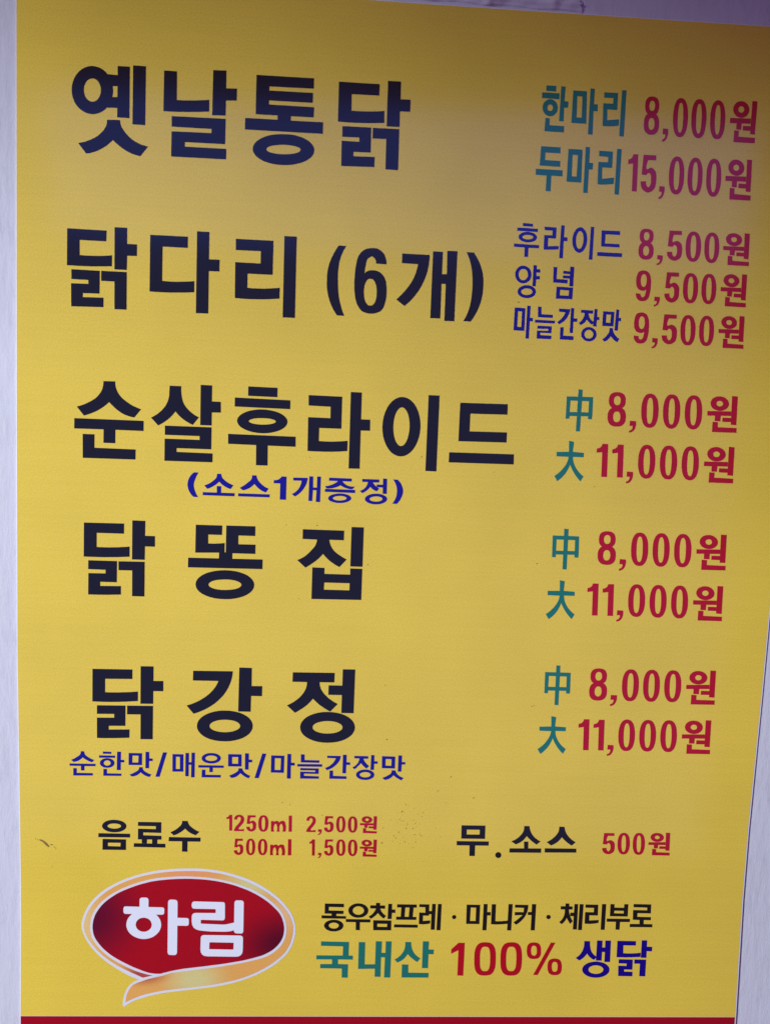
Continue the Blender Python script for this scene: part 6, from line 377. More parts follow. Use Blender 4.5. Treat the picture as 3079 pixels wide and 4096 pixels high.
["flavour_note","ink_blue",1,"",[[[481,2264,507,2263,507,2258,508,2253,509,2248,510,2244,512,2240,516,2233,522,2227,529,2222,536,2217,543,2213,551,2208,559,2203,568,2199,577,2196,586,2193,570,2173,560,2176,551,2179,542,2183,534,2187,525,2192,519,2195,513,2199,507,2203,501,2207,495,2212,490,2206,485,2201,479,2196,474,2192,468,2188,460,2183,451,2180,442,2177,433,2175,424,2173,404,2191,414,2195,423,2199,433,2204,441,2210,450,2216,456,2220,462,2224,468,2228,473,2233,476,2239,478,2244,480,2248,480,2253,481,2258]],[[393,2161,597,2161,596,2141,509,2140,510,2104,482,2104,482,2141,393,2141]],[[422,2123,449,2123,449,2084,575,2084,575,2063,422,2061]],[[654,2264,720,2263,720,2245,654,2245]],[[624,2232,750,2232,750,2213,624,2212]],[[745,2171,745,2164,742,2157,738,2150,732,2144,725,2139,717,2135,708,2132,698,2130,688,2129,678,2130,668,2131,659,2134,651,2138,644,2143,638,2149,634,2155,631,2161,630,2168,631,2175,633,2182,638,2189,643,2194,650,2200,659,2204,668,2207,677,2209,687,2210,698,2209,707,2208,716,2205,725,2201,732,2196,738,2190,742,2184,745,2177],[715,2170,715,2165,713,2161,709,2156,705,2153,700,2150,694,2149,688,2148,682,2148,676,2150,671,2152,666,2156,663,2160,661,2164,660,2169,661,2174,663,2178,666,2182,670,2186,676,2189,681,2190,688,2191,694,2191,700,2189,705,2187,709,2183,712,2179,715,2175]],[[766,2265,796,2265,795,2198,822,2198,822,2177,795,2176,795,2112,764,2112]],[[659,2120,686,2121,686,2084,800,2084,800,2064,658,2063]],[[857,2256,962,2256,962,2157,857,2156],[886,2234,935,2234,933,2178,885,2178]],[[990,2268,1018,2268,1019,2214,1046,2213,1046,2192,1018,2192,1018,2131,990,2132]],[[940,2140,967,2140,968,2136,968,2132,968,2129,969,2125,970,2122,974,2115,980,2109,987,2104,994,2099,1002,2095,1009,2091,1015,2088,1023,2085,1030,2083,1038,2081,1022,2059,1013,2061,1004,2064,996,2067,987,2071,980,2075,974,2079,968,2083,963,2088,958,2093,953,2098,948,2093,943,2087,937,2083,932,2078,926,2074,918,2070,910,2067,902,2064,893,2062,883,2061,864,2078,874,2081,883,2084,891,2088,900,2093,908,2098,915,2102,922,2106,928,2110,934,2115,937,2122,938,2125,939,2128,940,2132,940,2136]],[[1128,2266,1159,2266,1102,2062,1070,2062]],[[1203,2253,1290,2253,1291,2108,1204,2107],[1231,2231,1262,2230,1263,2130,1231,2130]],[[1306,2265,1334,2264,1334,2188,1354,2188,1354,2268,1381,2268,1381,2062,1353,2061,1353,2166,1333,2166,1334,2070,1307,2070]],[[1588,2225,1586,2217,1583,2210,1578,2203,1570,2196,1561,2191,1550,2186,1538,2183,1525,2180,1512,2180,1499,2180,1486,2182,1473,2185,1463,2189,1453,2194,1445,2200,1440,2207,1436,2215,1435,2222,1436,2230,1439,2237,1445,2245,1452,2251,1461,2257,1472,2261,1484,2265,1497,2267,1510,2268,1524,2267,1536,2266,1549,2263,1560,2258,1569,2253,1577,2247,1583,2240,1586,2233],[1559,2225,1558,2220,1554,2215,1549,2210,1541,2207,1532,2204,1522,2202,1511,2201,1501,2202,1491,2203,1482,2206,1474,2209,1468,2213,1465,2218,1463,2223,1465,2228,1468,2233,1474,2237,1481,2241,1490,2244,1500,2245,1511,2246,1521,2246,1531,2244,1540,2242,1548,2238,1554,2234,1557,2230]],[[1410,2165,1612,2165,1612,2145,1525,2144,1525,2108,1498,2108,1498,2145,1410,2144]],[[1438,2127,1466,2128,1466,2086,1590,2086,1589,2064,1437,2063]],[[1646,2261,1752,2261,1754,2159,1647,2158],[1677,2237,1726,2237,1726,2182,1678,2182]],[[1731,2145,1760,2144,1760,2141,1761,2137,1762,2133,1764,2130,1765,2127,1769,2120,1775,2114,1780,2108,1787,2103,1793,2099,1799,2095,1805,2091,1812,2088,1819,2086,1826,2083,1812,2061,1804,2064,1797,2068,1789,2071,1782,2075,1775,2080,1769,2084,1763,2089,1757,2094,1751,2099,1745,2105,1741,2098,1736,2093,1731,2088,1726,2083,1721,2079,1713,2073,1704,2069,1694,2066,1684,2063,1674,2062,1655,2082,1664,2085,1673,2089,1682,2093,1690,2097,1698,2102,1705,2106,1712,2110,1718,2115,1724,2120,1727,2126,1729,2129,1730,2133,1730,2137,1731,2141]],[[1780,2271,1810,2270,1811,2219,1839,2217,1837,2195,1810,2195,1810,2134,1782,2134]],[[1918,2271,1950,2270,1893,2064,1860,2064]],[[1990,2257,2095,2256,2094,2112,1990,2113],[2019,2234,2069,2233,2067,2136,2019,2136]],[[2120,2272,2149,2271,2150,2199,2179,2198,2179,2174,2149,2175,2150,2064,2120,2065]],[[2228,2271,2257,2270,2258,2223,2377,2222,2377,2201,2229,2202]],[[2202,2188,2401,2190,2402,2168,2201,2167]],[[2226,2155,2375,2154,2375,2107,2257,2108,2257,2091,2378,2088,2377,2067,2227,2066,2226,2125,2347,2124,2347,2136,2226,2136]],[[2440,2262,2550,2262,2549,2254,2548,2246,2546,2239,2544,2232,2542,2225,2538,2217,2533,2209,2527,2201,2521,2194,2515,2187,2503,2175,2489,2164,2475,2155,2458,2147,2441,2140,2425,2159,2438,2164,2451,2171,2463,2178,2473,2187,2483,2196,2490,2204,2496,2212,2501,2221,2506,2231,2511,2241,2441,2243]],[[2567,2273,2597,2273,2598,2210,2627,2210,2627,2187,2597,2188,2596,2116,2567,2117]],[[2463,2139,2491,2138,2492,2094,2601,2092,2601,2069,2463,2069]],[[2660,2265,2772,2264,2772,2242,2733,2242,2736,2236,2738,2231,2741,2225,2744,2220,2748,2215,2753,2208,2760,2201,2767,2194,2774,2188,2782,2182,2761,2159,2754,2164,2748,2169,2742,2175,2736,2180,2730,2186,2727,2190,2724,2193,2721,2197,2718,2201,2715,2205,2711,2200,2707,2195,2703,2190,2698,2185,2694,2181,2688,2175,2682,2168,2676,2162,2669,2157,2663,2151,2647,2169,2657,2174,2667,2180,2675,2188,2682,2196,2689,2204,2692,2211,2695,2218,2698,2226,2700,2234,2701,2243,2660,2244]],[[2796,2275,2822,2274,2822,2223,2850,2222,2850,2201,2822,2201,2822,2149,2794,2149]],[[2827,2109,2826,2101,2823,2094,2818,2086,2810,2080,2801,2074,2791,2070,2779,2066,2767,2064,2754,2063,2741,2064,2728,2065,2717,2068,2706,2073,2697,2078,2689,2084,2683,2091,2680,2099,2678,2106,2679,2114,2682,2122,2687,2129,2695,2135,2704,2141,2714,2146,2726,2149,2738,2151,2751,2152,2764,2152,2776,2150,2788,2147,2799,2143,2808,2137,2816,2131,2822,2124,2825,2117],[2797,2109,2796,2104,2793,2099,2788,2095,2781,2091,2773,2088,2763,2087,2753,2086,2743,2086,2734,2088,2725,2090,2718,2094,2712,2098,2709,2102,2707,2107,2708,2112,2712,2117,2717,2121,2724,2124,2732,2127,2742,2129,2752,2130,2762,2129,2771,2128,2780,2125,2787,2122,2793,2118,2796,2113]],[[2884,2267,2991,2265,2992,2164,2886,2165],[2914,2243,2962,2242,2962,2187,2914,2188]],[[3017,2276,3046,2275,3046,2220,3075,2220,3074,2199,3046,2199,3045,2138,3017,2138]],[[2967,2150,2996,2149,2997,2145,2999,2141,3000,2137,3002,2133,3004,2129,3008,2123,3013,2116,3019,2111,3026,2106,3032,2101,3039,2097,3045,2094,3052,2091,3059,2089,3066,2087,3048,2065,3040,2069,3032,2073,3025,2077,3017,2082,3010,2086,3004,2090,2998,2094,2993,2098,2987,2103,2981,2107,2977,2101,2972,2095,2966,2090,2961,2085,2955,2081,2947,2076,2939,2073,2931,2070,2922,2068,2912,2067,2892,2084,2901,2087,2910,2091,2919,2095,2927,2099,2935,2104,2942,2108,2949,2113,2955,2117,2960,2122,2964,2129,2965,2132,2966,2136,2967,2140,2967,2145]]]],
["dish_name","ink_black",1,"",[[[843,1644,842,1635,838,1626,831,1618,821,1610,809,1604,795,1598,780,1594,764,1592,747,1591,730,1592,714,1594,699,1598,685,1603,673,1610,663,1617,656,1626,651,1635,650,1644,651,1653,656,1662,663,1670,672,1678,684,1685,698,1690,713,1694,730,1696,746,1697,763,1696,779,1694,795,1690,809,1685,821,1679,830,1671,838,1663,842,1654],[801,1644,800,1640,796,1635,789,1631,781,1628,770,1625,759,1623,747,1623,735,1623,723,1625,713,1627,704,1631,698,1635,694,1639,692,1644,694,1649,698,1653,704,1657,713,1661,723,1663,734,1665,747,1665,759,1665,770,1663,781,1661,789,1658,796,1653,800,1649]],[[622,1583,873,1581,873,1549,621,1549]],[[655,1535,841,1533,841,1443,654,1443],[697,1503,798,1503,797,1473,697,1475]],[[936,1682,1121,1682,1121,1591,977,1593,977,1570,1123,1567,1123,1534,936,1534,936,1625,1078,1623,1078,1647,935,1648]],[[967,1535,1008,1534,1007,1501,967,1502]],[[1049,1534,1091,1534,1090,1499,1049,1500]],[[904,1502,1155,1500,1155,1467,903,1470]],[[1288,1696,1331,1695,1332,1689,1334,1684,1335,1678,1338,1673,1340,1668,1345,1660,1351,1653,1358,1647,1365,1641,1372,1635,1382,1628,1393,1621,1403,1615,1415,1610,1426,1605,1398,1576,1386,1579,1375,1584,1364,1589,1354,1594,1344,1601,1337,1606,1330,1612,1324,1618,1318,1624,1312,1631,1304,1623,1296,1616,1288,1609,1280,1603,1272,1597,1262,1591,1252,1585,1242,1580,1232,1576,1221,1572,1194,1599,1208,1605,1221,1612,1234,1620,1245,1628,1257,1638,1262,1643,1268,1649,1274,1654,1279,1661,1282,1667,1284,1673,1286,1678,1287,1684,1287,1690]],[[1183,1558,1436,1556,1435,1521,1332,1521,1332,1434,1290,1435,1289,1522,1181,1522]]]],
["price","ink_red",1,"",[[[1664,1752,1688,1752,1689,1618,1666,1618,1665,1718,1642,1715,1642,1732,1646,1733,1649,1733,1652,1735,1655,1736,1657,1738,1659,1740,1661,1743,1662,1745,1664,1749]],[[1704,1713,1728,1711,1728,1716,1728,1720,1729,1724,1731,1727,1733,1730,1735,1732,1737,1733,1739,1735,1742,1735,1744,1736,1747,1735,1749,1734,1752,1732,1754,1730,1755,1728,1757,1725,1757,1722,1758,1719,1757,1716,1757,1713,1756,1708,1754,1703,1752,1698,1749,1693,1746,1688,1742,1682,1737,1675,1731,1669,1726,1663,1721,1657,1717,1651,1714,1646,1711,1641,1708,1635,1705,1630,1705,1614,1784,1615,1784,1634,1770,1632,1759,1630,1750,1630,1744,1632,1741,1634,1741,1638,1745,1644,1750,1651,1756,1657,1761,1664,1765,1669,1768,1673,1772,1678,1776,1683,1778,1688,1781,1693,1782,1698,1784,1704,1784,1709,1785,1714,1784,1720,1783,1726,1781,1732,1778,1738,1775,1742,1770,1746,1764,1750,1757,1752,1750,1754,1744,1755,1737,1754,1731,1752,1724,1749,1718,1746,1713,1742,1710,1737,1707,1732,1705,1726,1704,1720]],[[1812,1751,1876,1751,1876,1733,1836,1732,1832,1721,1829,1712,1829,1705,1830,1700,1833,1698,1836,1699,1840,1701,1844,1703,1849,1705,1853,1706,1858,1705,1863,1703,1867,1700,1872,1696,1875,1693,1879,1688,1881,1681,1882,1674,1882,1667,1882,1660,1881,1653,1881,1646,1880,1639,1878,1633,1874,1628,1870,1623,1863,1619,1857,1616,1850,1613,1843,1612,1837,1613,1830,1615,1824,1618,1818,1621,1813,1626,1810,1630,1807,1635,1805,1640,1804,1646,1803,1653,1831,1654,1830,1650,1831,1646,1832,1642,1833,1639,1836,1637,1837,1635,1839,1634,1840,1633,1842,1632,1844,1632,1846,1632,1847,1634,1849,1636,1851,1638,1852,1640,1854,1644,1855,1648,1855,1652,1855,1657,1855,1661,1855,1665,1854,1669,1854,1674,1852,1677,1850,1681,1849,1682,1847,1683,1845,1684,1844,1685,1842,1685,1840,1685,1838,1684,1835,1682,1833,1680,1831,1676,1806,1678]],[[1981,1683,1980,1667,1979,1655,1976,1644,1973,1634,1969,1627,1963,1620,1957,1616,1950,1613,1941,1612,1931,1613,1924,1616,1918,1620,1912,1626,1908,1634,1904,1643,1901,1654,1900,1667,1899,1682,1899,1698,1901,1711,1903,1721,1907,1731,1911,1739,1916,1745,1922,1749,1930,1752,1939,1753,1948,1752,1955,1749,1962,1745,1967,1739,1972,1731,1975,1722,1978,1711,1980,1699],[1954,1683,1954,1667,1954,1655,1952,1646,1950,1639,1948,1633,1945,1630,1940,1629,1936,1630,1933,1633,1930,1639,1928,1646,1927,1655,1926,1667,1925,1683,1925,1699,1926,1710,1927,1719,1929,1727,1932,1732,1935,1735,1939,1736,1943,1735,1947,1732,1949,1727,1951,1719,1953,1710,1954,1699]],[[2001,1704,2025,1704,2026,1694,2028,1698,2031,1700,2034,1703,2037,1704,2040,1706,2044,1706,2047,1707,2051,1706,2055,1705,2058,1704,2060,1702,2062,1700,2064,1698,2065,1696,2067,1693,2070,1696,2073,1699,2076,1702,2080,1704,2083,1706,2088,1707,2094,1708,2099,1708,2105,1706,2109,1704,2112,1701,2114,1696,2116,1691,2117,1685,2119,1680,2122,1667,2123,1655,2123,1642,2122,1628,2120,1615,2095,1615,2098,1626,2099,1638,2099,1649,2097,1659,2094,1669,2093,1672,2091,1675,2090,1678,2088,1680,2086,1682,2084,1682,2082,1681,2080,1679,2077,1678,2076,1676,2075,1674,2074,1672,2073,1670,2073,1668,2072,1666,2070,1656,2070,1646,2070,1636,2071,1625,2073,1614,2049,1614,2052,1626,2053,1637,2053,1648,2052,1659,2048,1668,2047,1671,2046,1675,2045,1678,2043,1680,2041,1681,2039,1681,2037,1681,2035,1679,2033,1678,2031,1676,2030,1674,2029,1672,2028,1670,2028,1668,2027,1666,2024,1656,2023,1646,2023,1636,2025,1625,2028,1614,2003,1614]],[[2144,1753,2169,1753,2171,1615,2146,1615]],[[2288,1711,2311,1710,2310,1714,2310,1719,2311,1722,2313,1726,2315,1728,2317,1730,2319,1731,2321,1733,2323,1734,2325,1734,2328,1733,2330,1732,2332,1730,2334,1728,2336,1726,2337,1724,2338,1721,2338,1718,2338,1714,2338,1711,2337,1706,2335,1701,2333,1697,2330,1692,2328,1687,2324,1681,2319,1674,2314,1668,2309,1662,2304,1656,2301,1651,2298,1646,2295,1641,2292,1635,2290,1630,2290,1615,2364,1615,2363,1634,2350,1632,2340,1630,2332,1630,2326,1631,2323,1634,2324,1638,2327,1644,2332,1650,2337,1657,2342,1663,2345,1668,2349,1673,2352,1677,2355,1682,2358,1687,2360,1692,2361,1697,2363,1702,2363,1708,2363,1713,2363,1719,2362,1725,2360,1730,2357,1736,2354,1740,2349,1744,2344,1747,2337,1750,2331,1752,2325,1752,2319,1752,2313,1750,2306,1747,2301,1744,2297,1740,2293,1736,2291,1730,2289,1725,2288,1718]],[[2385,1640,2413,1639,2414,1634,2414,1630,2414,1625,2414,1621,2413,1617,2412,1613,2411,1609,2409,1605,2407,1602,2404,1599,2401,1596,2397,1594,2393,1593,2389,1591,2384,1591,2383,1599,2386,1599,2389,1600,2392,1602,2394,1603,2395,1605,2397,1607,2398,1610,2399,1612,2399,1615,2399,1617,2398,1618,2395,1619,2393,1619,2389,1619,2385,1618]],[[2440,1753,2502,1753,2503,1734,2464,1734,2460,1723,2457,1713,2457,1707,2458,1702,2462,1700,2464,1701,2468,1703,2472,1705,2476,1707,2480,1707,2485,1706,2490,1704,2494,1702,2499,1698,2502,1695,2505,1690,2508,1683,2509,1676,2509,1669,2509,1662,2509,1655,2508,1648,2507,1642,2505,1635,2502,1630,2497,1626,2492,1621,2485,1618,2478,1616,2472,1615,2466,1615,2459,1617,2453,1620,2447,1624,2442,1628,2439,1632,2436,1637,2434,1642,2433,1648,2433,1655,2459,1656,2459,1652,2460,1648,2460,1645,2462,1642,2464,1639,2466,1638,2467,1636,2469,1635,2471,1634,2472,1634,2474,1635,2476,1636,2477,1638,2479,1640,2480,1642,2482,1646,2483,1650,2483,1655,2483,1659,2483,1663,2483,1667,2482,1671,2482,1676,2480,1679,2478,1682,2477,1684,2475,1685,2473,1686,2472,1687,2470,1687,2468,1687,2466,1686,2464,1684,2462,1682,2460,1678,2435,1680]],[[2606,1685,2605,1669,2604,1657,2602,1646,2599,1637,2595,1629,2590,1623,2585,1618,2578,1616,2570,1615,2561,1615,2554,1618,2549,1623,2543,1629,2539,1636,2536,1646,2533,1656,2531,1669,2530,1684,2531,1700,2532,1713,2534,1723,2537,1732,2541,1740,2546,1746,2551,1751,2558,1754,2566,1754,2575,1754,2582,1751,2587,1747,2593,1740,2597,1733,2600,1723,2603,1713,2605,1701],[2582,1685,2582,1669,2581,1657,2580,1648,2578,1641,2576,1636,2573,1632,2569,1631,2565,1632,2562,1636,2560,1641,2558,1648,2556,1657,2555,1669,2554,1685,2554,1701,2555,1712,2556,1721,2558,1728,2560,1733,2563,1737,2567,1738,2571,1737,2574,1734,2576,1728,2578,1721,2580,1712,2581,1701]],[[2703,1685,2703,1669,2702,1656,2699,1646,2696,1636,2692,1629,2687,1622,2682,1618,2675,1615,2666,1614,2658,1615,2651,1618,2645,1622,2640,1628,2635,1636,2632,1645,2629,1656,2627,1669,2626,1684,2626,1700,2628,1712,2630,1723,2633,1732,2637,1740,2642,1746,2648,1751,2654,1753,2663,1754,2672,1753,2678,1751,2684,1746,2690,1740,2694,1733,2698,1723,2700,1713,2702,1700],[2678,1684,2678,1668,2678,1657,2677,1648,2675,1641,2673,1635,2670,1632,2666,1631,2662,1632,2659,1635,2656,1641,2654,1648,2653,1657,2651,1668,2651,1684,2651,1700,2651,1712,2652,1721,2654,1728,2656,1733,2659,1736,2663,1738,2667,1737,2670,1733,2673,1728,2675,1721,2677,1712,2678,1700]],[[2823,1727,2822,1722,2821,1717,2818,1712,2814,1708,2809,1704,2803,1702,2796,1700,2789,1698,2782,1698,2774,1699,2767,1700,2760,1702,2754,1705,2748,1709,2744,1713,2740,1718,2738,1723,2737,1728,2738,1733,2739,1738,2742,1742,2746,1747,2751,1750,2757,1753,2764,1755,2771,1756,2778,1757,2786,1756,2793,1755,2800,1752,2806,1749,2812,1746,2816,1741,2820,1737,2822,1732],[2795,1727,2795,1725,2794,1722,2792,1720,2790,1718,2787,1717,2784,1716,2781,1716,2777,1716,2774,1717,2771,1719,2768,1720,2766,1723,2765,1725,2765,1728,2765,1730,2766,1732,2768,1734,2770,1736,2773,1737,2776,1738,2779,1738,2783,1738,2786,1737,2789,1736,2792,1734,2794,1732,2795,1730]],[[2725,1697,2834,1697,2835,1678,2787,1678,2786,1656,2761,1657,2761,1678,2725,1678]],[[2796,1671,2840,1670,2840,1653,2796,1654]],[[2835,1758,2862,1757,2861,1641,2836,1642]],[[2751,1654,2776,1653,2776,1632,2864,1629,2864,1610,2751,1612]]]],
["price","ink_red",1,"",[[[1715,1551,1777,1551,1777,1532,1738,1532,1734,1520,1732,1511,1731,1504,1733,1500,1736,1498,1739,1498,1742,1500,1747,1502,1751,1504,1755,1505,1759,1504,1764,1502,1769,1499,1773,1496,1776,1493,1779,1487,1781,1480,1782,1473,1782,1466,1782,1459,1782,1452,1782,1445,1780,1439,1778,1432,1775,1427,1771,1422,1765,1418,1758,1415,1751,1412,1745,1411,1739,1412,1733,1414,1726,1417,1721,1421,1716,1425,1713,1429,1710,1434,1708,1439,1707,1445,1707,1452,1733,1453,1733,1449,1733,1445,1734,1442,1736,1439,1738,1436,1739,1435,1741,1433,1742,1432,1744,1431,1746,1431,1747,1432,1749,1433,1751,1435,1753,1437,1754,1439,1756,1443,1757,1447,1757,1452,1757,1456,1757,1460,1756,1464,1756,1469,1755,1473,1754,1477,1752,1480,1751,1481,1749,1482,1747,1484,1746,1484,1744,1485,1742,1485,1740,1484,1738,1482,1736,1479,1734,1476,1710,1477]],[[1879,1482,1878,1466,1877,1454,1875,1443,1872,1433,1868,1425,1863,1419,1857,1415,1851,1412,1842,1411,1834,1412,1827,1415,1821,1419,1816,1425,1812,1433,1809,1443,1806,1453,1805,1466,1804,1482,1804,1498,1806,1510,1808,1521,1811,1530,1815,1538,1820,1544,1826,1549,1832,1552,1840,1553,1849,1552,1855,1549,1861,1544,1866,1538,1870,1530,1874,1521,1876,1510,1878,1498],[1855,1482,1855,1466,1854,1454,1853,1445,1851,1438,1849,1432,1846,1429,1842,1428,1838,1429,1835,1432,1833,1438,1831,1445,1829,1454,1828,1466,1828,1482,1828,1498,1829,1509,1830,1519,1832,1526,1834,1531,1837,1535,1841,1536,1845,1535,1848,1531,1850,1526,1852,1519,1853,1509,1854,1498]],[[1977,1482,1976,1467,1975,1454,1973,1444,1969,1434,1965,1427,1960,1420,1955,1416,1948,1413,1939,1412,1931,1413,1924,1416,1918,1420,1913,1426,1909,1434,1905,1443,1903,1454,1901,1466,1900,1482,1901,1498,1902,1510,1904,1521,1908,1530,1912,1538,1917,1544,1922,1549,1929,1551,1938,1552,1946,1551,1953,1549,1959,1544,1964,1538,1968,1530,1972,1521,1974,1511,1976,1498],[1952,1482,1952,1466,1951,1455,1950,1446,1948,1439,1946,1433,1943,1430,1939,1429,1935,1430,1932,1433,1930,1439,1928,1446,1926,1455,1925,1466,1925,1482,1925,1498,1926,1510,1927,1519,1929,1526,1931,1531,1934,1534,1938,1536,1942,1534,1945,1531,1947,1526,1949,1519,1951,1510,1952,1498]],[[1999,1503,2023,1503,2023,1493,2026,1497,2029,1499,2031,1502,2034,1503,2038,1505,2041,1505,2045,1506,2049,1505,2053,1504,2056,1503,2058,1501,2060,1499,2062,1497,2063,1494,2065,1492,2067,1495,2071,1498,2074,1501,2077,1503,2081,1505,2086,1506,2091,1507,2097,1506,2102,1505,2107,1503,2110,1499,2112,1495,2114,1489,2115,1484,2117,1479,2119,1466,2121,1453,2121,1440,2120,1427,2118,1413,2093,1413,2096,1425,2097,1436,2097,1447,2095,1457,2092,1467,2090,1470,2089,1474,2087,1477,2086,1479,2084,1480,2082,1480,2080,1479,2077,1478,2075,1476,2073,1475,2072,1473,2072,1471,2071,1469,2071,1467,2070,1464,2068,1454,2067,1444,2067,1434,2069,1424,2071,1413,2047,1413,2050,1425,2051,1436,2051,1447,2049,1457,2046,1467,2045,1470,2044,1473,2042,1477,2041,1479,2039,1480,2037,1480,2035,1479,2032,1478,2030,1476,2029,1475,2027,1473,2027,1471,2026,1469,2025,1466,2024,1464,2022,1455,2021,1445,2021,1434,2022,1424,2025,1413,2000,1413]],[[2143,1552,2170,1552,2172,1414,2145,1413]],[[2338,1553,2361,1553,2363,1414,2341,1414,2339,1518,2318,1515,2317,1532,2321,1533,2324,1534,2327,1535,2330,1537,2332,1539,2334,1541,2335,1543,2337,1546,2338,1549]],[[2391,1439,2416,1438,2417,1434,2417,1430,2417,1426,2417,1422,2416,1418,2415,1414,2414,1410,2412,1407,2410,1403,2408,1401,2405,1398,2402,1396,2398,1395,2394,1394,2390,1393,2389,1401,2392,1401,2394,1402,2397,1403,2399,1405,2400,1407,2401,1409,2403,1411,2403,1414,2404,1416,2403,1418,2402,1419,2400,1419,2398,1420,2394,1419,2390,1419]],[[2446,1554,2507,1555,2507,1536,2469,1536,2465,1524,2463,1514,2462,1508,2464,1503,2467,1501,2470,1502,2473,1503,2478,1506,2482,1507,2486,1508,2490,1507,2495,1505,2499,1502,2503,1499,2507,1496,2510,1490,2512,1483,2513,1476,2514,1469,2514,1462,2513,1455,2513,1448,2512,1441,2510,1435,2507,1430,2502,1425,2497,1421,2490,1417,2483,1415,2477,1414,2471,1415,2465,1417,2458,1420,2453,1423,2448,1427,2445,1432,2442,1437,2440,1442,2439,1448,2439,1455,2465,1456,2465,1452,2465,1448,2466,1445,2468,1441,2470,1439,2471,1437,2473,1436,2474,1435,2476,1434,2477,1434,2479,1434,2481,1436,2483,1438,2484,1440,2485,1442,2487,1446,2488,1450,2488,1455,2488,1459,2488,1463,2488,1467,2487,1472,2487,1476,2485,1480,2483,1483,2482,1484,2480,1485,2479,1487,2477,1487,2476,1488,2473,1488,2471,1487,2469,1485,2467,1482,2465,1479,2441,1480]],[[2612,1485,2612,1469,2611,1456,2609,1446,2606,1436,2602,1428,2597,1422,2591,1417,2584,1415,2576,1414,2567,1415,2561,1417,2555,1422,2550,1428,2545,1436,2542,1445,2539,1456,2538,1469,2537,1485,2537,1501,2538,1513,2540,1524,2543,1534,2547,1542,2552,1548,2558,1552,2564,1555,2573,1556,2581,1555,2588,1552,2594,1548,2599,1542,2603,1534,2607,1524,2609,1514,2611,1501],[2588,1485,2588,1469,2587,1457,2586,1448,2585,1441,2582,1435,2580,1432,2576,1431,2571,1432,2569,1435,2566,1441,2564,1448,2563,1457,2561,1469,2561,1485,2561,1501,2561,1513,2562,1522,2564,1529,2566,1535,2569,1538,2573,1539,2577,1538,2580,1535,2583,1529,2585,1522,2586,1513,2587,1501]],[[2710,1485,2710,1469,2708,1456,2706,1445,2703,1436,2699,1428,2694,1422,2688,1417,2682,1414,2673,1413,2664,1414,2657,1417,2651,1422,2646,1428,2642,1436,2638,1445,2635,1456,2634,1469,2633,1485,2633,1501,2634,1513,2636,1524,2639,1533,2644,1541,2648,1548,2654,1552,2661,1555,2670,1556,2678,1555,2685,1552,2691,1548,2696,1541,2701,1534,2704,1524,2707,1513,2709,1501],[2685,1485,2685,1468,2685,1457,2684,1448,2682,1440,2680,1435,2677,1432,2673,1430,2668,1432,2665,1435,2663,1440,2661,1448,2659,1457,2658,1468,2657,1485,2657,1501,2658,1512,2659,1522,2661,1529,2663,1534,2666,1538,2670,1539,2674,1538,2677,1534,2680,1529,2682,1522,2683,1512,2684,1501]],[[2828,1526,2828,1521,2826,1516,2824,1512,2819,1507,2814,1504,2808,1501,2802,1499,2795,1498,2787,1497,2780,1498,2772,1499,2766,1502,2759,1505,2754,1508,2749,1513,2746,1517,2744,1522,2743,1527,2743,1533,2745,1537,2748,1542,2752,1546,2757,1550,2763,1553,2769,1555,2776,1556,2784,1556,2791,1556,2799,1554,2805,1552,2812,1549,2817,1545,2822,1541,2825,1536,2827,1531],[2801,1527,2801,1524,2800,1522,2798,1520,2796,1518,2793,1517,2790,1516,2786,1516,2783,1516,2779,1517,2776,1518,2774,1520,2772,1522,2771,1525,2770,1527,2770,1530,2771,1532,2773,1534,2775,1536,2778,1537,2781,1538,2785,1538,2788,1538,2792,1537,2795,1535,2797,1534,2799,1531,2800,1529]],[[2730,1496,2840,1496,2840,1477,2793,1477,2792,1455,2766,1456,2766,1478,2731,1478]],[[2801,1470,2846,1469,2846,1452,2801,1453]],[[2841,1558,2868,1557,2867,1440,2841,1441]],[[2757,1453,2781,1452,2781,1431,2870,1428,2870,1409,2756,1411]]]],
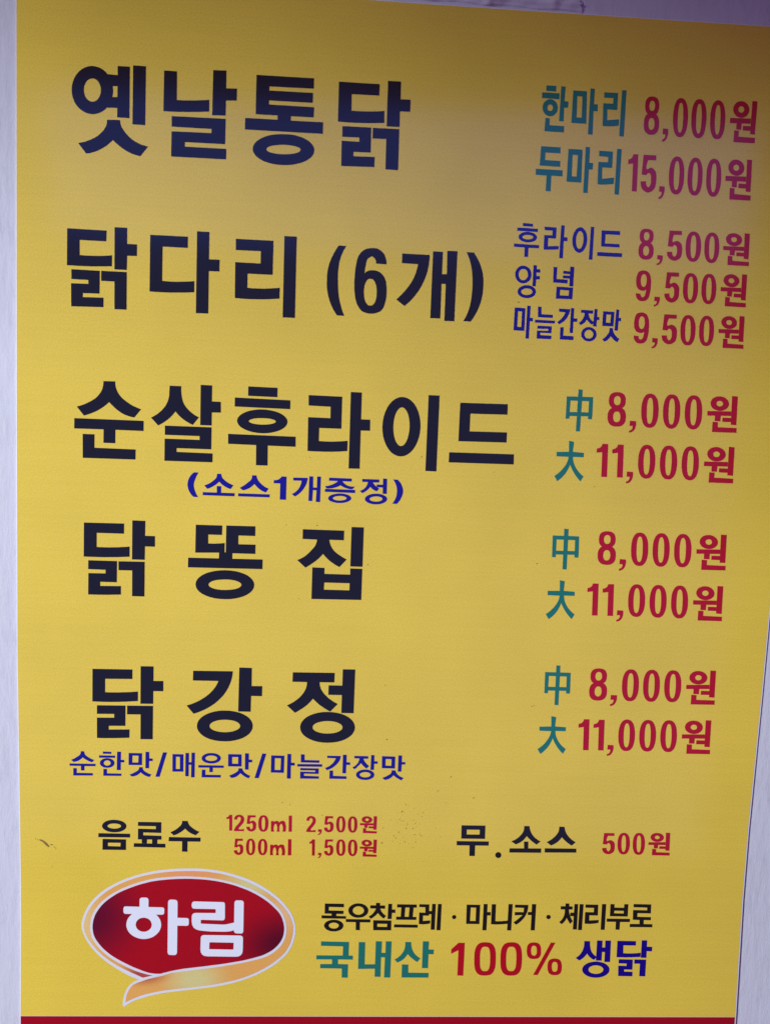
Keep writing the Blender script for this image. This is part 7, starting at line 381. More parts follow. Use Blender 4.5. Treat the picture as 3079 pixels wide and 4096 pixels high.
["dish_name","ink_black",1,"",[[[3560,1690,3758,1690,3760,1575,3563,1575],[3605,1653,3713,1653,3713,1612,3606,1612]],[[3526,1554,3793,1554,3793,1517,3681,1517,3682,1426,3637,1426,3634,1517,3528,1517]],[[3903,1437,3902,1429,3899,1422,3893,1416,3887,1412,3879,1411,3871,1412,3864,1416,3858,1422,3854,1429,3852,1437,3853,1445,3856,1452,3862,1458,3869,1462,3876,1463,3884,1462,3891,1458,3897,1453,3901,1445]],[[4080,1691,4124,1691,4126,1683,4127,1675,4129,1668,4131,1660,4134,1653,4139,1641,4145,1629,4152,1618,4160,1608,4168,1598,4178,1589,4189,1581,4200,1573,4212,1566,4225,1560,4192,1531,4180,1540,4167,1549,4155,1558,4143,1568,4132,1578,4127,1583,4121,1588,4116,1594,4111,1599,4106,1604,4102,1597,4097,1590,4092,1583,4087,1577,4082,1571,4071,1561,4059,1552,4047,1544,4033,1537,4019,1531,3979,1558,3994,1564,4008,1570,4020,1578,4032,1587,4043,1597,4051,1606,4060,1616,4067,1626,4073,1637,4078,1649,4079,1657,4081,1665,4081,1673,4081,1682]],[[4086,1557,4122,1557,4125,1495,4090,1495]],[[3969,1497,4233,1499,4234,1461,3968,1460]],[[4374,1690,4418,1689,4419,1681,4421,1673,4423,1665,4425,1657,4428,1650,4433,1638,4440,1627,4448,1616,4456,1605,4465,1596,4475,1587,4485,1578,4496,1571,4507,1564,4519,1557,4488,1527,4476,1534,4463,1542,4451,1551,4440,1560,4429,1569,4423,1575,4417,1581,4411,1587,4406,1593,4401,1599,4396,1591,4390,1583,4385,1576,4379,1569,4372,1562,4362,1553,4351,1545,4340,1538,4327,1531,4314,1526,4276,1554,4288,1561,4300,1568,4312,1576,4323,1585,4333,1594,4342,1603,4350,1613,4358,1624,4365,1635,4370,1647,4372,1655,4373,1663,4374,1672,4374,1680]],[[4263,1501,4528,1501,4529,1466,4264,1464]]]],
["price","ink_red",1,"",[[[4754,1640,4841,1640,4842,1615,4788,1615,4782,1600,4779,1587,4778,1578,4780,1573,4785,1570,4789,1571,4794,1573,4800,1576,4806,1578,4811,1579,4818,1578,4824,1575,4831,1572,4837,1567,4842,1563,4846,1555,4849,1547,4851,1537,4851,1527,4852,1518,4852,1509,4851,1500,4850,1491,4847,1483,4842,1475,4836,1469,4828,1464,4819,1459,4810,1456,4801,1455,4792,1456,4783,1458,4774,1462,4766,1467,4760,1472,4755,1478,4751,1485,4748,1492,4747,1500,4746,1509,4783,1511,4783,1505,4783,1500,4785,1495,4787,1491,4790,1487,4792,1486,4794,1484,4796,1482,4799,1481,4801,1481,4803,1482,4806,1484,4808,1486,4810,1489,4812,1492,4814,1497,4816,1503,4816,1508,4816,1514,4815,1520,4815,1525,4814,1531,4813,1537,4811,1542,4808,1546,4806,1548,4804,1549,4802,1551,4799,1552,4797,1552,4794,1552,4791,1551,4788,1548,4786,1545,4783,1540,4749,1542]],[[4978,1550,4978,1528,4976,1512,4973,1497,4969,1485,4964,1474,4957,1466,4950,1460,4941,1456,4929,1455,4917,1456,4908,1460,4899,1466,4892,1474,4886,1485,4881,1497,4877,1512,4874,1528,4873,1549,4873,1571,4874,1587,4877,1602,4881,1614,4887,1625,4893,1633,4901,1639,4910,1642,4922,1644,4934,1643,4943,1639,4951,1633,4958,1625,4965,1614,4970,1602,4973,1588,4976,1571],[4944,1550,4945,1528,4944,1513,4943,1500,4940,1491,4937,1484,4934,1479,4928,1478,4922,1479,4918,1484,4915,1491,4912,1500,4909,1513,4908,1528,4906,1549,4906,1571,4907,1586,4908,1599,4910,1608,4913,1615,4917,1620,4923,1621,4928,1620,4932,1615,4936,1608,4939,1599,4941,1586,4943,1571]],[[5105,1549,5105,1528,5104,1511,5101,1496,5097,1483,5092,1472,5086,1464,5078,1458,5069,1454,5057,1453,5046,1454,5036,1458,5028,1464,5021,1472,5015,1483,5010,1496,5006,1510,5003,1527,5002,1549,5002,1571,5003,1588,5006,1602,5010,1615,5015,1626,5022,1634,5029,1640,5038,1644,5050,1645,5062,1644,5071,1641,5079,1634,5086,1626,5092,1615,5097,1603,5101,1588,5104,1571],[5072,1549,5073,1527,5072,1512,5071,1499,5069,1489,5066,1482,5062,1477,5056,1476,5051,1477,5047,1482,5043,1489,5040,1499,5038,1512,5036,1527,5035,1549,5034,1571,5035,1587,5036,1599,5038,1609,5041,1616,5045,1621,5051,1622,5056,1621,5060,1617,5064,1609,5067,1599,5069,1587,5071,1571]],[[5262,1607,5262,1600,5260,1594,5256,1587,5251,1582,5244,1577,5237,1573,5228,1570,5219,1568,5209,1568,5199,1568,5189,1570,5180,1573,5172,1577,5164,1582,5158,1588,5154,1594,5150,1601,5149,1608,5149,1615,5151,1621,5155,1627,5160,1633,5167,1638,5174,1642,5183,1645,5192,1647,5202,1647,5212,1646,5222,1645,5231,1642,5239,1638,5247,1633,5253,1627,5257,1621,5261,1614],[5226,1607,5226,1604,5224,1601,5222,1598,5219,1596,5216,1594,5211,1593,5207,1592,5202,1593,5198,1594,5194,1596,5190,1598,5188,1601,5186,1604,5185,1608,5185,1611,5187,1614,5189,1617,5192,1619,5196,1621,5200,1622,5204,1623,5209,1622,5213,1621,5217,1619,5221,1617,5223,1614,5225,1611]],[[5134,1565,5278,1567,5280,1542,5217,1541,5217,1511,5183,1512,5182,1541,5135,1541]],[[5229,1531,5288,1530,5288,1507,5229,1508]],[[5277,1650,5313,1649,5317,1492,5283,1493]],[[5170,1508,5203,1506,5204,1479,5320,1476,5321,1450,5171,1451]]]],
["supplier_name","ink_black",1,"",[[[2459,1002,2616,1001,2617,970,2493,972,2493,942,2615,940,2615,912,2557,912,2556,895,2637,893,2637,870,2436,872,2435,899,2517,897,2517,913,2460,914]],[[2618,811,2617,802,2614,793,2608,785,2601,777,2591,771,2580,766,2567,762,2554,759,2540,759,2526,759,2512,761,2500,765,2488,770,2478,776,2470,784,2464,792,2460,801,2458,809,2459,818,2463,827,2468,835,2476,843,2486,849,2497,854,2509,858,2523,861,2537,861,2551,861,2564,859,2577,855,2588,850,2598,844,2607,836,2613,828,2617,820],[2580,810,2579,805,2576,799,2571,794,2565,790,2557,787,2548,785,2539,784,2530,785,2521,787,2513,790,2506,794,2501,799,2498,804,2497,810,2497,815,2500,821,2505,826,2512,830,2519,833,2528,835,2537,836,2547,835,2556,833,2564,830,2570,826,2576,821,2579,816]],[[2819,944,2818,933,2815,922,2809,912,2801,903,2791,895,2780,888,2767,884,2753,881,2739,880,2724,880,2710,883,2697,888,2685,894,2675,902,2666,911,2660,921,2656,931,2654,942,2655,953,2658,964,2664,974,2672,983,2682,991,2693,997,2706,1002,2720,1005,2734,1006,2749,1005,2763,1003,2776,998,2788,992,2799,984,2807,975,2814,965,2818,955],[2784,943,2783,935,2780,927,2774,920,2767,915,2758,910,2748,907,2738,906,2727,907,2717,910,2708,914,2701,920,2695,927,2691,934,2690,943,2691,951,2694,959,2699,965,2706,971,2715,976,2725,979,2735,980,2746,979,2756,976,2765,972,2773,966,2778,959,2782,952]],[[2636,868,2839,867,2839,840,2753,840,2755,771,2721,772,2719,841,2637,842]],[[2834,990,2956,989,2957,960,2917,961,2919,955,2922,949,2924,943,2927,938,2931,933,2937,925,2943,917,2951,911,2959,904,2969,899,2948,874,2940,880,2934,886,2927,892,2920,898,2914,905,2911,908,2908,912,2905,916,2902,919,2899,923,2895,918,2891,913,2888,909,2884,904,2879,900,2872,894,2865,888,2858,882,2849,877,2841,872,2824,892,2834,898,2843,904,2851,911,2859,919,2865,928,2869,934,2873,940,2876,947,2879,953,2882,961,2834,962]],[[2881,1012,2914,1011,2914,988,2881,988]],[[2983,1005,3014,1004,3014,955,3042,955,3043,924,3015,925,3014,871,2981,871]],[[2863,860,3013,859,3014,772,2866,772],[2897,829,2980,828,2979,802,2897,803]],[[3056,1001,3218,1000,3219,972,3056,973]],[[3092,975,3124,976,3121,892,3089,893]],[[3160,975,3193,974,3189,892,3156,892]],[[3053,893,3219,892,3219,865,3052,866]],[[3038,825,3234,823,3234,796,3037,798]],[[3240,1003,3323,1002,3324,902,3275,903,3275,857,3336,862,3337,835,3330,833,3323,831,3316,830,3310,829,3303,828,3291,827,3279,826,3267,827,3255,828,3243,829,3242,931,3293,929,3291,976,3240,978]],[[3347,1007,3377,1006,3377,779,3344,780,3344,915,3321,916,3321,945,3346,944]],[[3395,1007,3426,1006,3425,775,3392,776]]]],
["supplier_name","ink_black",1,"",[[[3553,893,3552,887,3550,882,3546,878,3541,875,3536,874,3530,875,3525,877,3521,882,3519,887,3517,892,3518,898,3520,903,3524,907,3529,910,3534,911,3540,910,3545,908,3549,904,3552,898]],[[3635,1003,3748,1002,3749,832,3638,833],[3670,977,3715,976,3716,860,3669,860]],[[3777,1010,3810,1009,3810,939,3839,939,3840,908,3811,909,3811,777,3777,778]],[[3845,1009,3880,1008,3882,860,3892,859,3903,859,3913,859,3924,860,3934,860,3945,861,3956,862,3968,863,3979,865,3990,867,3991,838,3980,836,3969,835,3958,834,3947,833,3935,832,3918,831,3900,830,3883,830,3865,831,3847,832]],[[3986,1011,4020,1011,4019,778,3985,779]],[[4041,1006,4152,1005,4152,993,4152,982,4151,971,4149,960,4147,949,4144,938,4140,927,4136,916,4130,905,4125,895,4114,880,4102,865,4089,852,4074,840,4058,829,4035,850,4045,858,4055,865,4064,873,4074,881,4083,890,4088,895,4093,900,4098,904,4103,909,4108,915,4043,912,4042,941,4116,941,4117,978,4041,980]],[[4183,1013,4218,1012,4218,780,4184,781,4184,915,4152,916,4152,942,4183,943]]]],
["supplier_name","ink_black",1,"",[[[4348,900,4347,894,4345,888,4341,884,4336,881,4330,880,4324,881,4319,884,4314,888,4311,893,4310,900,4311,906,4313,911,4317,915,4322,918,4328,919,4334,918,4339,916,4343,911,4346,906]],[[4466,1021,4498,1020,4499,994,4467,995]],[[4427,996,4527,995,4528,967,4498,967,4498,959,4499,951,4501,943,4503,935,4505,928,4509,914,4515,901,4521,889,4528,876,4537,864,4515,841,4510,847,4506,854,4502,860,4498,867,4494,873,4491,877,4489,881,4487,885,4485,889,4483,893,4481,888,4479,883,4477,878,4475,873,4472,868,4467,861,4462,854,4456,848,4449,842,4442,837,4422,856,4430,864,4438,871,4444,880,4450,889,4454,898,4459,910,4462,923,4464,937,4464,951,4463,967,4428,968]],[[4542,1016,4573,1016,4575,790,4541,791,4542,908,4511,909,4511,940,4542,940]],[[4586,1016,4619,1015,4618,786,4585,786]],[[4636,1013,4744,1012,4746,916,4674,917,4675,872,4756,877,4756,851,4746,849,4737,847,4728,845,4718,844,4709,843,4695,842,4681,841,4667,842,4653,842,4638,844,4637,946,4710,945,4710,983,4637,984]],[[4776,1018,4811,1018,4812,789,4778,790]],[[4848,1019,4882,1018,4883,988,4966,987,4965,1019,5000,1019,5001,909,4849,911],[4884,960,4965,959,4965,936,4883,938]],[[4824,890,5022,889,5023,860,4939,860,4939,791,4905,792,4904,861,4825,862]],[[5045,1021,5195,1019,5197,938,5083,940,5083,908,5200,906,5201,878,5141,879,5142,844,5217,843,5218,815,5024,816,5024,844,5107,844,5105,879,5047,881,5044,968,5164,966,5163,990,5046,992]]]],
["slogan_word","ink_teal",1,"",[[[2438,671,2669,668,2669,547,2621,548,2621,628,2438,632]],[[2403,549,2705,548,2705,512,2582,513,2584,473,2667,472,2668,352,2618,353,2617,433,2437,435,2437,472,2534,473,2533,513,2403,513]],[[2750,668,2803,667,2805,471,2890,473,2891,433,2752,430]],[[2891,676,2942,675,2941,574,2975,574,2974,676,3022,675,3022,355,2971,356,2972,534,2939,534,2941,361,2892,362]],[[3136,671,3186,671,3186,662,3186,654,3187,646,3188,638,3190,630,3193,617,3197,604,3203,592,3209,580,3217,569,3225,559,3234,550,3244,542,3256,534,3268,527,3243,494,3232,501,3221,508,3211,516,3201,524,3192,532,3185,538,3178,545,3172,551,3166,558,3160,565,3155,555,3149,546,3143,538,3137,530,3130,522,3121,514,3111,506,3101,500,3089,494,3077,489,3053,516,3065,522,3075,529,3085,537,3094,546,3103,555,3109,563,3115,572,3121,582,3126,592,3130,602,3134,614,3136,628,3137,642,3137,656]],[[3283,678,3334,677,3333,606,3377,605,3377,563,3334,564,3335,440,3285,440]],[[3116,473,3169,472,3171,400,3342,398,3342,356,3118,356]]]],
["slogan_word","ink_red",1,"",[[[3583,667,3635,666,3635,374,3585,376,3584,600,3524,568,3524,609]],[[3903,525,3904,481,3902,454,3897,433,3891,415,3883,401,3873,390,3860,382,3844,378,3816,376,3789,377,3773,382,3759,390,3748,401,3739,415,3732,432,3727,453,3723,480,3721,524,3720,568,3722,595,3727,616,3733,633,3741,647,3751,658,3764,666,3780,671,3807,673,3835,671,3851,667,3864,659,3875,648,3884,634,3892,617,3897,596,3901,569],[3855,525,3856,485,3854,462,3851,445,3846,432,3840,423,3831,417,3815,416,3799,417,3790,423,3783,432,3777,445,3773,462,3771,484,3769,524,3768,564,3770,587,3773,604,3778,617,3784,626,3793,631,3809,633,3824,631,3834,626,3841,617,3846,604,3850,587,3853,565]],[[4125,526,4125,482,4123,455,4119,434,4113,416,4105,402,4095,391,4082,383,4066,378,4038,377,4011,378,3994,383,3981,391,3970,402,3961,416,3953,433,3948,454,3944,481,3942,525,3941,570,3943,596,3947,617,3954,635,3962,649,3972,660,3985,667,4001,672,4028,674,4056,673,4072,668,4085,660,4096,650,4106,636,4113,618,4118,597,4122,571],[4077,526,4077,486,4076,463,4073,446,4068,433,4061,424,4053,418,4037,417,4021,418,4012,424,4005,433,3999,446,3995,463,3992,485,3990,525,3989,565,3991,588,3994,605,3998,618,4005,627,4014,633,4030,634,4046,633,4055,627,4062,618,4067,605,4072,588,4075,566]],[[4282,600,4283,580,4282,567,4279,556,4275,547,4269,539,4262,533,4253,529,4242,527,4226,526,4209,526,4198,529,4189,533,4182,539,4175,546,4170,555,4166,566,4163,579,4161,600,4161,620,4162,633,4165,644,4169,653,4175,661,4182,666,4191,671,4201,673,4218,674,4234,673,4245,671,4254,667,4262,661,4269,654,4274,645,4278,634,4281,621],[4246,600,4247,586,4246,577,4244,569,4241,564,4237,560,4232,557,4224,556,4216,557,4211,560,4207,564,4203,569,4200,576,4199,586,4197,600,4197,614,4198,623,4200,631,4203,636,4206,640,4211,643,4219,644,4228,643,4233,640,4237,636,4241,631,4243,624,4245,614]],[[4362,674,4400,673,4265,383,4227,384]],[[4467,457,4467,437,4466,424,4463,413,4459,403,4454,396,4446,390,4438,386,4427,383,4410,382,4394,383,4383,386,4374,390,4366,396,4359,403,4354,412,4350,423,4347,436,4345,457,4345,477,4346,490,4349,501,4353,511,4359,518,4366,524,4375,528,4385,531,4402,532,4419,531,4429,528,4439,524,4446,519,4453,511,4458,502,4462,491,4465,478],[4431,457,4431,443,4430,434,4429,426,4426,421,4422,417,4417,414,4409,413,4401,414,4395,416,4391,421,4387,426,4385,433,4383,443,4381,457,4381,471,4382,481,4384,488,4387,493,4391,498,4396,500,4404,501,4412,500,4417,498,4421,494,4425,488,4428,481,4430,472]]]],
["slogan_word","ink_royal",1,"",[[[4644,689,4695,688,4695,679,4695,670,4696,661,4697,652,4698,643,4701,630,4704,618,4708,605,4714,594,4720,583,4727,575,4735,567,4743,560,4753,553,4763,548,4738,521,4731,524,4723,528,4716,533,4710,538,4704,543,4697,549,4691,556,4686,563,4681,570,4676,578,4672,570,4667,563,4662,556,4657,549,4651,543,4644,536,4637,530,4629,525,4621,519,4612,515,4580,538,4591,545,4601,553,4610,562,4618,572,4625,583,4630,592,4635,601,4638,612,4641,622,4644,632,4645,643,4646,654,4646,666,4646,677]],[[4754,695,4801,694,4802,633,4826,632,4825,695,4873,694,4877,502,4828,503,4827,591,4803,592,4804,514,4755,515]],[[4877,434,4877,422,4872,409,4864,398,4853,387,4839,378,4823,371,4804,365,4785,362,4765,361,4744,362,4724,365,4705,370,4688,378,4673,387,4661,397,4651,408,4645,421,4643,433,4644,446,4648,458,4656,470,4667,480,4681,489,4697,497,4716,502,4735,505,4755,507,4776,506,4796,502,4815,497,4832,490,4847,481,4859,471,4869,459,4875,447],[4824,434,4823,426,4819,418,4811,410,4802,404,4790,400,4777,397,4762,396,4748,397,4734,400,4722,404,4711,410,4703,417,4698,425,4696,434,4697,442,4701,450,4708,457,4718,463,4730,468,4743,471,4758,472,4772,471,4786,468,4798,464,4808,458,4817,451,4822,443]],[[4928,693,5087,691,5089,651,4982,652,4985,583,5000,582,5015,581,5029,581,5044,581,5059,581,5075,582,5090,583,5105,584,5120,586,5135,588,5136,550,5121,548,5106,547,5092,547,5077,546,5062,545,5036,545,5009,544,4983,545,4957,545,4930,546]],[[5137,699,5183,698,5184,642,5230,641,5231,600,5185,601,5187,541,5139,542]],[[4950,528,5071,526,5073,434,5002,436,5003,418,5076,416,5077,375,4954,377,4950,471,5021,469,5020,489,4951,491]],[[5084,527,5186,526,5188,375,5136,376,5135,488,5086,489]]]],
["logo","ink_white",1,"",[[[489,787,489,802,490,817,493,833,496,848,500,863,505,878,511,897,519,916,528,935,537,953,548,971,559,987,572,1005,586,1023,601,1039,616,1055,632,1070,649,1085,668,1100,688,1115,709,1128,730,1141,751,1153,773,1165,798,1178,824,1190,850,1201,877,1211,904,1221,931,1230,960,1239,990,1248,1020,1255,1051,1262,1081,1268,1112,1273,1146,1278,1179,1282,1214,1286,1248,1288,1282,1290,1316,1291,1350,1292,1385,1292,1419,1292,1453,1291,1487,1288,1522,1285,1552,1281,1583,1276,1614,1270,1645,1263,1675,1255,1705,1247,1735,1238,1764,1229,1793,1219,1822,1208,1851,1195,1879,1182,1905,1169,1931,1154,1957,1138,1982,1122,2007,1105,2031,1086,2050,1071,2069,1055,2087,1038,2105,1021,2122,1002,2137,983,2150,966,2163,949,2175,931,2186,912,2196,893,2204,873,2209,858,2214,842,2218,825,2221,808,2223,792,2224,775,2224,759,2224,742,2222,725,2220,709,2216,692,2213,676,2208,659,2202,642,2196,625,2188,608,2180,592,2171,577,2160,561,2148,545,2134,531,2120,517,2106,503,2092,490,2074,475,2055,460,2036,446,2017,433,1997,421,1977,409,1951,394,1925,380,1898,367,1871,355,1844,344,1816,333,1788,323,1759,314,1730,305,1701,297,1672,290,1643,283,1614,277,1585,271,1556,266,1527,262,1498,258,1469,254,1441,250,1412,246,1383,242,1354,239,1325,236,1296,232,1267,228,1238,224,1209,221,1181,217,1152,212,1123,206,1100,201,1077,196,1054,190,1031,183,1008,176,986,169,970,163,954,158,939,152,923,146,908,139,894,131,884,125,875,119,866,113,857,106,848,99,839,91,825,100,825,117,826,134,828,151,830,167,834,184,838,199,842,211,847,223,851,235,857,246,863,257,870,268,876,276,883,284,891,292,899,299,907,305,915,311,922,315,929,318,936,321,944,323,951,326,959,327,948,331,936,335,925,340,914,344,903,349,892,354,872,364,853,374,834,386,815,397,796,409,777,421,757,435,738,448,718,462,699,476,681,491,663,507,646,522,630,537,614,553,599,570,585,587,571,604,560,620,550,635,540,651,530,668,522,685,514,702,509,715,503,729,498,744,494,758,491,772]]]],
["ribbon","ribbon",2,"logo",[[[987,346,969,354,951,363,934,371,916,380,898,388,880,397,863,406,845,415,828,424,811,433,794,442,777,452,758,464,739,477,721,489,703,503,685,517,668,531,653,546,638,560,623,575,609,590,596,606,583,623,572,636,562,650,552,664,543,678,535,693,528,708,523,720,518,733,514,747,511,760,508,774,507,787,507,801,509,815,511,830,515,844,519,858,523,872,529,890,537,908,546,926,555,943,565,960,576,976,589,993,603,1010,618,1026,633,1042,649,1056,666,1071,684,1086,703,1100,723,1113,743,1126,764,1138,784,1149,809,1162,834,1173,859,1184,885,1194,911,1203,937,1212,965,1221,994,1229,1023,1236,1053,1242,1082,1248,1112,1253,1146,1258,1180,1262,1214,1265,1248,1268,1282,1269,1316,1271,1350,1271,1383,1272,1416,1271,1450,1270,1483,1268,1516,1264,1546,1260,1576,1255,1606,1250,1635,1243,1665,1236,1694,1228,1723,1219,1752,1209,1781,1198,1810,1187,1838,1175,1865,1161,1891,1148,1917,1134,1942,1120,1966,1104,1991,1088,2014,1070,2033,1055,2052,1039,2070,1023,2088,1005,2105,987,2120,969,2133,953,2145,937,2156,920,2167,903,2176,885,2184,867,2190,852,2195,837,2200,821,2203,805,2205,790,2204,775,2201,760,2196,745,2189,730,2180,716,2169,702,2157,688,2039,762,1235,510,1070,367]],[[2204,775,2204,759,2202,743,2201,728,2198,713,2195,697,2192,682,2187,666,2182,650,2176,634,2169,619,2161,604,2153,589,2143,574,2131,560,2118,546,2105,532,2091,520,2077,507,2060,492,2042,478,2023,464,2004,452,1985,439,1965,427,1940,413,1915,399,1889,386,1863,374,1836,362,1810,352,1782,342,1755,333,1727,325,1699,318,1671,311,1642,304,1614,298,1585,292,1556,287,1527,282,1498,278,1469,273,1440,269,1411,266,1382,262,1354,259,1325,255,1296,252,1267,248,1238,245,1209,241,1180,237,1152,233,1123,228,1098,222,1073,217,1048,211,1023,205,998,198,974,190,959,184,945,178,930,172,916,166,902,159,888,152,881,149,875,145,868,142,861,138,855,135,848,131,848,147,850,162,852,176,855,191,859,205,865,218,869,229,875,241,881,252,888,262,896,272,904,280,914,288,925,294,937,300,949,304,961,309,973,314,990,320,1007,326,1024,332,1041,337,1059,341,1076,346,1087,349,1099,352,1110,355,1122,358,1133,361,1145,364,1351,437,1696,513,2042,638,2132,738]]]],
["inner_border","ink_white",3,"logo",[[[559,793,560,809,562,824,564,840,567,855,571,870,576,885,583,903,592,922,602,939,614,956,626,973,638,988,653,1005,669,1020,686,1034,703,1048,721,1061,739,1074,761,1088,783,1100,805,1112,828,1123,852,1134,875,1144,902,1155,930,1165,958,1175,987,1183,1016,1191,1044,1198,1074,1204,1104,1209,1135,1213,1165,1216,1196,1219,1226,1221,1254,1223,1283,1224,1311,1225,1340,1225,1368,1224,1397,1223,1426,1222,1454,1220,1483,1218,1512,1215,1540,1211,1569,1207,1598,1202,1627,1196,1656,1189,1684,1182,1713,1174,1741,1165,1769,1156,1797,1146,1824,1135,1851,1124,1878,1111,1904,1097,1926,1084,1949,1071,1971,1056,1992,1041,2013,1024,2033,1007,2050,991,2066,974,2083,956,2098,937,2111,918,2122,897,2130,880,2136,862,2141,844,2146,825,2149,806,2151,787,2151,770,2151,754,2149,737,2147,720,2144,704,2139,688,2133,674,2126,659,2118,646,2109,632,2099,620,2089,608,2077,595,2065,584,2051,573,2037,563,2023,554,2009,545,1987,534,1965,525,1942,518,1918,511,1894,505,1871,499,1842,491,1813,484,1784,478,1755,472,1726,466,1697,461,1659,454,1621,447,1582,441,1544,436,1505,430,1467,425,1436,420,1405,416,1374,412,1344,408,1313,404,1282,399,1263,396,1244,394,1225,391,1206,388,1186,384,1168,380,1152,376,1137,371,1121,367,1106,362,1091,356,1076,351,1059,345,1041,339,1024,333,1007,327,990,320,973,314,957,328,968,333,979,338,990,342,1001,346,1013,350,1024,353,1032,356,1039,358,1047,360,1055,362,1062,364,1070,366,1049,370,1029,374,1009,379,989,385,969,391,949,398,927,406,906,415,885,425,864,435,843,446,823,457,803,468,783,479,764,491,745,503,726,516,708,529,693,542,678,555,663,569,648,584,635,599,622,615,612,628,602,642,593,656,584,671,577,686,571,702,567,717,564,732,561,747,560,763,559,778]]]],
["red_oval","logo_red",4,"logo",[[[579,787,579,803,581,818,583,834,586,849,591,864,595,879,602,896,611,913,621,930,632,946,643,962,655,976,670,993,686,1008,703,1023,720,1036,738,1049,756,1062,777,1075,798,1087,820,1098,842,1108,864,1118,886,1127,913,1138,940,1148,967,1157,995,1165,1022,1173,1050,1180,1079,1185,1108,1190,1138,1194,1167,1197,1197,1200,1226,1202,1255,1204,1283,1205,1312,1206,1340,1206,1369,1206,1397,1205,1426,1204,1455,1202,1483,1200,1512,1197,1540,1193,1569,1189,1597,1183,1625,1178,1653,1171,1681,1164,1709,1156,1736,1147,1763,1137,1789,1127,1816,1117,1842,1105,1867,1092,1893,1079,1914,1066,1935,1053,1956,1039,1977,1024,1997,1009,2016,992,2032,977,2048,961,2064,945,2079,928,2092,910,2103,891,2110,875,2116,858,2122,840,2126,823,2129,805,2131,787,2131,772,2130,758,2129,743,2127,728,2123,714,2119,700,2113,686,2107,673,2099,660,2090,647,2081,635,2071,624,2059,612,2047,601,2033,590,2020,581,2005,572,1991,564,1970,553,1949,544,1926,537,1904,530,1881,523,1859,517,1832,510,1805,503,1778,497,1751,492,1724,487,1697,482,1659,475,1620,469,1582,463,1543,458,1505,452,1466,447,1436,443,1405,439,1374,435,1343,431,1313,427,1282,421,1256,416,1230,410,1204,404,1179,397,1153,390,1127,382,1113,382,1098,382,1084,383,1069,385,1055,387,1041,389,1026,393,1012,398,997,403,983,408,969,414,955,420,933,429,912,438,891,448,870,459,849,470,828,481,810,491,791,502,772,513,754,525,737,537,719,550,705,562,690,575,676,588,662,602,649,617,637,632,628,644,620,656,611,668,604,681,597,695,591,708,587,721,584,734,582,747,580,761,579,774]]]],
["wordmark","ink_letter",5,"logo",[[[955,1018,956,1028,961,1036,968,1040,978,1042,1004,1042,1014,1040,1021,1035,1025,1028,1027,1017,1026,943,955,942]],[[826,944,827,953,831,960,838,964,847,965,1135,959,1144,958,1150,953,1154,947,1155,937,1154,917,1153,908,1149,901,1142,897,1133,896,846,901,837,902,831,907,827,914,826,923]],[[1131,810,1129,788,1123,768,1112,748,1098,730,1081,715,1061,702,1039,693,1016,687,991,685,967,687,943,693,921,702,901,714,883,729,869,746,859,766,852,786,850,808,852,829,858,850,868,869,882,887,899,902,919,915,941,924,965,930,989,932,1013,930,1037,925,1059,916,1079,904,1097,889,1111,871,1122,852,1128,831],[1055,809,1054,796,1049,783,1041,771,1031,761,1019,754,1005,749,991,748,976,749,962,754,950,761,940,770,932,782,927,795,925,808,927,822,931,835,939,846,949,856,961,864,975,868,990,870,1004,868,1018,864,1030,857,1041,847,1048,836,1053,823]],[[1184,1000,1186,1012,1190,1020,1198,1025,1209,1027,1235,1026,1246,1024,1254,1019,1259,1010,1261,999,1262,574,1260,562,1256,554,1248,549,1237,547,1210,548,1199,549,1191,555,1187,563,1185,575]],[[1248,871,1333,869,1342,868,1349,864,1353,857,1354,847,1354,824,1353,814,1349,807,1342,803,1333,802,1247,803]],[[1375,986,1377,998,1381,1006,1389,1011,1400,1013,1627,1009,1634,1007,1639,1004,1642,999,1644,991,1646,875,1644,864,1640,857,1633,852,1623,851,1460,855,1456,854,1453,853,1451,850,1451,845,1451,828,1452,825,1453,823,1455,821,1458,821,1621,815,1633,815,1644,815,1656,817,1667,819,1723,833,1738,772,1708,762,1694,758,1679,755,1663,754,1646,753,1530,754,1447,762,1417,770,1395,785,1382,809,1377,840,1377,878,1379,894,1385,905,1396,912,1411,914,1562,914,1566,914,1569,916,1571,919,1571,923,1571,938,1570,942,1569,945,1566,947,1562,948,1401,950,1390,951,1382,956,1377,965,1375,977]],[[1721,1002,1723,1012,1727,1020,1734,1024,1744,1025,1774,1025,1784,1023,1791,1018,1796,1011,1797,1000,1798,762,1797,752,1793,744,1785,739,1775,738,1745,739,1735,741,1728,746,1723,753,1722,764]],[[1453,696,1455,708,1460,716,1468,721,1479,723,1771,721,1782,719,1790,714,1795,705,1797,693,1797,597,1794,570,1783,551,1765,539,1740,536,1509,538,1483,542,1466,554,1455,573,1452,600],[1524,653,1524,657,1526,659,1528,660,1531,661,1716,658,1719,658,1721,657,1722,654,1722,651,1721,605,1721,602,1720,600,1717,598,1714,598,1530,600,1527,601,1524,602,1523,605,1523,608]]]],
